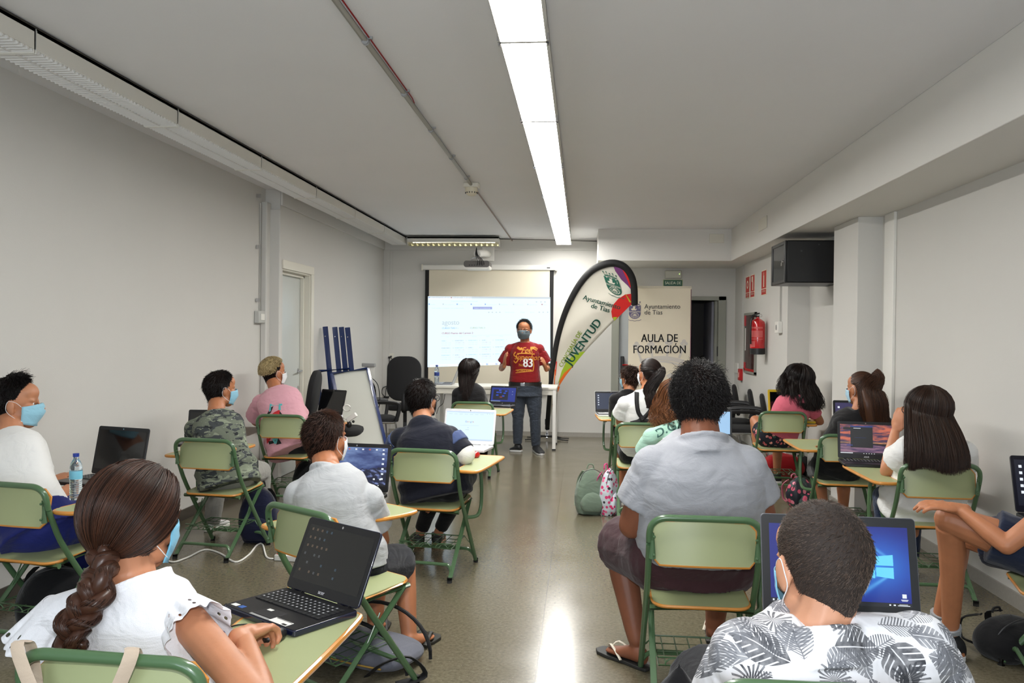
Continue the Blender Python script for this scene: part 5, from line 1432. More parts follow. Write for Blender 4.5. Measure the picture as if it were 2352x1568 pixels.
def drape_hair(H, k, parent, mat, phi=(-150, 150), zend=None, spread=.05, n=2500, rad=.0013, wave=0.0, thick=.03, vol=.012, seed=2, K=16, wavefreq=9, backpull=0.0, out=None, narrow=0.0, bdir=None):
    """loose hair from the crown, over the back of the head and hanging down; phi 0 = back of the head"""
    obj_ = None; Ztop = (H @ (CC * k)).z
    bx_ = H.to_3x3() @ Vector((0, -1, 0)); bx_.z = 0; bx_.normalize(); bx_ = Vector(bdir) if bdir else bx_; sx_ = H.to_3x3() @ Vector((1, 0, 0))
    def path(ph, lay, K=K, ze=0, w=0.0, pw=0.0):
        az = PI - ph; P = []; f = .36
        thm = R(100) if abs(ph) < R(100) else R(88)
        E = Vector(sk(H, k, az, thm, vol + lay)); base = None
        L = E.z - zend(ph) + ze
        cx = (H @ (CC * k))
        for i in range(K):
            t = i / (K - 1)
            if t < f:
                p = Vector(sk(H, k, az, thm * (t / f) ** .9 + .02, vol + lay * min(1, t / f + .3)))
            else:
                u = (t - f) / (1 - f)
                o = Vector((E.x - cx.x, E.y - cx.y, 0)).normalized()
                p = E + o * (spread * math.sin(u * PI * .6) + lay * .4 * u) - Vector((0, 0, 1)) * L * u + bx_ * backpull * math.sin(u * PI / 2)
                if narrow: 
                    mid = cx + bx_ * (.1 * k + backpull * u); q_ = Vector((mid.x, mid.y, p.z)); p = p.lerp(q_, narrow * u ** 1.5)
            if w:
                a = pw + t * wavefreq; amp = w * max(0, t - .2) * 1.6
                p = p + sx_ * math.sin(a) * amp + bx_ * math.cos(a * 1.3 + 1) * amp * .7
            P.append(p)
        return P
    N = 36; b = MB(); g = [path(R(phi[0]) + (R(phi[1] - phi[0])) * i / N, 0) for i in range(N + 1)]
    vs = [p for P in g for p in P]; m_ = K
    b.add(vs, [(i * m_ + j, (i + 1) * m_ + j, (i + 1) * m_ + j + 1, i * m_ + j + 1) for i in range(N) for j in range(m_ - 1)])
    hs = obj('hair', b, mat, parent, smooth=180, fix=False)
    obj('fringe', cap_shell(H, k, (50, 64, 84, 92), vol), mat, hs, smooth=180)
    rs = random.Random(seed)
    paths = []
    for _ in range(n // 4):
        az = rs.uniform(-2.0, 2.0); m2 = hlimit(az, (50, 64, 86, 92)); o2 = vol + rs.random() * .006
        paths.append([tuple(sk(H, k, az + .25 * math.copysign((i / (K - 1)) ** 2, az), m2 * i / (K - 1) + .01, o2)) for i in range(K)])
    for _ in range(n):
        ph = R(rs.uniform(*phi)); cl = math.floor(ph * 14) ; r2 = random.Random(cl * 7 + seed)
        paths.append([tuple(p) for p in path(ph + rs.gauss(0, .02), rs.random() ** 1.5 * thick, K, rs.uniform(-.03, .012), wave * rs.uniform(.6, 1.3), r2.uniform(0, 6.28) + rs.gauss(0, .35))])
    strands('strands', paths, rad, mat, hs)
    return hs
def gathered_hair(H, k, parent, mat, tie, lim=(52, 68, 98, 126), vol=.012, n=2200, rad=.0012, seed=4, K=12, bulge=.0):
    """hair combed from the hairline over the skull to one tied point"""
    hs = obj('hair', cap_shell(H, k, lim, vol), mat, parent, smooth=180)
    tie = Vector(tie); cen = H @ (CC * k); rs = random.Random(seed); paths = []
    Hi = H.inverted()
    def onsk(p, off):
        q_ = (Hi @ p) / k - CC; s_ = math.sqrt(sum((q_[i] / CR[i]) ** 2 for i in range(3)))
        d = q_.normalized(); return H @ ((CC + q_ / s_) * k + d * off)
    for _ in range(n):
        az = rs.uniform(0, 2 * PI); t = rs.uniform(.0, 1) ** .5; th = hlimit(az, lim) * t
        p0 = Vector(sk(H, k, az, th, 0)); off = vol * rs.uniform(.8, 1.25) + bulge * rs.random(); d0 = p0 - cen; d1 = tie - cen
        path = []
        for i in range(K):
            u = i / (K - 1)
            q_ = cen + d0.normalized().slerp(d1.normalized(), u ** .9) * d0.length if d0.normalized().dot(d1.normalized()) > -.98 else p0.lerp(tie, u)
            p = onsk(q_, off * (1 - .0 * u))
            if u > .8: p = p.lerp(tie, (u - .8) / .2 * .8)
            path.append(tuple(p))
        paths.append(path)
    strands('strands', paths, rad, mat, hs, taper=.9)
    return hs
def bundle(hs, mat, ctr, prof, n=900, rad=.0014, wave=.0, seed=6, K=16, flat=.6, wavefreq=9):
    """lock of hair along a line; prof: radii"""
    C0 = smoothline(ctr, 5); m = len(C0); rs = random.Random(seed); paths = []
    def at(t): x = t * (m - 1); i = min(int(x), m - 2); return C0[i].lerp(C0[i + 1], x - i)
    def rad_(t): x = t * (len(prof) - 1); i = min(int(x), len(prof) - 2); return prof[i] + (prof[i + 1] - prof[i]) * (x - i)
    b = MB(); ts = [i / 19 for i in range(20)]
    b.tube([at(t) for t in ts], [(rad_(t) * .9, rad_(t) * .9 * flat) for t in ts], 12)
    obj('lock', b, mat, hs, smooth=180)
    for _ in range(n):
        a = rs.uniform(0, 2 * PI); rr = .86 + .2 * rs.random(); ph = rs.uniform(0, 6); e = rs.uniform(.9, 1.04); path = []; w = wave * rs.uniform(.5, 1.4)
        for i in range(K):
            t = min(1, i / (K - 1) * e); d = (at(min(1, t + .02)) - at(max(0, t - .02))).normalized(); x, y, _ = frame(d, (0, 1, 0.01))
            r_ = rad_(t) * rr; p = at(t) + x * math.cos(a) * r_ + y * math.sin(a) * r_ * flat
            if e > 1 and i == K - 1: p += d * .01
            if w: p += x * math.sin(ph + t * wavefreq) * w + y * math.cos(ph + t * wavefreq * 1.2) * w
            path.append(tuple(p))
        paths.append(path)
    strands('lock_strands', paths, rad, mat, hs)

# ---- whole figures
TOR = [(-.15, .158, .112), (-.06, .150, .105), (.08, .160, .115), (.25, .150, .108), (.42, .140, .100), (.6, .150, .106), (.76, .152, .104), (.86, .138, .092), (.94, .10, .075), (1.0, .062, .058)]
def person(label, D, group=None):
    """D: joints in world space and style; the body is one fused skin, clothes and hair are its children"""
    g = D.get; s = g('s', 1.0); w = g('w', 1.0); k = g('k', 1.1)
    hip, neck = Vector(D['hip']), Vector(D['neck']); SL, SR = Vector(D['sl']), Vector(D['sr'])
    side = (SR - SL).normalized(); prof = [(t, a * s * w * g('wf', {}).get(i, 1), d * s * g('dw', w)) for i, (t, a, d) in enumerate(TOR)]
    ar = g('armr', 1.0) * s; lr = g('lr', 1.0) * s; vox = g('vox', .007)
    H = headmat(D['head'], *D['hrot'])
    sk_ = SK[g('skin', 'b')]
    b = MB(); inner = [(t, a * .90, d * .90) for t, a, d in prof]
    fwd = torso(b, hip, neck, side, inner, g('back', .02))
    # neck and shoulders
    hb = H @ (Vector((0, -.018, -.055)) * k)
    cone(b, neck - (neck - hip).normalized() * .03, hb, .056 * k * g('nk', 1), .050 * k * g('nk', 1))
    for S in (SL, SR): cone(b, neck - Vector((0, 0, .02)), S, .048 * s, .047 * ar)
    head(b, H, k)
    arms = []
    for S, key in ((SL, 'l'), (SR, 'r')):
        E, Wr = D.get('e' + key), D.get('w' + key)
        if E is None: E = S + Vector((0, 0, -.27 * s)) - fwd * -.02
        if Wr is None: Wr = E + fwd * .22 * s + Vector((0, 0, .02))
        E, Wr = Vector(E), Vector(Wr)
        limb(b, [S, lerp(S, E, .5), E], [.049 * ar, .044 * ar, .036 * ar])
        limb(b, [E, lerp(E, Wr, .35), Wr], [.036 * ar, .037 * ar, .024 * ar])
        hd = g('h' + key) or ((Wr - E), Vector((0, 0, 1)))
        hand(b, Wr + (Wr - E).normalized() * .01, hd[0], hd[1], s * g('hk', 1.05), hd[2] if len(hd) > 2 else .45, left=(key == 'l') ^ bool(g('flip', False)))
        arms.append((S, E, Wr))
    Rp = Matrix((side, fwd, side.cross(fwd))).transposed(); pel = (.172 * s * w, .125 * s * w, .10 * s * lr)
    if D.get('seat', True): b.ell(hip - Vector((0, 0, .005)) + fwd * .01, tuple(v * .86 for v in pel), Rp)
    legs = []
    for sgn, key in ((-1, 'l'), (1, 'r')):
        Kn, An, To = D.get('k' + key), D.get('a' + key), D.get('t' + key)
        hj = hip + side * (sgn * .085 * s * w) - Vector((0, 0, .01))
        if Kn is None: Kn = hj + fwd * .42 * s + side * sgn * .02
        Kn = Vector(Kn)
        if An is None: An = Vector((Kn.x, Kn.y, .08)) - Vector((fwd.x, fwd.y, 0)).normalized() * .02
        An = Vector(An)
        if To is None: To = An + Vector((fwd.x, fwd.y, 0)).normalized() * .16 * s
        limb(b, [hj, lerp(hj, Kn, .5), Kn], [.088 * lr * w, .076 * lr * (w + 1) / 2, .055 * lr])
        mid = lerp(Kn, An, .35) - Vector((fwd.x, fwd.y, 0)).normalized() * .015
        limb(b, [Kn, mid, An], [.053 * lr, .052 * lr, .031 * lr])
        foot(b, An, To, s * g('fk', 1.0), floor=g('sole', .012)); legs.append((hj, Kn, An, Vector(To)))
    me = blobmesh('person', b, vox, [sk_], 3)
    o = obj('person', me, None); o.name = 'person'
    org = Vector((hip.x, hip.y, 0)); 
    me.transform(Matrix.Translation(-org)); o.location = org
    tag(o, label, 'person', group)
    def child(name, mb, mat, fold=0, vx=None, sm=3, lab=None, horiz=1.0):
        m_ = blobmesh(name, mb, vx or g('cvox', vox * 1.1), mat, sm, fold, len(label), horiz)
        c_ = obj(name, m_, None, o, smooth=180); c_.location = -org
        if lab: c_['label'] = lab
        return c_
    def fixloc(c_): c_.location = -org; return c_
    # shirt
    if g('top'):
        T = D['top']; inf = T.get('inf', .012) * s; m = T['mat']; b = MB()
        t0 = T.get('hem', -.06)
        def at_(t):
            for (ta, aa, da), (tb, ab, db) in zip(prof, prof[1:]):
                if t <= tb: u = (t - ta) / (tb - ta); return (t, aa + (ab - aa) * u, da + (db - da) * u)
        pr = [(t, a + (T.get('flare', .006) if t < .1 else 0), d) for t, a, d in prof if t >= t0 + .02]
        if t0 > prof[0][0]: pr = [at_(t0)] + pr
        if t0 <= -.15: pr = [(-.21, prof[0][1], prof[0][2])] + pr; pr = [(t, a * (1.15 if t < .1 else 1), d * (1.22 if t < .1 else 1)) for t, a, d in pr]
        pr = pr[:-1] + [(1.0, prof[-1][1] * T.get('collar', 1.12), prof[-1][2] * T.get('collar', 1.12))]
        torso(b, hip, neck, side, pr, g('back', .02), inf)
        for S in (SL, SR): cone(b, neck - Vector((0, 0, .03)), S, .05 * s + inf * .6, .05 * ar + inf * .8)
        f = T.get('sleeve', .55); sr = T.get('sr', 1.0)
        for S, E, Wr in arms:
            if f > 1:
                limb(b, [S, lerp(S, E, .5), E], [(.052 * ar + inf) * 1.0, .049 * ar + inf, .042 * ar + inf])
                limb(b, [E, lerp(E, Wr, .4), lerp(E, Wr, min(1, f - 1))], [.042 * ar + inf, .042 * ar + inf, .030 * ar + inf], round_=False); b.ell(E, .042 * ar + inf)
            elif f > 0:
                cone(b, S, lerp(S, E, f), .052 * ar + inf, (.050 * ar + inf * 1.25) * sr, round_=False); b.ell(S, .052 * ar + inf)
        if T.get('hood'):
            up = Vector((0, 0, 1)); nb = neck + Vector((0, 0, -.0))
            b.ell(nb - fwd * .065 * s + up * -.04, (.105 * s, .06 * s, .095 * s)); b.ell(nb - fwd * .05 * s + up * .02, (.075 * s, .045 * s, .035 * s))
            for q_ in (-1, 1): b.ell(nb + side * q_ * .06 * s + up * .01, (.035 * s, .06 * s, .035 * s))
        if T.get('band', True):
            nu = (Vector(D['head']) - neck).normalized(); up_ = (Vector((0, 0, 1)) * 1.5 + nu).normalized(); xs = side.normalized(); ys = up_.cross(xs).normalized(); cr_ = .064 * k * g('nk', 1)
            for_ring = [neck + up_ * (T.get('bz', -.012) - .018 * math.sin(a)) + xs * cr_ * math.cos(a) + ys * (cr_ * 1.0 * math.sin(a) - .004) for a in [2 * PI * i / 24 for i in range(24)]]
            b.tube(for_ring, [(.010, .014)] * 24, 8, closed=True)
            rr_ = lambda dz, f_: [neck + up_ * (T.get('bz', -.012) + dz - .018 * math.sin(a)) + xs * cr_ * f_ * math.cos(a) + ys * (cr_ * f_ * math.sin(a) - .004) for a in [2 * PI * i / 24 for i in range(24)]]
            b.loft([rr_(-.075, 1.32), rr_(-.045, 1.2), rr_(-.02, 1.08), rr_(0, 1.0)])
        sh = child('shirt', b, m, T.get('fold', .0022), sm=T.get('sm', 4)); D['shirt_obj'] = sh
    if g('pants'):
        T = D['pants']; inf = T.get('inf', .010) * s; b = MB(); f = T.get('len', 1.9)
        torso(b, hip, neck, side, [(t, a, d) for t, a, d in prof if t <= T.get('waist', .12)], g('back', .02), inf)
        if D.get('seat', True): b.ell(hip - Vector((0, 0, .005)) + fwd * .01, tuple(v + inf for v in pel), Rp)
        for (hj, Kn, An, To) in legs:
            if f <= 1:
                limb(b, [hj, lerp(hj, Kn, .5 * f), lerp(hj, Kn, f)], [.092 * lr * w + inf, .082 * lr * (w + 1) / 2 + inf, (.066 * lr + inf) * T.get('wide', 1.12)], round_=False); b.ell(hj, .09 * lr * w + inf)
            else:
                limb(b, [hj, lerp(hj, Kn, .5), Kn], [.092 * lr * w + inf, .08 * lr * (w + 1) / 2 + inf, .060 * lr + inf])
                e = f - 1; q_ = lerp(Kn, An, e)
                limb(b, [Kn, lerp(Kn, q_, .5), q_], [.058 * lr + inf, .054 * lr + inf, .042 * lr + inf], round_=False)
        if T.get('skirt'):
            (h1, k1, _, _), (h2, k2, _, _) = legs
            for i in range(7):
                u = i / 6; a = h1.lerp(h2, u); bb = lerp(h1, k1, f).lerp(lerp(h2, k2, f), u); cone(b, a, bb, .085 * lr * w + inf, .07 * lr + inf, round_=False)
        child('trousers' if f > 1 else ('skirt' if T.get('skirt') else 'shorts'), b, T['mat'], T.get('fold', .002))
    if g('shoes'):
        T = D['shoes']
        for (hj, Kn, An, To) in legs:
            if T['kind'] == 'flip':
                d = Vector((To.x - An.x, To.y - An.y, 0)); L = d.length + .13 * s; d.normalize(); sv = Vector((d.y, -d.x, 0)); base = Vector((An.x, An.y, 0)) - d * .075 * s
                pts = [(-.0, .032), (.1, .037), (.4, .036), (.7, .048), (.9, .044), (1, .02)]
                ring = [base + d * L * u + sv * w_ * s for u, w_ in pts] + [base + d * L * u - sv * w_ * s for u, w_ in reversed(pts)]
                bb = MB(); bb.add([p + Vector((0, 0, z)) for z in (.001, .016) for p in ring], [tuple(range(11, -1, -1)), tuple(range(12, 24))] + [(i, (i + 1) % 12, 12 + (i + 1) % 12, 12 + i) for i in range(12)])
                so = obj('sandal', bb, T['mat'], o, bevel=.003); fixloc(so)
                st = MB(); top = base + d * L * .80 + Vector((0, 0, .018))
                for q_ in (-1, 1): st.tube(smoothline([top, base + d * L * .68 + sv * q_ * .025 * s + Vector((0, 0, .058 * s)), base + d * L * .42 + sv * q_ * .046 * s + Vector((0, 0, .02))], 4), (T.get('sw', .007)), 8, flat=.4)
                obj('strap', st, T.get('strap', T['mat']), so)
            else:
                bb = MB(); foot(bb, An + Vector((0, 0, 0)), An + (To - An) * 1.12, s * g('fk', 1.0), .008, floor=.014)
                if T['kind'] != 'low': pass
                cone(bb, Vector((An.x, An.y, .05)), Vector((An.x, An.y, .095 * s)), .040 * s, .042 * s, round_=False)
                so = child('shoe', bb, T['mat'], 0, sm=2)
                bb = MB(); d = Vector((To.x - An.x, To.y - An.y, 0)); L = d.length * 1.12 + .066 * s; d.normalize(); sv = Vector((d.y, -d.x, 0)); base = Vector((An.x, An.y, 0)) - d * .062 * s
                pts = [(-.0, .020), (.05, .034), (.4, .040), (.7, .051), (.88, .046), (.97, .028), (1.02, .01)]
                ring = [base + d * L * u + sv * w_ * s for u, w_ in pts] + [base + d * L * u - sv * w_ * s for u, w_ in reversed(pts)]
                bb.add([p + Vector((0, 0, z)) for z in (.001, .026) for p in ring], [tuple(range(13, -1, -1)), tuple(range(14, 28))] + [(i, (i + 1) % 14, 14 + (i + 1) % 14, 14 + i) for i in range(14)])
                obj('sole', bb, T['sole'], so, bevel=.004)
                if T.get('socks'):
                    bb = MB().tube([Vector((An.x, An.y, .07)), lerp(An, Kn, .02), lerp(An, Kn, .07)], [.044 * s, .043 * lr, .045 * lr], 12)
                    fixloc(obj('sock', bb, T['socks'], o))
    D['H'] = H; D['k_'] = k; D['obj'] = o; D['org'] = org; D['fix'] = fixloc; D['fwd'] = fwd; D['side'] = side; D['arms'] = arms
    if g('mask'): fixloc(mask(H, k, o, g('mask')))
    if g('eyes', True):
        eyes(H, k, o); fixloc(o.children[-1])
    if g('glasses'): glasses(H, k, o); fixloc([c_ for c_ in o.children if c_.name.startswith('glasses')][-1])
    return o
def child_fix(o, D):
    for c_ in o.children:
        if c_.type == 'MESH' and c_.location.length < 1e-9: c_.location = -D['org']
def bvh_of(ob):
    me = ob.data; return BVHTree.FromPolygons([v.co.copy() for v in me.vertices], [tuple(p.vertices) for p in me.polygons])
def printer(ob, y0, sgn=1, off=.0025):
    """lays flat print onto a garment seen along Y"""
    t = bvh_of(ob)
    def f(x, z, k=1):
        h = t.ray_cast(Vector((x, y0, z)), Vector((0, sgn, 0)))
        return Vector((x, (h[0].y if h[0] else y0 + sgn * .5) - sgn * (off + .0008 * k), z))
    return f
# ------------------------------------------------------------ the people in the room
def pl(key, x, y, z): return CH[key] @ Vector((x, y, z))
h_black = hairmat('hair black', c(10, 9, 10), c(30, 25, 24), .35)
h_brown = hairmat('hair dark brown', c(30, 18, 13), c(80, 50, 36), .34)
h_choc = hairmat('hair chocolate', c(26, 16, 12), c(66, 44, 32), .42)
h_dark = hairmat('hair darkest brown', c(14, 9, 8), c(38, 24, 20), .34)
h_mid = hairmat('hair chestnut', c(34, 20, 13), c(86, 54, 36), .4)
h_short = hairmat('hair short brown', c(34, 26, 22), c(112, 94, 82), .36)  # paler strand tone has the flash sheen painted into the brown
h_curl = hairmat('hair curly auburn', c(70, 40, 22), c(160, 104, 64), .5)
h_blond = hairmat('hair bleached', c(120, 98, 60), c(226, 206, 156), .5)

# 1 --- boy in white at the left wall
o = person('boy in white T-shirt and blue trousers with face mask sitting at the left wall', D := dict(
    s=1.08, w=.86, k=1.20, skin='d', hip=pl('left', -.08, -.0, .54), neck=W(20, 1000, 4.12), head=W(38, 925, 4.22), hrot=(-66, -3), sl=W(-14, 1045, 4.02), sr=W(66, 1046, 4.05),
    er=W(120, 1152, 4.0), wr=W(176, 1112, 4.28), el=W(2, 1160, 4.05), wl=W(112, 1108, 4.3), hr=(Vector((.3, .9, 0)), Vector((0, 0, 1)), .35), kl=pl('left', -.12, .45, .53), kr=pl('left', .14, .45, .53),
    al=pl('left', -.12, .30, .09), mask=(150, 200, 220),
    top=dict(mat=cloth('white tee', c(226, 226, 224), .02), sleeve=.42, inf=.016, sr=1.08, hem=-.145), pants=dict(mat=cloth('blue trousers', c(30, 38, 104)), len=1.9, inf=.03), shoes=dict(kind='trainer', mat=m_blackm, sole=m_darkgrey)))
H, k = D['H'], D['k_']
short_hair(H, k, o, h_black, (54, 70, 95, 134), .026, 5200, .034, .35, .0016, .004, 3, lambda az, t: (1.0 if t < .5 else max(.22, 1 - (t - .5) * 1.8)) * (1.35 if math.cos(az) > .4 else 1), shellmat=h_dark)
child_fix(o, D)

# 2 --- boy in camouflage
k_camo = NT('camouflage print'); co = k_camo.scale(k_camo.coord(), (1, 1, 2.4))
n1 = k_camo.noise(co, 7.5, 2, .5, 0, .8); n2 = k_camo.noise(k_camo.vmath('ADD', co, (3, 7, 1)), 12, 2, .5, 0, .8); n3 = k_camo.noise(k_camo.vmath('ADD', co, (9, 2, 5)), 14, 2)
cc_ = k_camo.mix(k_camo.math('GREATER_THAN', n1, .52), c(104, 110, 96), c(60, 64, 66)); cc_ = k_camo.mix(k_camo.math('GREATER_THAN', n2, .60), cc_, c(134, 142, 122)); cc_ = k_camo.mix(k_camo.math('GREATER_THAN', n3, .64), cc_, c(34, 37, 40))
cc_ = k_camo.mix(k_camo.math('GREATER_THAN', k_camo.noise(k_camo.scale(k_camo.coord(), (1, 1, 2.6)), 62, 2), .70), cc_, c(176, 182, 170))
k_camo.put(k_camo.b.inputs['Base Color'], cc_); k_camo.b.inputs['Roughness'].default_value = .9
o = person('boy in camouflage T-shirt and grey trousers with face mask, seen from behind', D := dict(
    s=1.0, w=1.02, k=1.12, skin='b', hip=pl('camo', .02, -.0, .525), neck=W(494, 948, 5.62), head=W(507, 893, 5.74), hrot=(-42, -4), sl=W(447, 985, 5.62), sr=W(527, 978, 5.72),
    er=W(547, 1045, 5.85), wr=W(540, 1072, 6.15), el=W(452, 1050, 5.85), wl=W(480, 1050, 6.1), kl=W(500, 1095, 6.05), kr=W(600, 1082, 5.92), al=W(486, 1212, 6.02), ar=W(598, 1205, 5.92), tr=W(570, 1235, 5.98),
    tl=W(486, 1212, 6.02) + Vector((.03, .17, 0)), mask=(138, 188, 210), back=.05,
    top=dict(mat=k_camo.m, sleeve=.7, inf=.02, hem=-.2), pants=dict(mat=cloth('grey melange trousers', c(140, 138, 132), .08), len=1.92, inf=.014), shoes=dict(kind='trainer', mat=M('white leather', c(222, 222, 220), .4), sole=m_white)))
H, k = D['H'], D['k_']
short_hair(H, k, o, h_black, (54, 70, 96, 136), .016, 4200, .026, .22, .0016, .0, 5, shellmat=h_dark)
child_fix(o, D)

# 3 --- boy in pink
o = person('boy in pink T-shirt with bleached curly hair seated beside the door', D := dict(
    s=1.04, w=1.08, k=1.12, skin='b', hip=pl('pink', 0, -.0, .54), neck=W(634, 896, 7.32), head=W(629, 855, 7.42), hrot=(-38, 0), sl=W(600, 926, 7.30), sr=W(670, 926, 7.36),
    er=W(692, 966, 7.5), wr=W(690, 968, 7.8), el=W(586, 968, 7.45), wl=W(600, 975, 7.75), kl=pl('pink', -.1, .45, .53), kr=pl('pink', .12, .45, .53), mask=(224, 226, 228), back=.04,
    top=dict(mat=cloth('pink tee', c(214, 160, 172)), sleeve=.72, inf=.03, hem=-.2, sr=1.15), pants=dict(mat=cloth('black shorts', c(22, 22, 26)), len=.9, inf=.014), shoes=dict(kind='trainer', mat=M('white leather', c(222, 222, 220), .4), sole=m_white, socks=m_blackm)))
H, k = D['H'], D['k_']
short_hair(H, k, o, h_black, (54, 66, 94, 136), .006, 1800, .012, .3, .0022, .0, 6, shellmat=h_dark)
hb = obj('curly_top', cap_shell(H, k, (54, 62, 74, 92)  , .020), h_blond, o, smooth=180)
rs = random.Random(4); pts_ = []
for _ in range(1500):
    az = rs.uniform(0, 2 * PI); th = hlimit(az, (54, 62, 74, 92)) * math.sqrt(rs.random()); p = sk(H, k, az, th, .014); n_ = (sk(H, k, az, th, .05) - p).normalized(); x, y, _d = frame(n_, (0, 0, 1)); ph = rs.uniform(0, 6)
    pts_.append([tuple(p + n_ * .016 * u + (x * math.cos(ph + u * 5) + y * math.sin(ph + u * 5)) * .009 * u) for u in (0, .3, .6, .9, 1.2)])
strands('curls', pts_, .0024, h_blond, hb)
P = printer(D['shirt_obj'], 6.6)
pr = MB(); cx = W(637, 930, 7.2)
def PP(px, py): q_ = W(px, py, 7.12); return (q_.x, q_.z)
for poly, mi in ((((625, 926), (652, 926), (652, 930), (629, 930), (629, 942), (625, 942)), 0), (((645, 930), (649, 930), (651, 940), (646, 940)), 0), (((628, 934), (634, 931), (630, 945), (624, 951), (621, 948)), 1), (((638, 944), (648, 939), (652, 949), (640, 951), (632, 949)), 2), (((648, 941), (655, 949), (650, 951)), 1),
                 (((627, 1002), (640, 998), (636, 1006), (628, 1014)), 2), (((641, 1003), (652, 998), (658, 1008), (648, 1014)), 0), (((632, 1008), (650, 1005), (645, 1012), (634, 1015)), 1), (((655, 1000), (664, 1012), (652, 1015)), 1), (((636, 998), (645, 997), (642, 1001)), 3)):
    mb_pts = []
    vv = []
    n = len(poly)
    poly_fn(pr, [PP(*q_) for q_ in poly], lambda x, z: P(x, z, 2), mi)
obj('print', pr, [M('print teal', c(90, 178, 182), .7), M('print black', c(20, 20, 24), .7), M('print red', c(190, 30, 40), .7), M('print white', c(225, 225, 225), .7)], D['obj'], smooth=0, fix=False)
child_fix(o, D)

# 4 --- boy in pale grey with black shorts
o = person('boy in pale grey T-shirt and black shorts wearing flip-flops, turned to his laptop', D := dict(
    s=.98, w=1.0, k=1.13, skin='b', vox=.006, hip=W(802, 1292, 3.62), neck=W(752, 1074, 3.70), head=W(748, 1006, 3.82), hrot=(-22, -2), sl=W(688, 1138, 3.66), sr=W(846, 1148, 3.66),
    er=W(878, 1240, 3.80), wr=W(862, 1168, 4.03), el=W(690, 1240, 3.85), wl=W(750, 1180, 4.05), kr=W(930, 1290, 3.98), kl=W(868, 1290, 4.1), al=W(860, 1480, 4.0), ar=W(942, 1492, 3.84), back=.045, sole=.016,
    tr=W(990, 1478, 4.0), mask=(226, 228, 232),
    top=dict(mat=cloth('pale grey tee', c(178, 180, 182), .05), sleeve=.62, inf=.022, hem=-.12, fold=.003, collar=1.25), pants=dict(mat=cloth('black navy shorts', c(24, 26, 34)), len=.84, inf=.012, wide=1.2), shoes=dict(kind='flip', mat=M('dark rubber', c(34, 34, 28), .6), sw=.012)))
H, k = D['H'], D['k_']
short_hair(H, k, o, h_brown, (54, 70, 96, 138), .014, 9000, .026, .16, .0011, .0, 8, swirl=.9, shellmat=h_brown)
P = printer(D['shirt_obj'], 3.0)
child_fix(o, D)

# 5 --- boy in hoodie
m_hood = cloth('navy hoodie', c(26, 28, 40))
o = person('boy in dark navy hoodie with blue and white sleeves, black tracksuit trousers', D := dict(
    s=1.0, w=1.12, k=1.14, skin='d', hip=pl('hood', 0, -.0, .53), neck=W(974, 975, 5.34), head=W(970, 916, 5.46), hrot=(-24, -2), sl=W(922, 1008, 5.30), sr=W(1032, 1004, 5.32),
    er=W(1066, 1042, 5.26), wr=W(1060, 1042, 5.56), el=W(905, 1050, 5.45), wl=W(940, 1050, 5.7), kl=pl('hood', -.09, .42, .53), kr=pl('hood', .10, .42, .53), al=W(962, 1232, 5.76), ar=W(1004, 1228, 5.8), tl=W(955, 1250, 5.9), tr=W(1010, 1240, 6.0), back=.03,
    top=dict(mat=m_hood, sleeve=1.0, inf=.026, hem=-.2, hood=True, fold=.003), pants=dict(mat=cloth('black tracksuit', c(20, 20, 22)), len=1.88, inf=.006), shoes=dict(kind='trainer', mat=m_black, sole=M('gum sole', c(150, 110, 80), .6)), mask=(26, 26, 28), glasses=True))
b = MB()
S, E, Wr = D['arms'][1]
limb(b, [lerp(S, E, .12), lerp(S, E, .6)], [.093, .089], round_=False)
o2 = obj('sleeve_band', blobmesh('sleeve_band', b, .008, [cloth('slate blue sleeve', c(70, 84, 122))], 2, .002), None, D['shirt_obj'], smooth=180); o2['label'] = 'slate blue upper sleeve'
b = MB(); limb(b, [lerp(S, E, .58), E], [.081, .074], round_=False); b.ell(E, .074); limb(b, [E, lerp(E, Wr, .8)], [.074, .055], round_=False)
o2 = obj('sleeve_end', blobmesh('sleeve_end', b, .008, [cloth('white sleeve', c(222, 220, 214))], 2, .002), None, D['shirt_obj'], smooth=180); o2['label'] = 'white lower sleeve'
S, E, Wr = D['arms'][0]
b = MB(); limb(b, [lerp(S, E, .0), lerp(S, E, .9)], [.093, .089], round_=False)
o2 = obj('sleeve_band', blobmesh('sleeve_band', b, .008, [cloth('slate blue sleeve', c(70, 84, 122))], 2, .002), None, D['shirt_obj'], smooth=180); o2['label'] = 'slate blue upper sleeve'
H, k = D['H'], D['k_']
short_hair(H, k, o, h_black, (54, 70, 97, 138), .018, 5000, .028, .2, .0015, .0, 9, shellmat=h_dark)
child_fix(o, D)

# 6 --- long haired girl before the desk
o = person('girl in black with long dark hair seated nearest the desk', D := dict(
    s=.94, w=.98, k=1.02, skin='b', vox=.009, hip=pl('back', 0, 0, .53), neck=W(1077, 882, 8.82), head=W(1079, 849, 8.9), hrot=(-20, 0), sl=W(1052, 904, 8.80), sr=W(1102, 904, 8.84), mask=(200, 210, 220),
    er=W(1110, 935, 8.95), wr=W(1118, 933, 9.2), top=dict(mat=cloth('black tee', c(24, 23, 25)), sleeve=.7, inf=.02), pants=dict(mat=cloth('black trousers', c(22, 22, 25)), len=1.9), shoes=dict(kind='trainer', mat=m_blackm, sole=m_white)))
H, k = D['H'], D['k_']
zz = W(1075, 922, 8.75).z
drape_hair(H, k, o, h_dark, (-120, 120), lambda ph: zz + .10 * abs(ph) ** 1.5, .0, 1800, .002, .012, .03, .014, 11, narrow=.45, backpull=.10, bdir=(0, -1, 0))
child_fix(o, D)

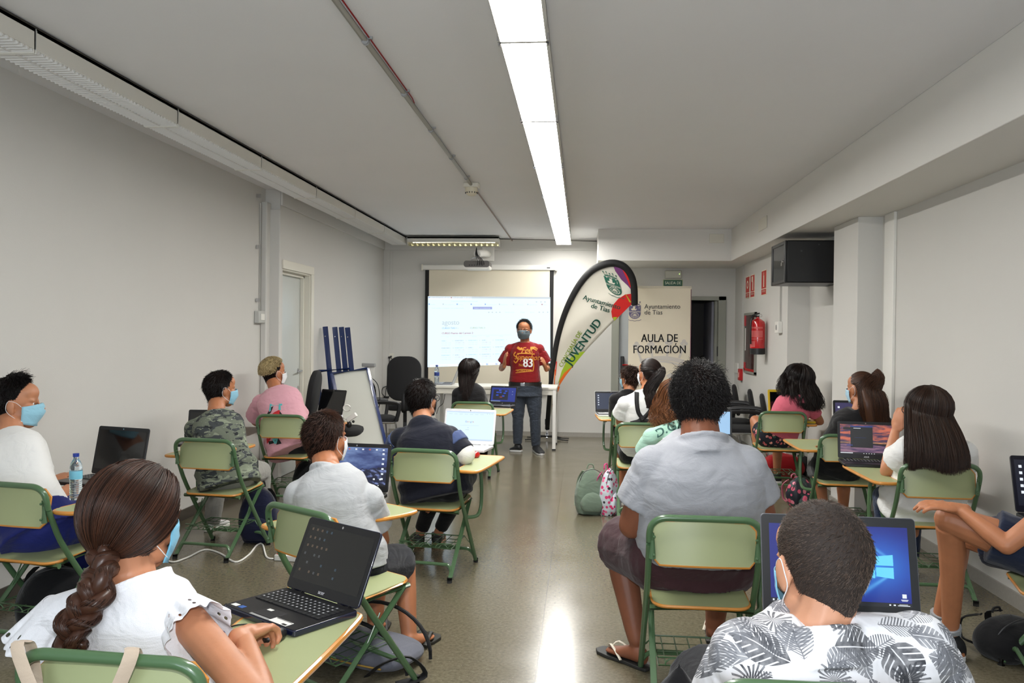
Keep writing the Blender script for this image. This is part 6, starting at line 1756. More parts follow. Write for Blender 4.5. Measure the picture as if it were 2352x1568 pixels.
# 7 --- small boy with glasses
o = person('small boy in black T-shirt with glasses and face mask behind the girl with black straps', D := dict(
    s=.92, w=1.0, k=1.04, skin='b', vox=.009, hip=pl('kid', -.02, 0, .53), neck=W(1443, 898, 8.4), head=W(1446, 868, 8.45), hrot=(42, -4), sl=W(1413, 918, 8.4), sr=W(1466, 918, 8.35), glasses=True, mask=(150, 196, 214),
    top=dict(mat=cloth('black tee', c(24, 23, 25)), sleeve=.7, inf=.02), pants=dict(mat=cloth('black shorts', c(22, 22, 26)), len=.9), shoes=dict(kind='trainer', mat=m_blackm, sole=m_white)))
H, k = D['H'], D['k_']
short_hair(H, k, o, h_brown, (54, 70, 96, 134), .018, 1500, .035, .4, .002, .003, 12, shellmat=h_dark)
child_fix(o, D)

# 8 --- girl with black straps
o = person('girl in white T-shirt with crossed black straps and long dark ponytail', D := dict(
    s=.98, w=.98, k=1.06, skin='b', vox=.008, hip=pl('strap', 0, 0, .53), neck=W(1484, 898, 6.98), head=W(1491, 857, 7.06), hrot=(36, 0), sl=W(1436, 928, 6.96), sr=W(1512, 926, 6.98), mask=(222, 226, 230),
    el=W(1424, 968, 7.08), wl=W(1430, 985, 7.35), top=dict(mat=cloth('white tee', c(226, 226, 224), .02), sleeve=.62, inf=.02, sr=1.2), pants=dict(mat=cloth('black skirt', c(20, 20, 22)), len=.9, skirt=True, inf=.015), shoes=dict(kind='trainer', mat=m_blackm, sole=m_white)))
H, k = D['H'], D['k_']
P = printer(D['shirt_obj'], 6.2, 1, .006)
b = MB()
def SP(pts, w):
    q_ = [W(px, py, 6.85) for px, py in pts]; q_ = smoothline([(v.x, v.z, 0) for v in q_], 6); strip_fn(b, [(v.x, v.y) for v in q_], w, lambda x, z: P(x, z, 1))
SP([(1464, 902), (1463, 925), (1467, 948), (1478, 963)], .034); SP([(1506, 905), (1503, 925), (1492, 945), (1478, 960), (1458, 972)], .034); SP([(1470, 958), (1482, 968), (1500, 976)], .03); SP([(1450, 975), (1480, 968), (1510, 975)], .05)
so = obj('straps', b, M('black strap', c(22, 22, 24), .8), o, smooth=180, fix=False); sd = so.modifiers.new('s', 'SOLIDIFY'); sd.thickness = .004
tie = sk(H, k, PI, R(62), .03)
hs = gathered_hair(H, k, o, h_dark, tie, vol=.012, n=1500, rad=.0018)
bundle(hs, h_dark, [tie, tie + Vector((.0, -.03, -.03)), W(1492, 893, 6.92), W(1494, 915, 6.88), W(1490, 935, 6.86)], [.022, .034, .048, .044, .012], 900, .002, .006)
child_fix(o, D)

# 9 --- curly haired person in mint
o = person('curly auburn haired person in mint T-shirt, half hidden by the person in grey', D := dict(
    s=.96, w=1.04, k=1.1, skin='b', vox=.008, hip=pl('mint', 0, 0, .53), neck=W(1560, 972, 6.02), head=W(1556, 918, 6.15), hrot=(25, -4), sl=W(1498, 1005, 6.0), sr=W(1612, 1003, 6.02), el=W(1478, 1052, 6.1), wl=W(1490, 1062, 6.35), mask=(150, 196, 214),
    top=dict(mat=cloth('mint tee', c(168, 208, 190)), sleeve=.72, inf=.024, sr=1.15), pants=dict(mat=cloth('blue trousers', c(30, 38, 104)), len=1.9), shoes=dict(kind='trainer', mat=m_blackm, sole=m_white)))
H, k = D['H'], D['k_']
zz = W(1540, 978, 6.0).z
drape_hair(H, k, o, h_curl, (-145, 145), lambda ph: zz + .02 * math.sin(ph * 5), .03, 1700, .0022, .02, .05, .022, 13, wavefreq=16)
P = printer(D['shirt_obj'], 5.3, 1, .003)
b = MB(); q_ = W(1541, 1010, 5.85); text_fn(b, 'DIGA', .085, lambda x, z: P(q_.x + x - .09, q_.z + z + .04 * math.sin(x * 6) - .0, 1), 0, .02, align='LEFT', rot=R(16))
obj('lettering', b, M('mint print', c(48, 92, 84), .7), o, smooth=0, fix=False)
child_fix(o, D)

# 10 --- big person in grey and brown
o = person('large person in heather grey T-shirt and dark brown skirt sitting at the aisle', D := dict(
    s=1.12, w=1.30, k=1.24, skin='c', vox=.007, nk=1.25, hip=pl('big', -.005, .10, .555), neck=W(1612, 1004, 3.54), head=W(1605, 918, 3.64), hrot=(-4, -2), sl=W(1506, 1078, 3.52), sr=W(1706, 1078, 3.54), armr=1.48, lr=1.16,
    dw=1.42, wf={3: 1.12, 4: 1.2, 5: 1.16, 6: 1.06}, back=.05,
    el=W(1452, 1205, 3.58), wl=W(1500, 1190, 3.88), er=W(1752, 1190, 3.60), wr=W(1712, 1180, 3.92), kl=W(1420, 1245, 3.95), kr=W(1655, 1250, 4.1), al=W(1462, 1468, 3.80), ar=W(1640, 1458, 4.18), tl=W(1398, 1498, 3.92), tr=W(1640, 1470, 4.35), sole=.016, hk=1.0,
    top=dict(mat=cloth('heather grey tee', c(158, 160, 166), .09), sleeve=.62, inf=.018, hem=-.02, fold=.0035, sr=1.05, collar=1.2), pants=dict(mat=cloth('brown skirt', c(62, 38, 42), .05), len=.95, inf=.018, skirt=False, wide=1.25, fold=.003), shoes=dict(kind='flip', mat=M('black rubber sole', c(40, 40, 38), .6), strap=M('beige strap', c(206, 198, 180), .5))))
H, k = D['H'], D['k_']
short_hair(H, k, o, h_black, (50, 62, 100, 150), .027, 13000, .038, .40, .0016, .010, 14, lambda az, t: (1.0 + .11 * math.sin(az * 5 + t * 9) + (.15 if t < .4 else 0)) * (1 if t < .8 else 1 - (t - .8) * 1.6), shellmat=h_dark, K=8)
child_fix(o, D)

# 11 --- girl in pink with floral shorts
k_fl = NT('floral print'); co = k_fl.coord(); vo = k_fl.add('ShaderNodeTexVoronoi', {'Vector': co, 'Scale': 26.0})
f1 = k_fl.math('LESS_THAN', vo.outputs['Distance'], .40); fcol = k_fl.ramp(vo.outputs['Color'], [(0, c(206, 96, 104)), (.35, c(224, 150, 140)), (.55, c(52, 90, 84)), (.7, c(150, 40, 60))], 'CONSTANT')
cc_ = k_fl.mix(k_fl.math('MULTIPLY', f1, k_fl.math('GREATER_THAN', k_fl.noise(co, 70, 2), .42)), c(20, 20, 34), fcol)
k_fl.put(k_fl.b.inputs['Base Color'], cc_); k_fl.b.inputs['Roughness'].default_value = .85
o = person('girl in salmon pink top and floral shorts with long dark curls and pink headband', D := dict(
    s=1.04, w=1.06, k=1.08, skin='b', vox=.008, hip=pl('rose', 0, -.0, .54), neck=W(1832, 912, 8.22), head=W(1834, 868, 8.35), hrot=(34, -2), sl=W(1797, 938, 8.22), sr=W(1864, 938, 8.25), er=W(1884, 968, 8.35), wr=W(1858, 968, 8.65), el=W(1785, 965, 8.4), wl=W(1790, 968, 8.65), mask=(120, 150, 170),
    kl=W(1735, 966, 8.55), kr=pl('rose', .1, .42, .53), al=W(1742, 1062, 8.5), top=dict(mat=cloth('salmon top', c(212, 104, 122)), sleeve=.45, inf=.012, hem=.06, fold=.002), pants=dict(mat=k_fl.m, len=.55, inf=.014, waist=.2), shoes=dict(kind='trainer', mat=m_blackm, sole=m_white)))
H, k = D['H'], D['k_']
zz = W(1850, 945, 8.1).z
drape_hair(H, k, o, h_dark, (-150, 150), lambda ph: zz + .05 * abs(ph) ** 1.5, .06, 2200, .0022, .02, .045, .016, 15, wavefreq=13, backpull=.05, bdir=(0, -1, 0))
hbm = MB(); hbm.tube([sk(H, k, math.copysign(PI * .42, a) if abs(a) > 1e-6 else 0, R(abs(a)), .022) for a in range(-92, 93, 8)], .008, 8, flat=.5)
obj('headband', hbm, M('pink headband', c(226, 140, 150), .6), o)
child_fix(o, D)

# 12 --- girl with high ponytail
o = person('girl in black T-shirt and black skirt with high brown ponytail and face mask', D := dict(
    s=1.02, w=1.04, k=1.12, skin='b', vox=.008, hip=pl('pony', -.03, -.0, .535), neck=W(1976, 945, 6.4), head=W(1977, 892, 6.5), hrot=(30, -4), sl=W(1936, 975, 6.35), sr=W(2028, 975, 6.4), mask=(170, 205, 225),
    el=W(1905, 1030, 6.5), wl=W(1920, 1035, 6.8), kl=W(1874, 1085, 6.75), kr=W(1935, 1090, 6.9), al=W(1895, 1185, 6.75), top=dict(mat=cloth('black tee', c(24, 23, 25)), sleeve=.7, inf=.022, sr=1.15), pants=dict(mat=cloth('black skirt', c(20, 20, 22)), len=.72, skirt=True, inf=.018), shoes=dict(kind='trainer', mat=m_blackm, sole=m_white)))
H, k = D['H'], D['k_']
tie = sk(H, k, PI * .98, R(34), .018)
hs = gathered_hair(H, k, o, h_mid, tie, vol=.010, n=2200, rad=.0016, lim=(50, 64, 88, 110))
bundle(hs, h_mid, [tie, tie + Vector((.01, -.03, -.02)), W(1998, 893, 6.33), W(2006, 925, 6.29), W(2012, 970, 6.3)], [.05, .062, .075, .095, .085], 1800, .0018, .008, flat=.4)
child_fix(o, D)

# 13 --- girl with very long straight hair
o = person('girl in white T-shirt and jeans with very long straight brown hair', D := dict(
    s=1.08, w=1.06, k=1.16, skin='d', vox=.007, hip=pl('long', .0, .04, .54), neck=W(2136, 1000, 5.03), head=W(2126, 940, 5.10), hrot=(30, -8), sl=W(2078, 1040, 5.02), sr=W(2212, 1042, 5.02), glasses=True,
    el=W(2036, 1082, 5.20), wl=W(2056, 992, 5.32), hl=(Vector((.25, -.1, 1)), Vector((-.6, -.6, 0)), .5), kl=W(2030, 1140, 5.35), kr=W(2090, 1160, 5.45), al=W(2045, 1300, 5.45), back=.04, er=W(2200, 1100, 5.25), wr=W(2150, 1080, 5.5),
    top=dict(mat=cloth('white tee', c(226, 226, 224), .02), sleeve=.38, inf=.024, hem=-.2, sr=1.1, fold=.003), pants=dict(mat=cloth('dark jeans', c(40, 52, 78), .15, fold=.7), len=1.9, inf=.006), shoes=dict(kind='trainer', mat=M('white leather', c(222, 222, 220), .4), sole=m_white)))
H, k = D['H'], D['k_']
zz = W(2140, 1072, 4.85).z
drape_hair(H, k, o, h_choc, (-122, 135), lambda ph: zz - .01 + (.012 * math.sin(ph * 4)), .03, 6500, .0014, .003, .035, .012, 16, K=18, backpull=.17, bdir=(-.12, -1, 0))
child_fix(o, D)

# 14 --- the teacher
m_jeans = cloth('teacher jeans', c(60, 67, 78), .18, fold=.8)
YT = 10.55
o = person('standing man with glasses and grey face mask in dark red printed T-shirt and jeans', D := dict(
    s=1.03, w=1.16, k=1.13, skin='b', vox=.006, seat=False, hip=W(1206, 893, YT), neck=W(1206, 786, YT), head=W(1204, 757, YT - .04), hrot=(174, -6), sl=W(1238, 803, YT), sr=W(1172, 803, YT), dw=1.35, back=0.0, wf={0: 1, 5: .95, 6: .97},
    el=W(1257, 846, YT + .05), wl=W(1254, 846, YT - .24), er=W(1152, 846, YT + .05), wr=W(1158, 838, YT - .24), hl=(Vector((-.15, -.35, .55)), Vector((.9, -.2, .1)), .35), hr=(Vector((.1, -.3, .8)), Vector((-.9, -.3, 0)), .3),
    kl=W(1229, 957, YT - .02), kr=W(1190, 957, YT - .02), al=W(1231, 1026, YT + .03), ar=W(1189, 1020, YT + .03), tl=G(1243, 1045), tr=G(1174, 1036), fk=1.1, armr=1.05, glasses=True, mask=(92, 104, 110),
    top=dict(mat=cloth('dark red tee', c(122, 18, 22)), sleeve=.70, inf=.018, hem=.155, flare=0, fold=.003, sr=1.2), pants=dict(mat=m_jeans, len=1.97, inf=.012, waist=.2, fold=.0035), shoes=dict(kind='trainer', mat=M('black trainers', c(20, 21, 24), .6), sole=M('white sole', c(206, 206, 206), .5))))
H, k = D['H'], D['k_']
short_hair(H, k, o, h_black, (50, 58, 92, 134), .016, 2200, .03, .4, .0016, .003, 17, shellmat=h_dark)
bl = MB(); hp = D['hip']; zb_ = W(1206, 881, YT).z
bl.loft([ering(Vector((hp.x, hp.y, zb_ + dz)), Vector((1, 0, 0)), Vector((0, 1, 0)), .212, .166, 32) for dz in (-.022, .022)])
obj('belt', bl, M('black leather belt', c(26, 22, 20), .4), o); obj('buckle', MB().box((hp.x - .02, hp.y - .17, zb_), (.055, .01, .045)), m_chrome, o, bevel=.004)
P = printer(D['shirt_obj'], 9.6, 1, .003)
b = MB()
def TP(cx, cy): q_ = W(cx, cy, YT - .15); return lambda x, y: P(q_.x + x, q_.z + y, 1)
text_fn(b, 'Feel', .105, TP(1210, 810), 0, .012, .9, .5, rot=R(4)); text_fn(b, 'Superhot', .098, TP(1209, 826), 0, .01, .85, .45, rot=R(-2))
text_fn(b, 'No', .05, TP(1197, 841), 0, .02, .9); text_fn(b, '83', .15, TP(1213, 842.5), 1, .035, .85)
text_fn(b, 'FOREVER', .035, TP(1204, 853), 0, .02, 1.3, rot=R(3))
def seg(pts, w, mi=0):
    q_ = [W(px, py, YT - .15) for px, py in pts]; q_ = smoothline([(v.x, v.z, 0) for v in q_], 4); strip_fn(b, [(v.x, v.y) for v in q_], w, lambda x, z: P(x, z, 1), mi)
seg([(1188, 797), (1194, 801), (1200, 800)], .03); seg([(1218, 799), (1226, 799), (1233, 803)], .03); seg([(1188, 812), (1204, 811), (1228, 813)], .012); seg([(1184, 808), (1180, 815), (1186, 820), (1190, 826), (1184, 833), (1180, 828)], .014)
seg([(1184, 850), (1200, 848), (1222, 850)], .008); seg([(1184, 856), (1200, 854), (1224, 852)], .008); seg([(1224, 826), (1226, 840), (1224, 852)], .010)
obj('print', b, [M('mustard print', c(204, 138, 44), .7), M('white print', c(226, 222, 220), .7)], o, smooth=0, fix=False)
child_fix(o, D)
# 15 --- girl with the braid, closest on the left
m_blouse = cloth('white cotton blouse', c(232, 232, 236), .01, fold=.6)
o = person('girl with long brown braid in white eyelet blouse, the nearest on the left', D := dict(
    s=.98, w=.98, k=1.20, skin='d', vox=.0045, cvox=.006, hip=pl('braid', .0, .03, .50), neck=W(296, 1338, 2.06), head=W(312, 1195, 2.14), hrot=(-17, -8), sl=W(128, 1420, 2.08), sr=W(420, 1412, 2.02),
    er=W(606, 1625, 1.76), wr=Vector((-.835, 2.0, .735)), hr=(Vector((.12, .9, -.12)), Vector((-.25, -.1, 1)), .95), el=W(60, 1600, 2.2), wl=W(160, 1600, 2.45), kl=pl('braid', -.1, .45, .53), kr=pl('braid', .1, .45, .53), mask=(120, 190, 222), hk=1.12, back=.02,
    top=dict(mat=m_blouse, sleeve=.0, inf=.016, hem=-.05, collar=1.5, fold=.0022, band=False), pants=dict(mat=cloth('blue trousers', c(30, 38, 104)), len=1.9), shoes=dict(kind='trainer', mat=m_blackm, sole=m_white)))
H, k = D['H'], D['k_']
# eyelet flutter sleeves
for S, E, Wr in D['arms']:
    right = S.x > D['neck'].x
    ax = (E - S).normalized() if right else (Vector((-.55, 0, -.8))).normalized()
    x, y, _ = frame(ax, (0, 1, 0)); vs = []; fs = []; na, nt = 72, 10; keep = []
    for j in range(nt + 1):
        u = j / nt
        for i in range(na):
            a = 2 * PI * i / na; rr = .052 + .030 * u + .005 * math.sin(9 * a) * u + .0035 * math.sin(17 * a + 1) * u
            ln = (.135 + (.012 * abs(math.sin(a * 11)) - .006 if j == nt else 0)) * u
            vs.append(S + ax * (ln - .035) + x * rr * math.cos(a) + y * rr * math.sin(a))
    b = MB().add(vs, [(j * na + i, j * na + (i + 1) % na, (j + 1) * na + (i + 1) % na, (j + 1) * na + i) for j in range(nt) for i in range(na) if not (j == 8 and i % 6 == 1) and not (j == 6 and i % 9 == 4)])
    sl_ = obj('eyelet_sleeve', b, m_blouse, D['shirt_obj'], smooth=180, fix=False)
    sd = sl_.modifiers.new('s', 'SOLIDIFY'); sd.thickness = .002
    sb = sl_.modifiers.new('ss', 'SUBSURF'); sb.levels = 1; sb.render_levels = 2
# hair: combed to the nape, then a thick three-strand braid
tie = W(222, 1300, 2.02)
hs = gathered_hair(H, k, o, h_brown, tie, lim=(52, 72, 112, 134), vol=.020, n=11000, rad=.0010, bulge=.014, K=16)
ctr = smoothline([tie + Vector((.02, .0, .04)), W(232, 1300, 1.99), W(226, 1345, 1.94), W(196, 1395, 1.91), W(166, 1440, 1.89), W(162, 1490, 1.885)], 8)
def cen(t): x = max(0, min(1, t)) * (len(ctr) - 1); i = min(int(x), len(ctr) - 2); return ctr[i].lerp(ctr[i + 1], x - i)
TURN = 1.9
def lobe(q_, t):
    a = 2 * PI * (TURN * t + q_ / 3); d = (cen(min(1, t + .03)) - cen(max(0, t - .03))).normalized(); x, y, _ = frame(d, (0, 1, .001))
    env = .8 + .2 * math.sin(PI * t); return cen(t) + x * (.026 * env * math.sin(a)) + y * (.014 * math.sin(2 * a)), d, x, y, env
for q_ in range(3):
    b = MB(); m = 60; pts = [lobe(q_, i / m)[0] for i in range(m + 1)]
    rr = [(.0215 * (.75 + .25 * math.sin(PI * min(1, i / m * 1.1 + .1))),) * 2 for i in range(m + 1)]
    b.tube(pts, rr, 10); obj('braid_strand', b, h_brown, hs, smooth=180)
rs = random.Random(9); paths = []
for _ in range(1500):
    q_ = rs.randrange(3); a = rs.uniform(0, 2 * PI); t0 = rs.uniform(-.1, .75); path = []
    for i in range(14):
        t = max(0, min(1, t0 + .30 * i / 13)); p, d, x, y, env = lobe(q_, t); r_ = .0220 * env * rs.uniform(.985, 1.02)
        path.append(tuple(p + x * math.cos(a + t * 3) * r_ + y * math.sin(a + t * 3) * r_))
    paths.append(path)
strands('braid_hairs', paths, .0009, h_brown, hs)
endp = cen(1.0)
obj('hair_tie', MB().tube([endp + Vector((.016 * math.cos(a), 0.016 * math.sin(a), .004 * math.sin(a))) for a in [2 * PI * i / 16 for i in range(16)]], .006, 8, closed=True), m_blackm, hs)
bundle(hs, h_mid, [endp, endp + Vector((.015, -.01, -.022)), endp + Vector((.055, -.015, -.045)), endp + Vector((.085, -.012, -.07))], [.013, .017, .013, .003], 350, .0009, .004, flat=.6)
child_fix(o, D)

# 16 --- boy in the leaf print shirt, closest on the right
def leafmat():
    kk = NT('leaf print cotton'); b = kk.b; co = kk.coord()
    x, y, z = kk.sepxyz(co)
    base = c(232, 232, 236)[:3]; col = kk.mix(0.0, base, base); first = None
    P2 = kk.combine(kk.math('ADD', x, kk.math('MULTIPLY', y, .35)), kk.math('ADD', z, kk.math('MULTIPLY', y, .55)), 0)
    out = tuple(base) + (1,)
    for li, (scale_, ox, kind, dark) in enumerate(((8.5, .0, 0, (58, 60, 66)), (10.5, 3.3, 1, (92, 94, 100)), (9.0, 7.7, 2, (74, 76, 82)), (13.0, 11.1, 0, (120, 122, 128)))):
        v = kk.n.new('ShaderNodeTexVoronoi'); v.voronoi_dimensions = '2D'; v.inputs['Scale'].default_value = scale_; v.inputs['Randomness'].default_value = .75
        pp = kk.vmath('ADD', P2, (ox, ox * .7, 0)); kk.put(v.inputs['Vector'], pp)
        sc_ = kk.vmath('SCALE', pp, (0, 0, 0)); sc_.node.inputs['Scale'].default_value = 1.0
        d = kk.vmath('SUBTRACT', pp, v.outputs['Position']); dx, dy, _ = kk.sepxyz(d)
        r_, g_, b_ = [s for s in kk.add('ShaderNodeSeparateColor', {'Color': v.outputs['Color']}).outputs]
        ang = kk.math('MULTIPLY', r_, 6.283); ca, sa = kk.math('COSINE', ang), kk.math('SINE', ang)
        u = kk.math('MULTIPLY', kk.math('ADD', kk.math('MULTIPLY', dx, ca), kk.math('MULTIPLY', dy, sa)), scale_)
        w = kk.math('MULTIPLY', kk.math('SUBTRACT', kk.math('MULTIPLY', dy, ca), kk.math('MULTIPLY', dx, sa)), scale_)
        aw = kk.math('ABSOLUTE', w)
        if kind == 0:      # broad split leaf: lens with notches from the rim
            lens = kk.math('SUBTRACT', .34, kk.math('ADD', kk.math('MULTIPLY', kk.math('MULTIPLY', u, u), 1.15), kk.math('MULTIPLY', aw, .9)))
            notch = kk.math('SINE', kk.math('ADD', kk.math('MULTIPLY', u, 46), kk.math('MULTIPLY', aw, 30)))
            cut = kk.math('MULTIPLY', kk.math('GREATER_THAN', notch, .72), kk.math('GREATER_THAN', aw, .10))
            m = kk.math('MULTIPLY', kk.math('GREATER_THAN', lens, 0), kk.math('SUBTRACT', 1, cut))
            vein = kk.math('LESS_THAN', aw, .012); m = kk.math('MULTIPLY', m, kk.math('SUBTRACT', 1, vein))
        elif kind == 1:    # fern: many thin leaflets
            lens = kk.math('SUBTRACT', .30, kk.math('ADD', kk.math('MULTIPLY', kk.math('MULTIPLY', u, u), 1.2), kk.math('MULTIPLY', aw, 1.1)))
            st = kk.math('SINE', kk.math('SUBTRACT', kk.math('MULTIPLY', u, 85), kk.math('MULTIPLY', aw, 70)))
            m = kk.math('MULTIPLY', kk.math('GREATER_THAN', lens, 0), kk.math('MAXIMUM', kk.math('GREATER_THAN', st, .15), kk.math('LESS_THAN', aw, .012)))
        else:              # fan palm / flower: rays round a point
            rad = kk.math('SQRT', kk.math('ADD', kk.math('MULTIPLY', u, u), kk.math('MULTIPLY', w, w))); th = kk.math('ARCTAN2', w, u)
            ray_ = kk.math('SINE', kk.math('MULTIPLY', th, 21)); lim = kk.math('MULTIPLY_ADD', kk.math('SINE', kk.math('MULTIPLY', th, 5)), .06, .36)
            m = kk.math('MULTIPLY', kk.math('LESS_THAN', rad, lim), kk.math('GREATER_THAN', ray_, kk.math('MULTIPLY_ADD', rad, 3.2, -.75)))
        m = kk.math('MULTIPLY', m, kk.math('GREATER_THAN', g_, .22))
        shade = kk.math('MULTIPLY_ADD', kk.noise(co, 40, 3), .9, .35, True)
        out = kk.mix(kk.math('MULTIPLY', m, shade), out, c(*dark))
    kk.put(b.inputs['Base Color'], out); b.inputs['Roughness'].default_value = .85; b.inputs['Specular IOR Level'].default_value = .2
    kk.bump(kk.noise(co, 9, 3, .5, 0, 1), .4, .02)
    return kk.m
o = person('boy with short cropped hair in white shirt printed with grey leaves, seen from behind', D := dict(
    s=1.0, w=1.10, k=1.26, skin='a', vox=.005, cvox=.006, hip=pl('leaf', .0, .02, .53), neck=W(1882, 1440, 1.88), head=W(1885, 1296, 1.95), hrot=(13, -14), sl=W(1715, 1505, 1.87), sr=W(2105, 1492, 1.90), armr=1.12, back=.05,
    el=W(1655, 1640, 2.0), er=W(2180, 1650, 2.0), wl=W(1690, 1760, 2.2), wr=W(2150, 1760, 2.2), kl=pl('leaf', -.14, .42, .53), kr=pl('leaf', .12, .42, .53), mask=(130, 196, 226),
    top=dict(mat=leafmat(), sleeve=.75, inf=.026, hem=-.06, collar=1.25, fold=.0025), pants=dict(mat=cloth('black shorts', c(22, 22, 26)), len=.9, inf=.02, wide=1.3), shoes=dict(kind='trainer', mat=m_blackm, sole=m_white)))
H, k = D['H'], D['k_']
short_hair(H, k, o, h_short, (54, 70, 97, 142), .012, 30000, .0125, .38, .0006, .0, 21, lambda az, t: 1.0 if t < .5 else max(.3, 1 - (t - .5) * 1.2), swirl=1.1, shellmat=M('hair base short', c(44, 35, 30), .8))
child_fix(o, D)

# 17 --- boy at the right edge with crossed legs
o = person('boy in navy shorts with a hand on his knee, cut off at the right edge', D := dict(
    s=1.08, w=1.06, k=1.15, skin='b', vox=.005, cvox=.008, hip=Vector((2.09, 3.72, .56)), neck=Vector((2.25, 3.74, 1.12)), head=Vector((2.22, 3.76, 1.32)), hrot=(75, 0), sl=Vector((2.20, 3.55, 1.04)), sr=Vector((2.2, 3.93, 1.04)),
    el=W(2312, 1252, 3.56), wl=W(2208, 1172, 3.70), hl=(Vector((-.9, .15, .12)), Vector((.1, -.25, 1)), .4), er=Vector((2.28, 4.02, .80)), wr=Vector((2.24, 4.18, .66)), kl=W(2178, 1192, 3.80), kr=W(2200, 1222, 4.15), al=Vector((1.745, 4.05, .115)), ar=Vector((1.80, 4.3, .10)), tl=Vector((1.665, 4.20, 0)), fk=1.2, lr=1.0,
    top=dict(mat=cloth('royal blue tee', c(46, 48, 140)), sleeve=.6, inf=.02), pants=dict(mat=cloth('navy shorts', c(30, 38, 58)), len=.66, inf=.022, wide=1.25, fold=.004), shoes=dict(kind='trainer', mat=M('black knit trainers', c(22, 22, 24), .8, bump=(500, .3, .002)), sole=M('white sole', c(206, 206, 206), .5), socks=cloth('grey sock', c(160, 164, 168), .1))))
H, k = D['H'], D['k_']
short_hair(H, k, o, h_black, n=1500, rad=.002, shellmat=h_dark)
child_fix(o, D)

# ------------------------------------------------------------ bags, cables and small things
def softbag(mb, x0, x1, y0, y1, z0, z1, bulge=.02, F=None, pinch=.75):
    rings = []
    for i in range(9):
        t = i / 8; z = z0 + (z1 - z0) * t; s_ = (math.sin(PI * min(1, .12 + t * .9)) ** .35) * (1 - (1 - pinch) * t ** 3)
        pts = rrect((x1 - x0) * s_, (y1 - y0) * s_, min(x1 - x0, y1 - y0) * .35 * s_, 5, (x0 + x1) / 2, (y0 + y1) / 2)
        rings.append([(F @ Vector((px_, py_, z))) if F else Vector((px_, py_, z)) for px_, py_ in pts])
    return mb.loft(rings)
def backpack(name, label, loc, rz, w, d, h, mat, strap, pocket=None, tilt=(0, 0), cat='backpack'):
    t = thing(name, label, cat, loc, rz); t.rotation_euler = (tilt[0], tilt[1], rz)
    obj('body', blobmesh('body', softbag(MB(), -w / 2, w / 2, -d / 2, d / 2, .0, h), .008, [mat], 4, .002, 3), None, t, smooth=180)
    obj('pocket', blobmesh('pocket', softbag(MB(), -w * .38, w * .38, -d * .72, -d * .2, .03, h * .5), .008, [pocket or mat], 3, .0015, 5), None, t, smooth=180)
    for s_ in (-1, 1): obj('strap', MB().tube(smoothline([(s_ * w * .2, d * .42, h * .9), (s_ * w * .28, d * .75, h * .7), (s_ * w * .34, d * .7, h * .3), (s_ * w * .36, d * .45, .05)], 4), [(.018, .005)] * 13, 8), strap, t)
    obj('handle', MB().tube(smoothline([(-.03, d * .3, h * .95), (-.02, d * .3, h * 1.05), (.02, d * .3, h * 1.05), (.03, d * .3, h * .95)], 4), .006, 6), strap, t)
    obj('zip', MB().tube(smoothline([(-w * .44, -d * .1, h * .55), (-w * .32, -d * .2, h * .86), (0, -d * .22, h * .965), (w * .32, -d * .2, h * .86), (w * .44, -d * .1, h * .55)], 5), .003, 6), m_darkgrey, t)
    return t
p = G(1352, 1183); backpack('backpack', 'sage green canvas backpack standing in the aisle', (p.x, p.y + .05, 0), R(14), .26, .17, .39, cloth('sage canvas', c(112, 128, 112), .05), cloth('sage strap', c(120, 134, 116)), tilt=(R(-4), R(5)))
k_b = NT('pink patterned cloth'); co = k_b.coord(); v = k_b.add('ShaderNodeTexVoronoi', {'Vector': co, 'Scale': 30.0})
k_b.put(k_b.b.inputs['Base Color'], k_b.mix(k_b.math('LESS_THAN', v.outputs['Distance'], .42), c(206, 212, 220), k_b.ramp(v.outputs['Color'], [(0, c(222, 60, 120)), (.6, c(236, 120, 160)), (.75, c(40, 40, 50))], 'CONSTANT')))
p = G(1400, 1188); backpack('backpack', 'small pink and white patterned backpack leaning behind the green one', (p.x, p.y + .1, 0), R(60), .2, .12, .40, k_b.m, M('pink strap', c(214, 70, 130), .6))
k_b = NT('dark floral cloth'); co = k_b.coord(); v = k_b.add('ShaderNodeTexVoronoi', {'Vector': co, 'Scale': 18.0})
k_b.put(k_b.b.inputs['Base Color'], k_b.mix(k_b.math('LESS_THAN', v.outputs['Distance'], .38), k_b.mix(k_b.math('GREATER_THAN', k_b.noise(co, 22, 2), .55), c(28, 30, 42), c(46, 74, 66)), k_b.ramp(v.outputs['Color'], [(0, c(206, 84, 112)), (.6, c(226, 130, 150))], 'CONSTANT')))
p = G(1848, 1168); backpack('backpack', 'dark floral backpack on the floor beside the ponytail girl', (p.x, p.y + .12, 0), R(35), .26, .16, .27, k_b.m, M('pink piping', c(196, 110, 130), .6), tilt=(0, R(-10)))
p = G(1810, 1106); t = thing('sports_bag', 'red sports bag under the chair of the girl in pink', 'bag', (p.x, p.y + .25, 0), R(4))
obj('body', blobmesh('body', softbag(MB(), -.23, .23, -.11, .11, 0, .27, pinch=.9), .009, [cloth('red nylon', c(150, 20, 26))], 3, .002), None, t, smooth=180); obj('side_panel', MB().bx(.22, .238, -.08, .08, .03, .24), m_blackm, t, bevel=.006); obj('handle', MB().tube(smoothline([(-.1, -.1, .22), (-.08, -.13, .3), (.08, -.13, .3), (.1, -.1, .22)], 4), .008, 8), m_blackm, t)
p = CH['camo'] @ Vector((.1, .28, 0)); backpack('backpack', 'dark navy backpack under the camouflage T-shirt boy', (p.x, p.y, 0), R(10), .28, .2, .40, cloth('navy nylon', c(20, 24, 48)), m_blackm)
p = CH['pink'] @ Vector((.08, .15, 0)); backpack('backpack', 'black backpack under the pink T-shirt boy', (p.x, p.y, 0), R(10), .26, .2, .36, cloth('black nylon', c(18, 18, 20)), m_blackm)
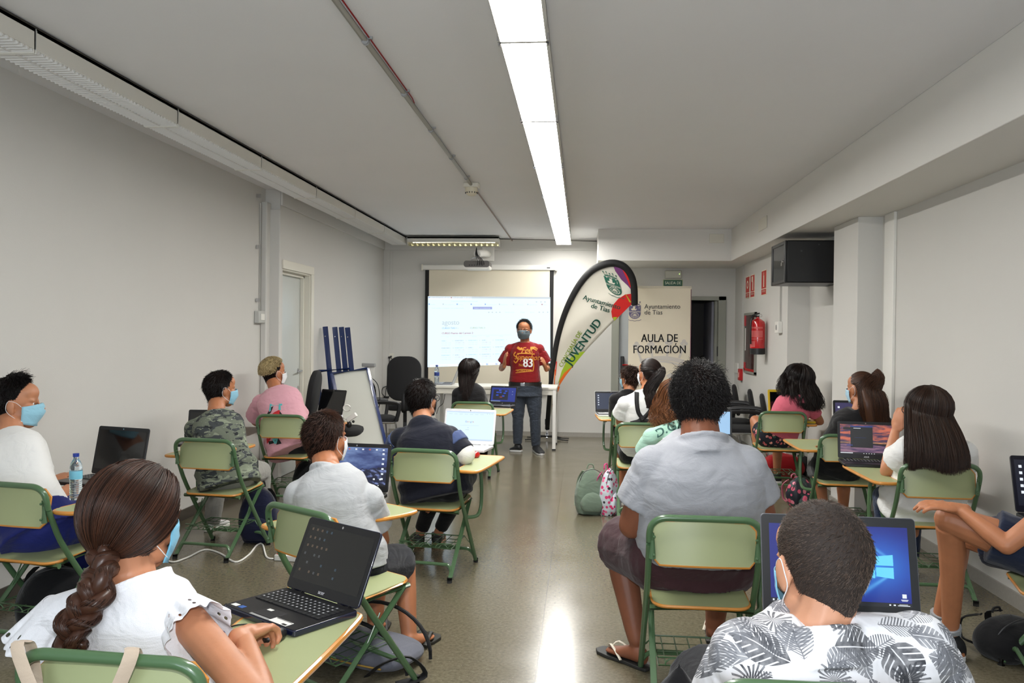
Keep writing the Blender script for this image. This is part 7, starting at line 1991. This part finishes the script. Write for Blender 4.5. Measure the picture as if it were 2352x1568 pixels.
p = CH['left'] @ Vector((-.02, .05, 0)); backpack('backpack', 'black backpack on the floor under the boy in white', (p.x, p.y, 0), R(40), .34, .24, .34, cloth('black nylon', c(18, 18, 20)), m_blackm)
p = W(850, 948, 9.85); backpack('backpack', 'black backpack leaning on the visitor chair by the whiteboard', (p.x, 9.85, .50), R(-62), .32, .17, .50, cloth('black nylon', c(18, 18, 20)), m_blackm, tilt=(R(6), R(-12)))
t = thing('wire_hoop_bag', 'grey bag with dark hoops and straps under the pale grey T-shirt boy', 'bag', (G(800, 1530).x + .05, G(800, 1530).y + .1, 0), R(-20))
obj('body', blobmesh('body', softbag(MB(), -.28, .28, -.16, .16, 0, .13, pinch=.6), .008, [cloth('grey mesh cloth', c(104, 106, 116), .1)], 4, .004), None, t, smooth=180)
for q_ in (-.1, .1): obj('hoop', MB().tube([(.29 * math.cos(a), q_ * (1 + .3 * math.sin(a)), .012 + .21 * math.sin(a)) for a in [PI * i / 18 for i in range(19)]], .009, 8), m_blackm, t)
obj('strap', MB().tube(smoothline([(.15, -.2, .02), (.25, -.22, .10), (.34, -.16, .12), (.38, -.1, .03), (.3, -.2, .012)], 5), [(.02, .005)] * 21, 8), m_blackm, t)
obj('piping', MB().tube(smoothline([(-.2, -.17, .06), (0, -.18, .05), (.2, -.17, .045)], 5), .004, 6), M('ochre piping', c(176, 140, 60), .6), t)
p = G(2330, 1545); backpack('backpack', 'black rucksack on the floor in the right corner of the picture', (p.x + .08, p.y + .2, 0), R(30), .34, .24, .20, cloth('black nylon', c(18, 18, 20)), m_blackm)
p = W(1600, 1580, 2.0); t = thing('bag', 'black rounded bag at the side of the leaf print shirt boy', 'bag', (p.x - .03, 2.08, .42)); t.location = (p.x - .03, 2.1, 0)
obj('body', blobmesh('body', softbag(MB(), -.13, .13, -.12, .12, 0, .68, pinch=.62), .008, [cloth('black nylon', c(18, 18, 20))], 4, .002), None, t, smooth=180)
# dark things in the corridor
t = thing('bag', 'dark bags on a low cabinet in the corridor', 'bag', (W(1622, 850, 13.2).x, 13.2, 0))
obj('cabinet', MB().bx(-.35, .35, -.2, .2, 0, .98), m_corr, t, bevel=.01)
obj('bags', blobmesh('bags', MB().ell((0, 0, 1.08), (.2, .12, .13)).ell((.2, 0, 1.03), (.1, .1, .1)).ell((-.13, 0, 1.02), (.12, .1, .07)), .015, [m_blackm], 3, .004), None, t, smooth=180)
# power strip and white cable
pw = G(650, 1286); t = thing('power_strip', 'white power strip with red switch on the floor', 'power strip', (pw.x, pw.y, 0), R(-6))
obj('case', MB().bx(-.05, .16, -.028, .028, 0, .04), m_white, t, bevel=.006); obj('switch', MB().bx(-.038, -.005, -.016, .016, .04, .046), M('red switch', c(150, 12, 12), .3, emis=.15), t, bevel=.002); obj('sockets', MB().lathe([(.019, .04), (.019, .042)], (.05, 0, 0), 16).lathe([(.019, .04), (.019, .042)], (.11, 0, 0), 16), m_grey, t)
cp = [G(x, y, .006) for x, y in ((629, 1283), (612, 1278), (603, 1250), (590, 1252), (570, 1275), (540, 1290), (505, 1270), (470, 1262), (430, 1280), (395, 1290), (365, 1275), (345, 1262), (300, 1275))]
tag(obj('extension_cord', MB().tube(smoothline(cp, 6), .006, 8), m_white), 'white extension cord snaking over the floor to the power strip', 'cord')
cp = [G(518, 1385, .70), G(500, 1402, .69), G(480, 1440, .5), G(490, 1470, .2)]
tag(obj('charger_cable', MB().tube(smoothline([W(520, 1386, 2.42), W(506, 1400, 2.4), W(498, 1420, 2.38), W(502, 1470, 2.4)], 5), .0022, 6), m_black), 'thin black charger cable at the dark blue laptop', 'cable')
tag(obj('mouse_cable', MB().tube(smoothline([G(632, 1443, .674), G(580, 1434, .674), G(540, 1436, .674), G(505, 1450, .674)], 5), .0022, 6), m_black), 'thin black cable lying across the pale green tablet', 'cable')
p = G(630, 1470, .67); t = thing('computer_mouse', 'small dark mouse under the hand of the braided girl', 'mouse', (p.x, p.y, .671), R(-20)); obj('shell', MB().ell((0, 0, .012), (.026, .042, .020)), m_black, t)
p = G(1092, 1050, .67); t = thing('computer_mouse', 'small red mouse beside the white laptop', 'mouse', (p.x, p.y, .671), R(-10)); obj('shell', MB().ell((0, 0, .016), (.03, .048, .024)), M('red plastic', c(176, 24, 20), .25), t)
tag(obj('charger_cable', MB().tube(smoothline([W(1050, 1075, 5.2), W(1062, 1110, 5.2), W(1072, 1135, 5.3), W(1050, 1155, 5.3)], 5), .003, 6), m_black), 'black cable hanging beside the hoodie chair', 'cable')
# straps hanging over the back of the braided girl's chair
m_str = cloth('beige webbing', c(196, 178, 158), .03)
CB = CH['braid']
for (x0, x1) in ((-.215, -.155), (.04, .0)):
    tp = CB @ Vector((x0 + .03, -.262, .805)); b = MB()
    P_ = [CB @ Vector((x0 + .02, -.22, .70)), CB @ Vector((x0 + .015, -.235, .79)), CB @ Vector((x0 + .02, -.262, .812)), CB @ Vector((x0 + .03, -.290, .79)), CB @ Vector((x1 + .07 if x0 < 0 else x1 - .03, -.285, .55)), CB @ Vector((x1 + .09 if x0 < 0 else x1 - .06, -.25, .3))]
    b.tube(smoothline(P_, 5), [(.015, .002)] * 26, 8, up=(0, 1, 0))
    tag(obj('bag_strap', b, m_str), 'beige webbing strap over the chair back, ' + ('on the side of the braid' if x0 < 0 else 'on the side of the bare arm'), 'strap', 'beige straps over the nearest chair back')
# small adapters on the pink boy's tablet
p = W(808, 958, 8.0); t = thing('adapter', 'white plug adapter hanging beside the dark laptop', 'adapter', (p.x, 8.0, p.z)); obj('case', MB().box((0, 0, 0), (.11, .05, .045), Matrix.Rotation(R(-35), 3, 'Y')), m_white, t, bevel=.006); obj('cable_loop', MB().tube([(-.05 + .035 * math.cos(a), 0, .09 + .03 * math.sin(a)) for a in [2 * PI * i / 14 for i in range(14)]], .007, 6, closed=True), m_white, t)
t = thing('headphones', 'black headphones hanging under the pink boy tablet', 'headphones', (W(800, 975, 8.0).x, 8.02, W(800, 975, 8.0).z)); obj('ear_cup', MB().ell((0, 0, 0), (.03, .02, .034)).ell((.045, .0, .03), (.014, .014, .014)), m_black, t)
# lanyard of headphones / black cloth at the teacher desk
tag(obj('wall_cable', MB().tube(smoothline([W(1022, 905, 11.3), W(1018, 925, 11.35), W(1008, 935, 11.4), W(1003, 950, 11.4)], 5), .004, 6), m_black), 'black cable hanging under the white desk', 'cable')
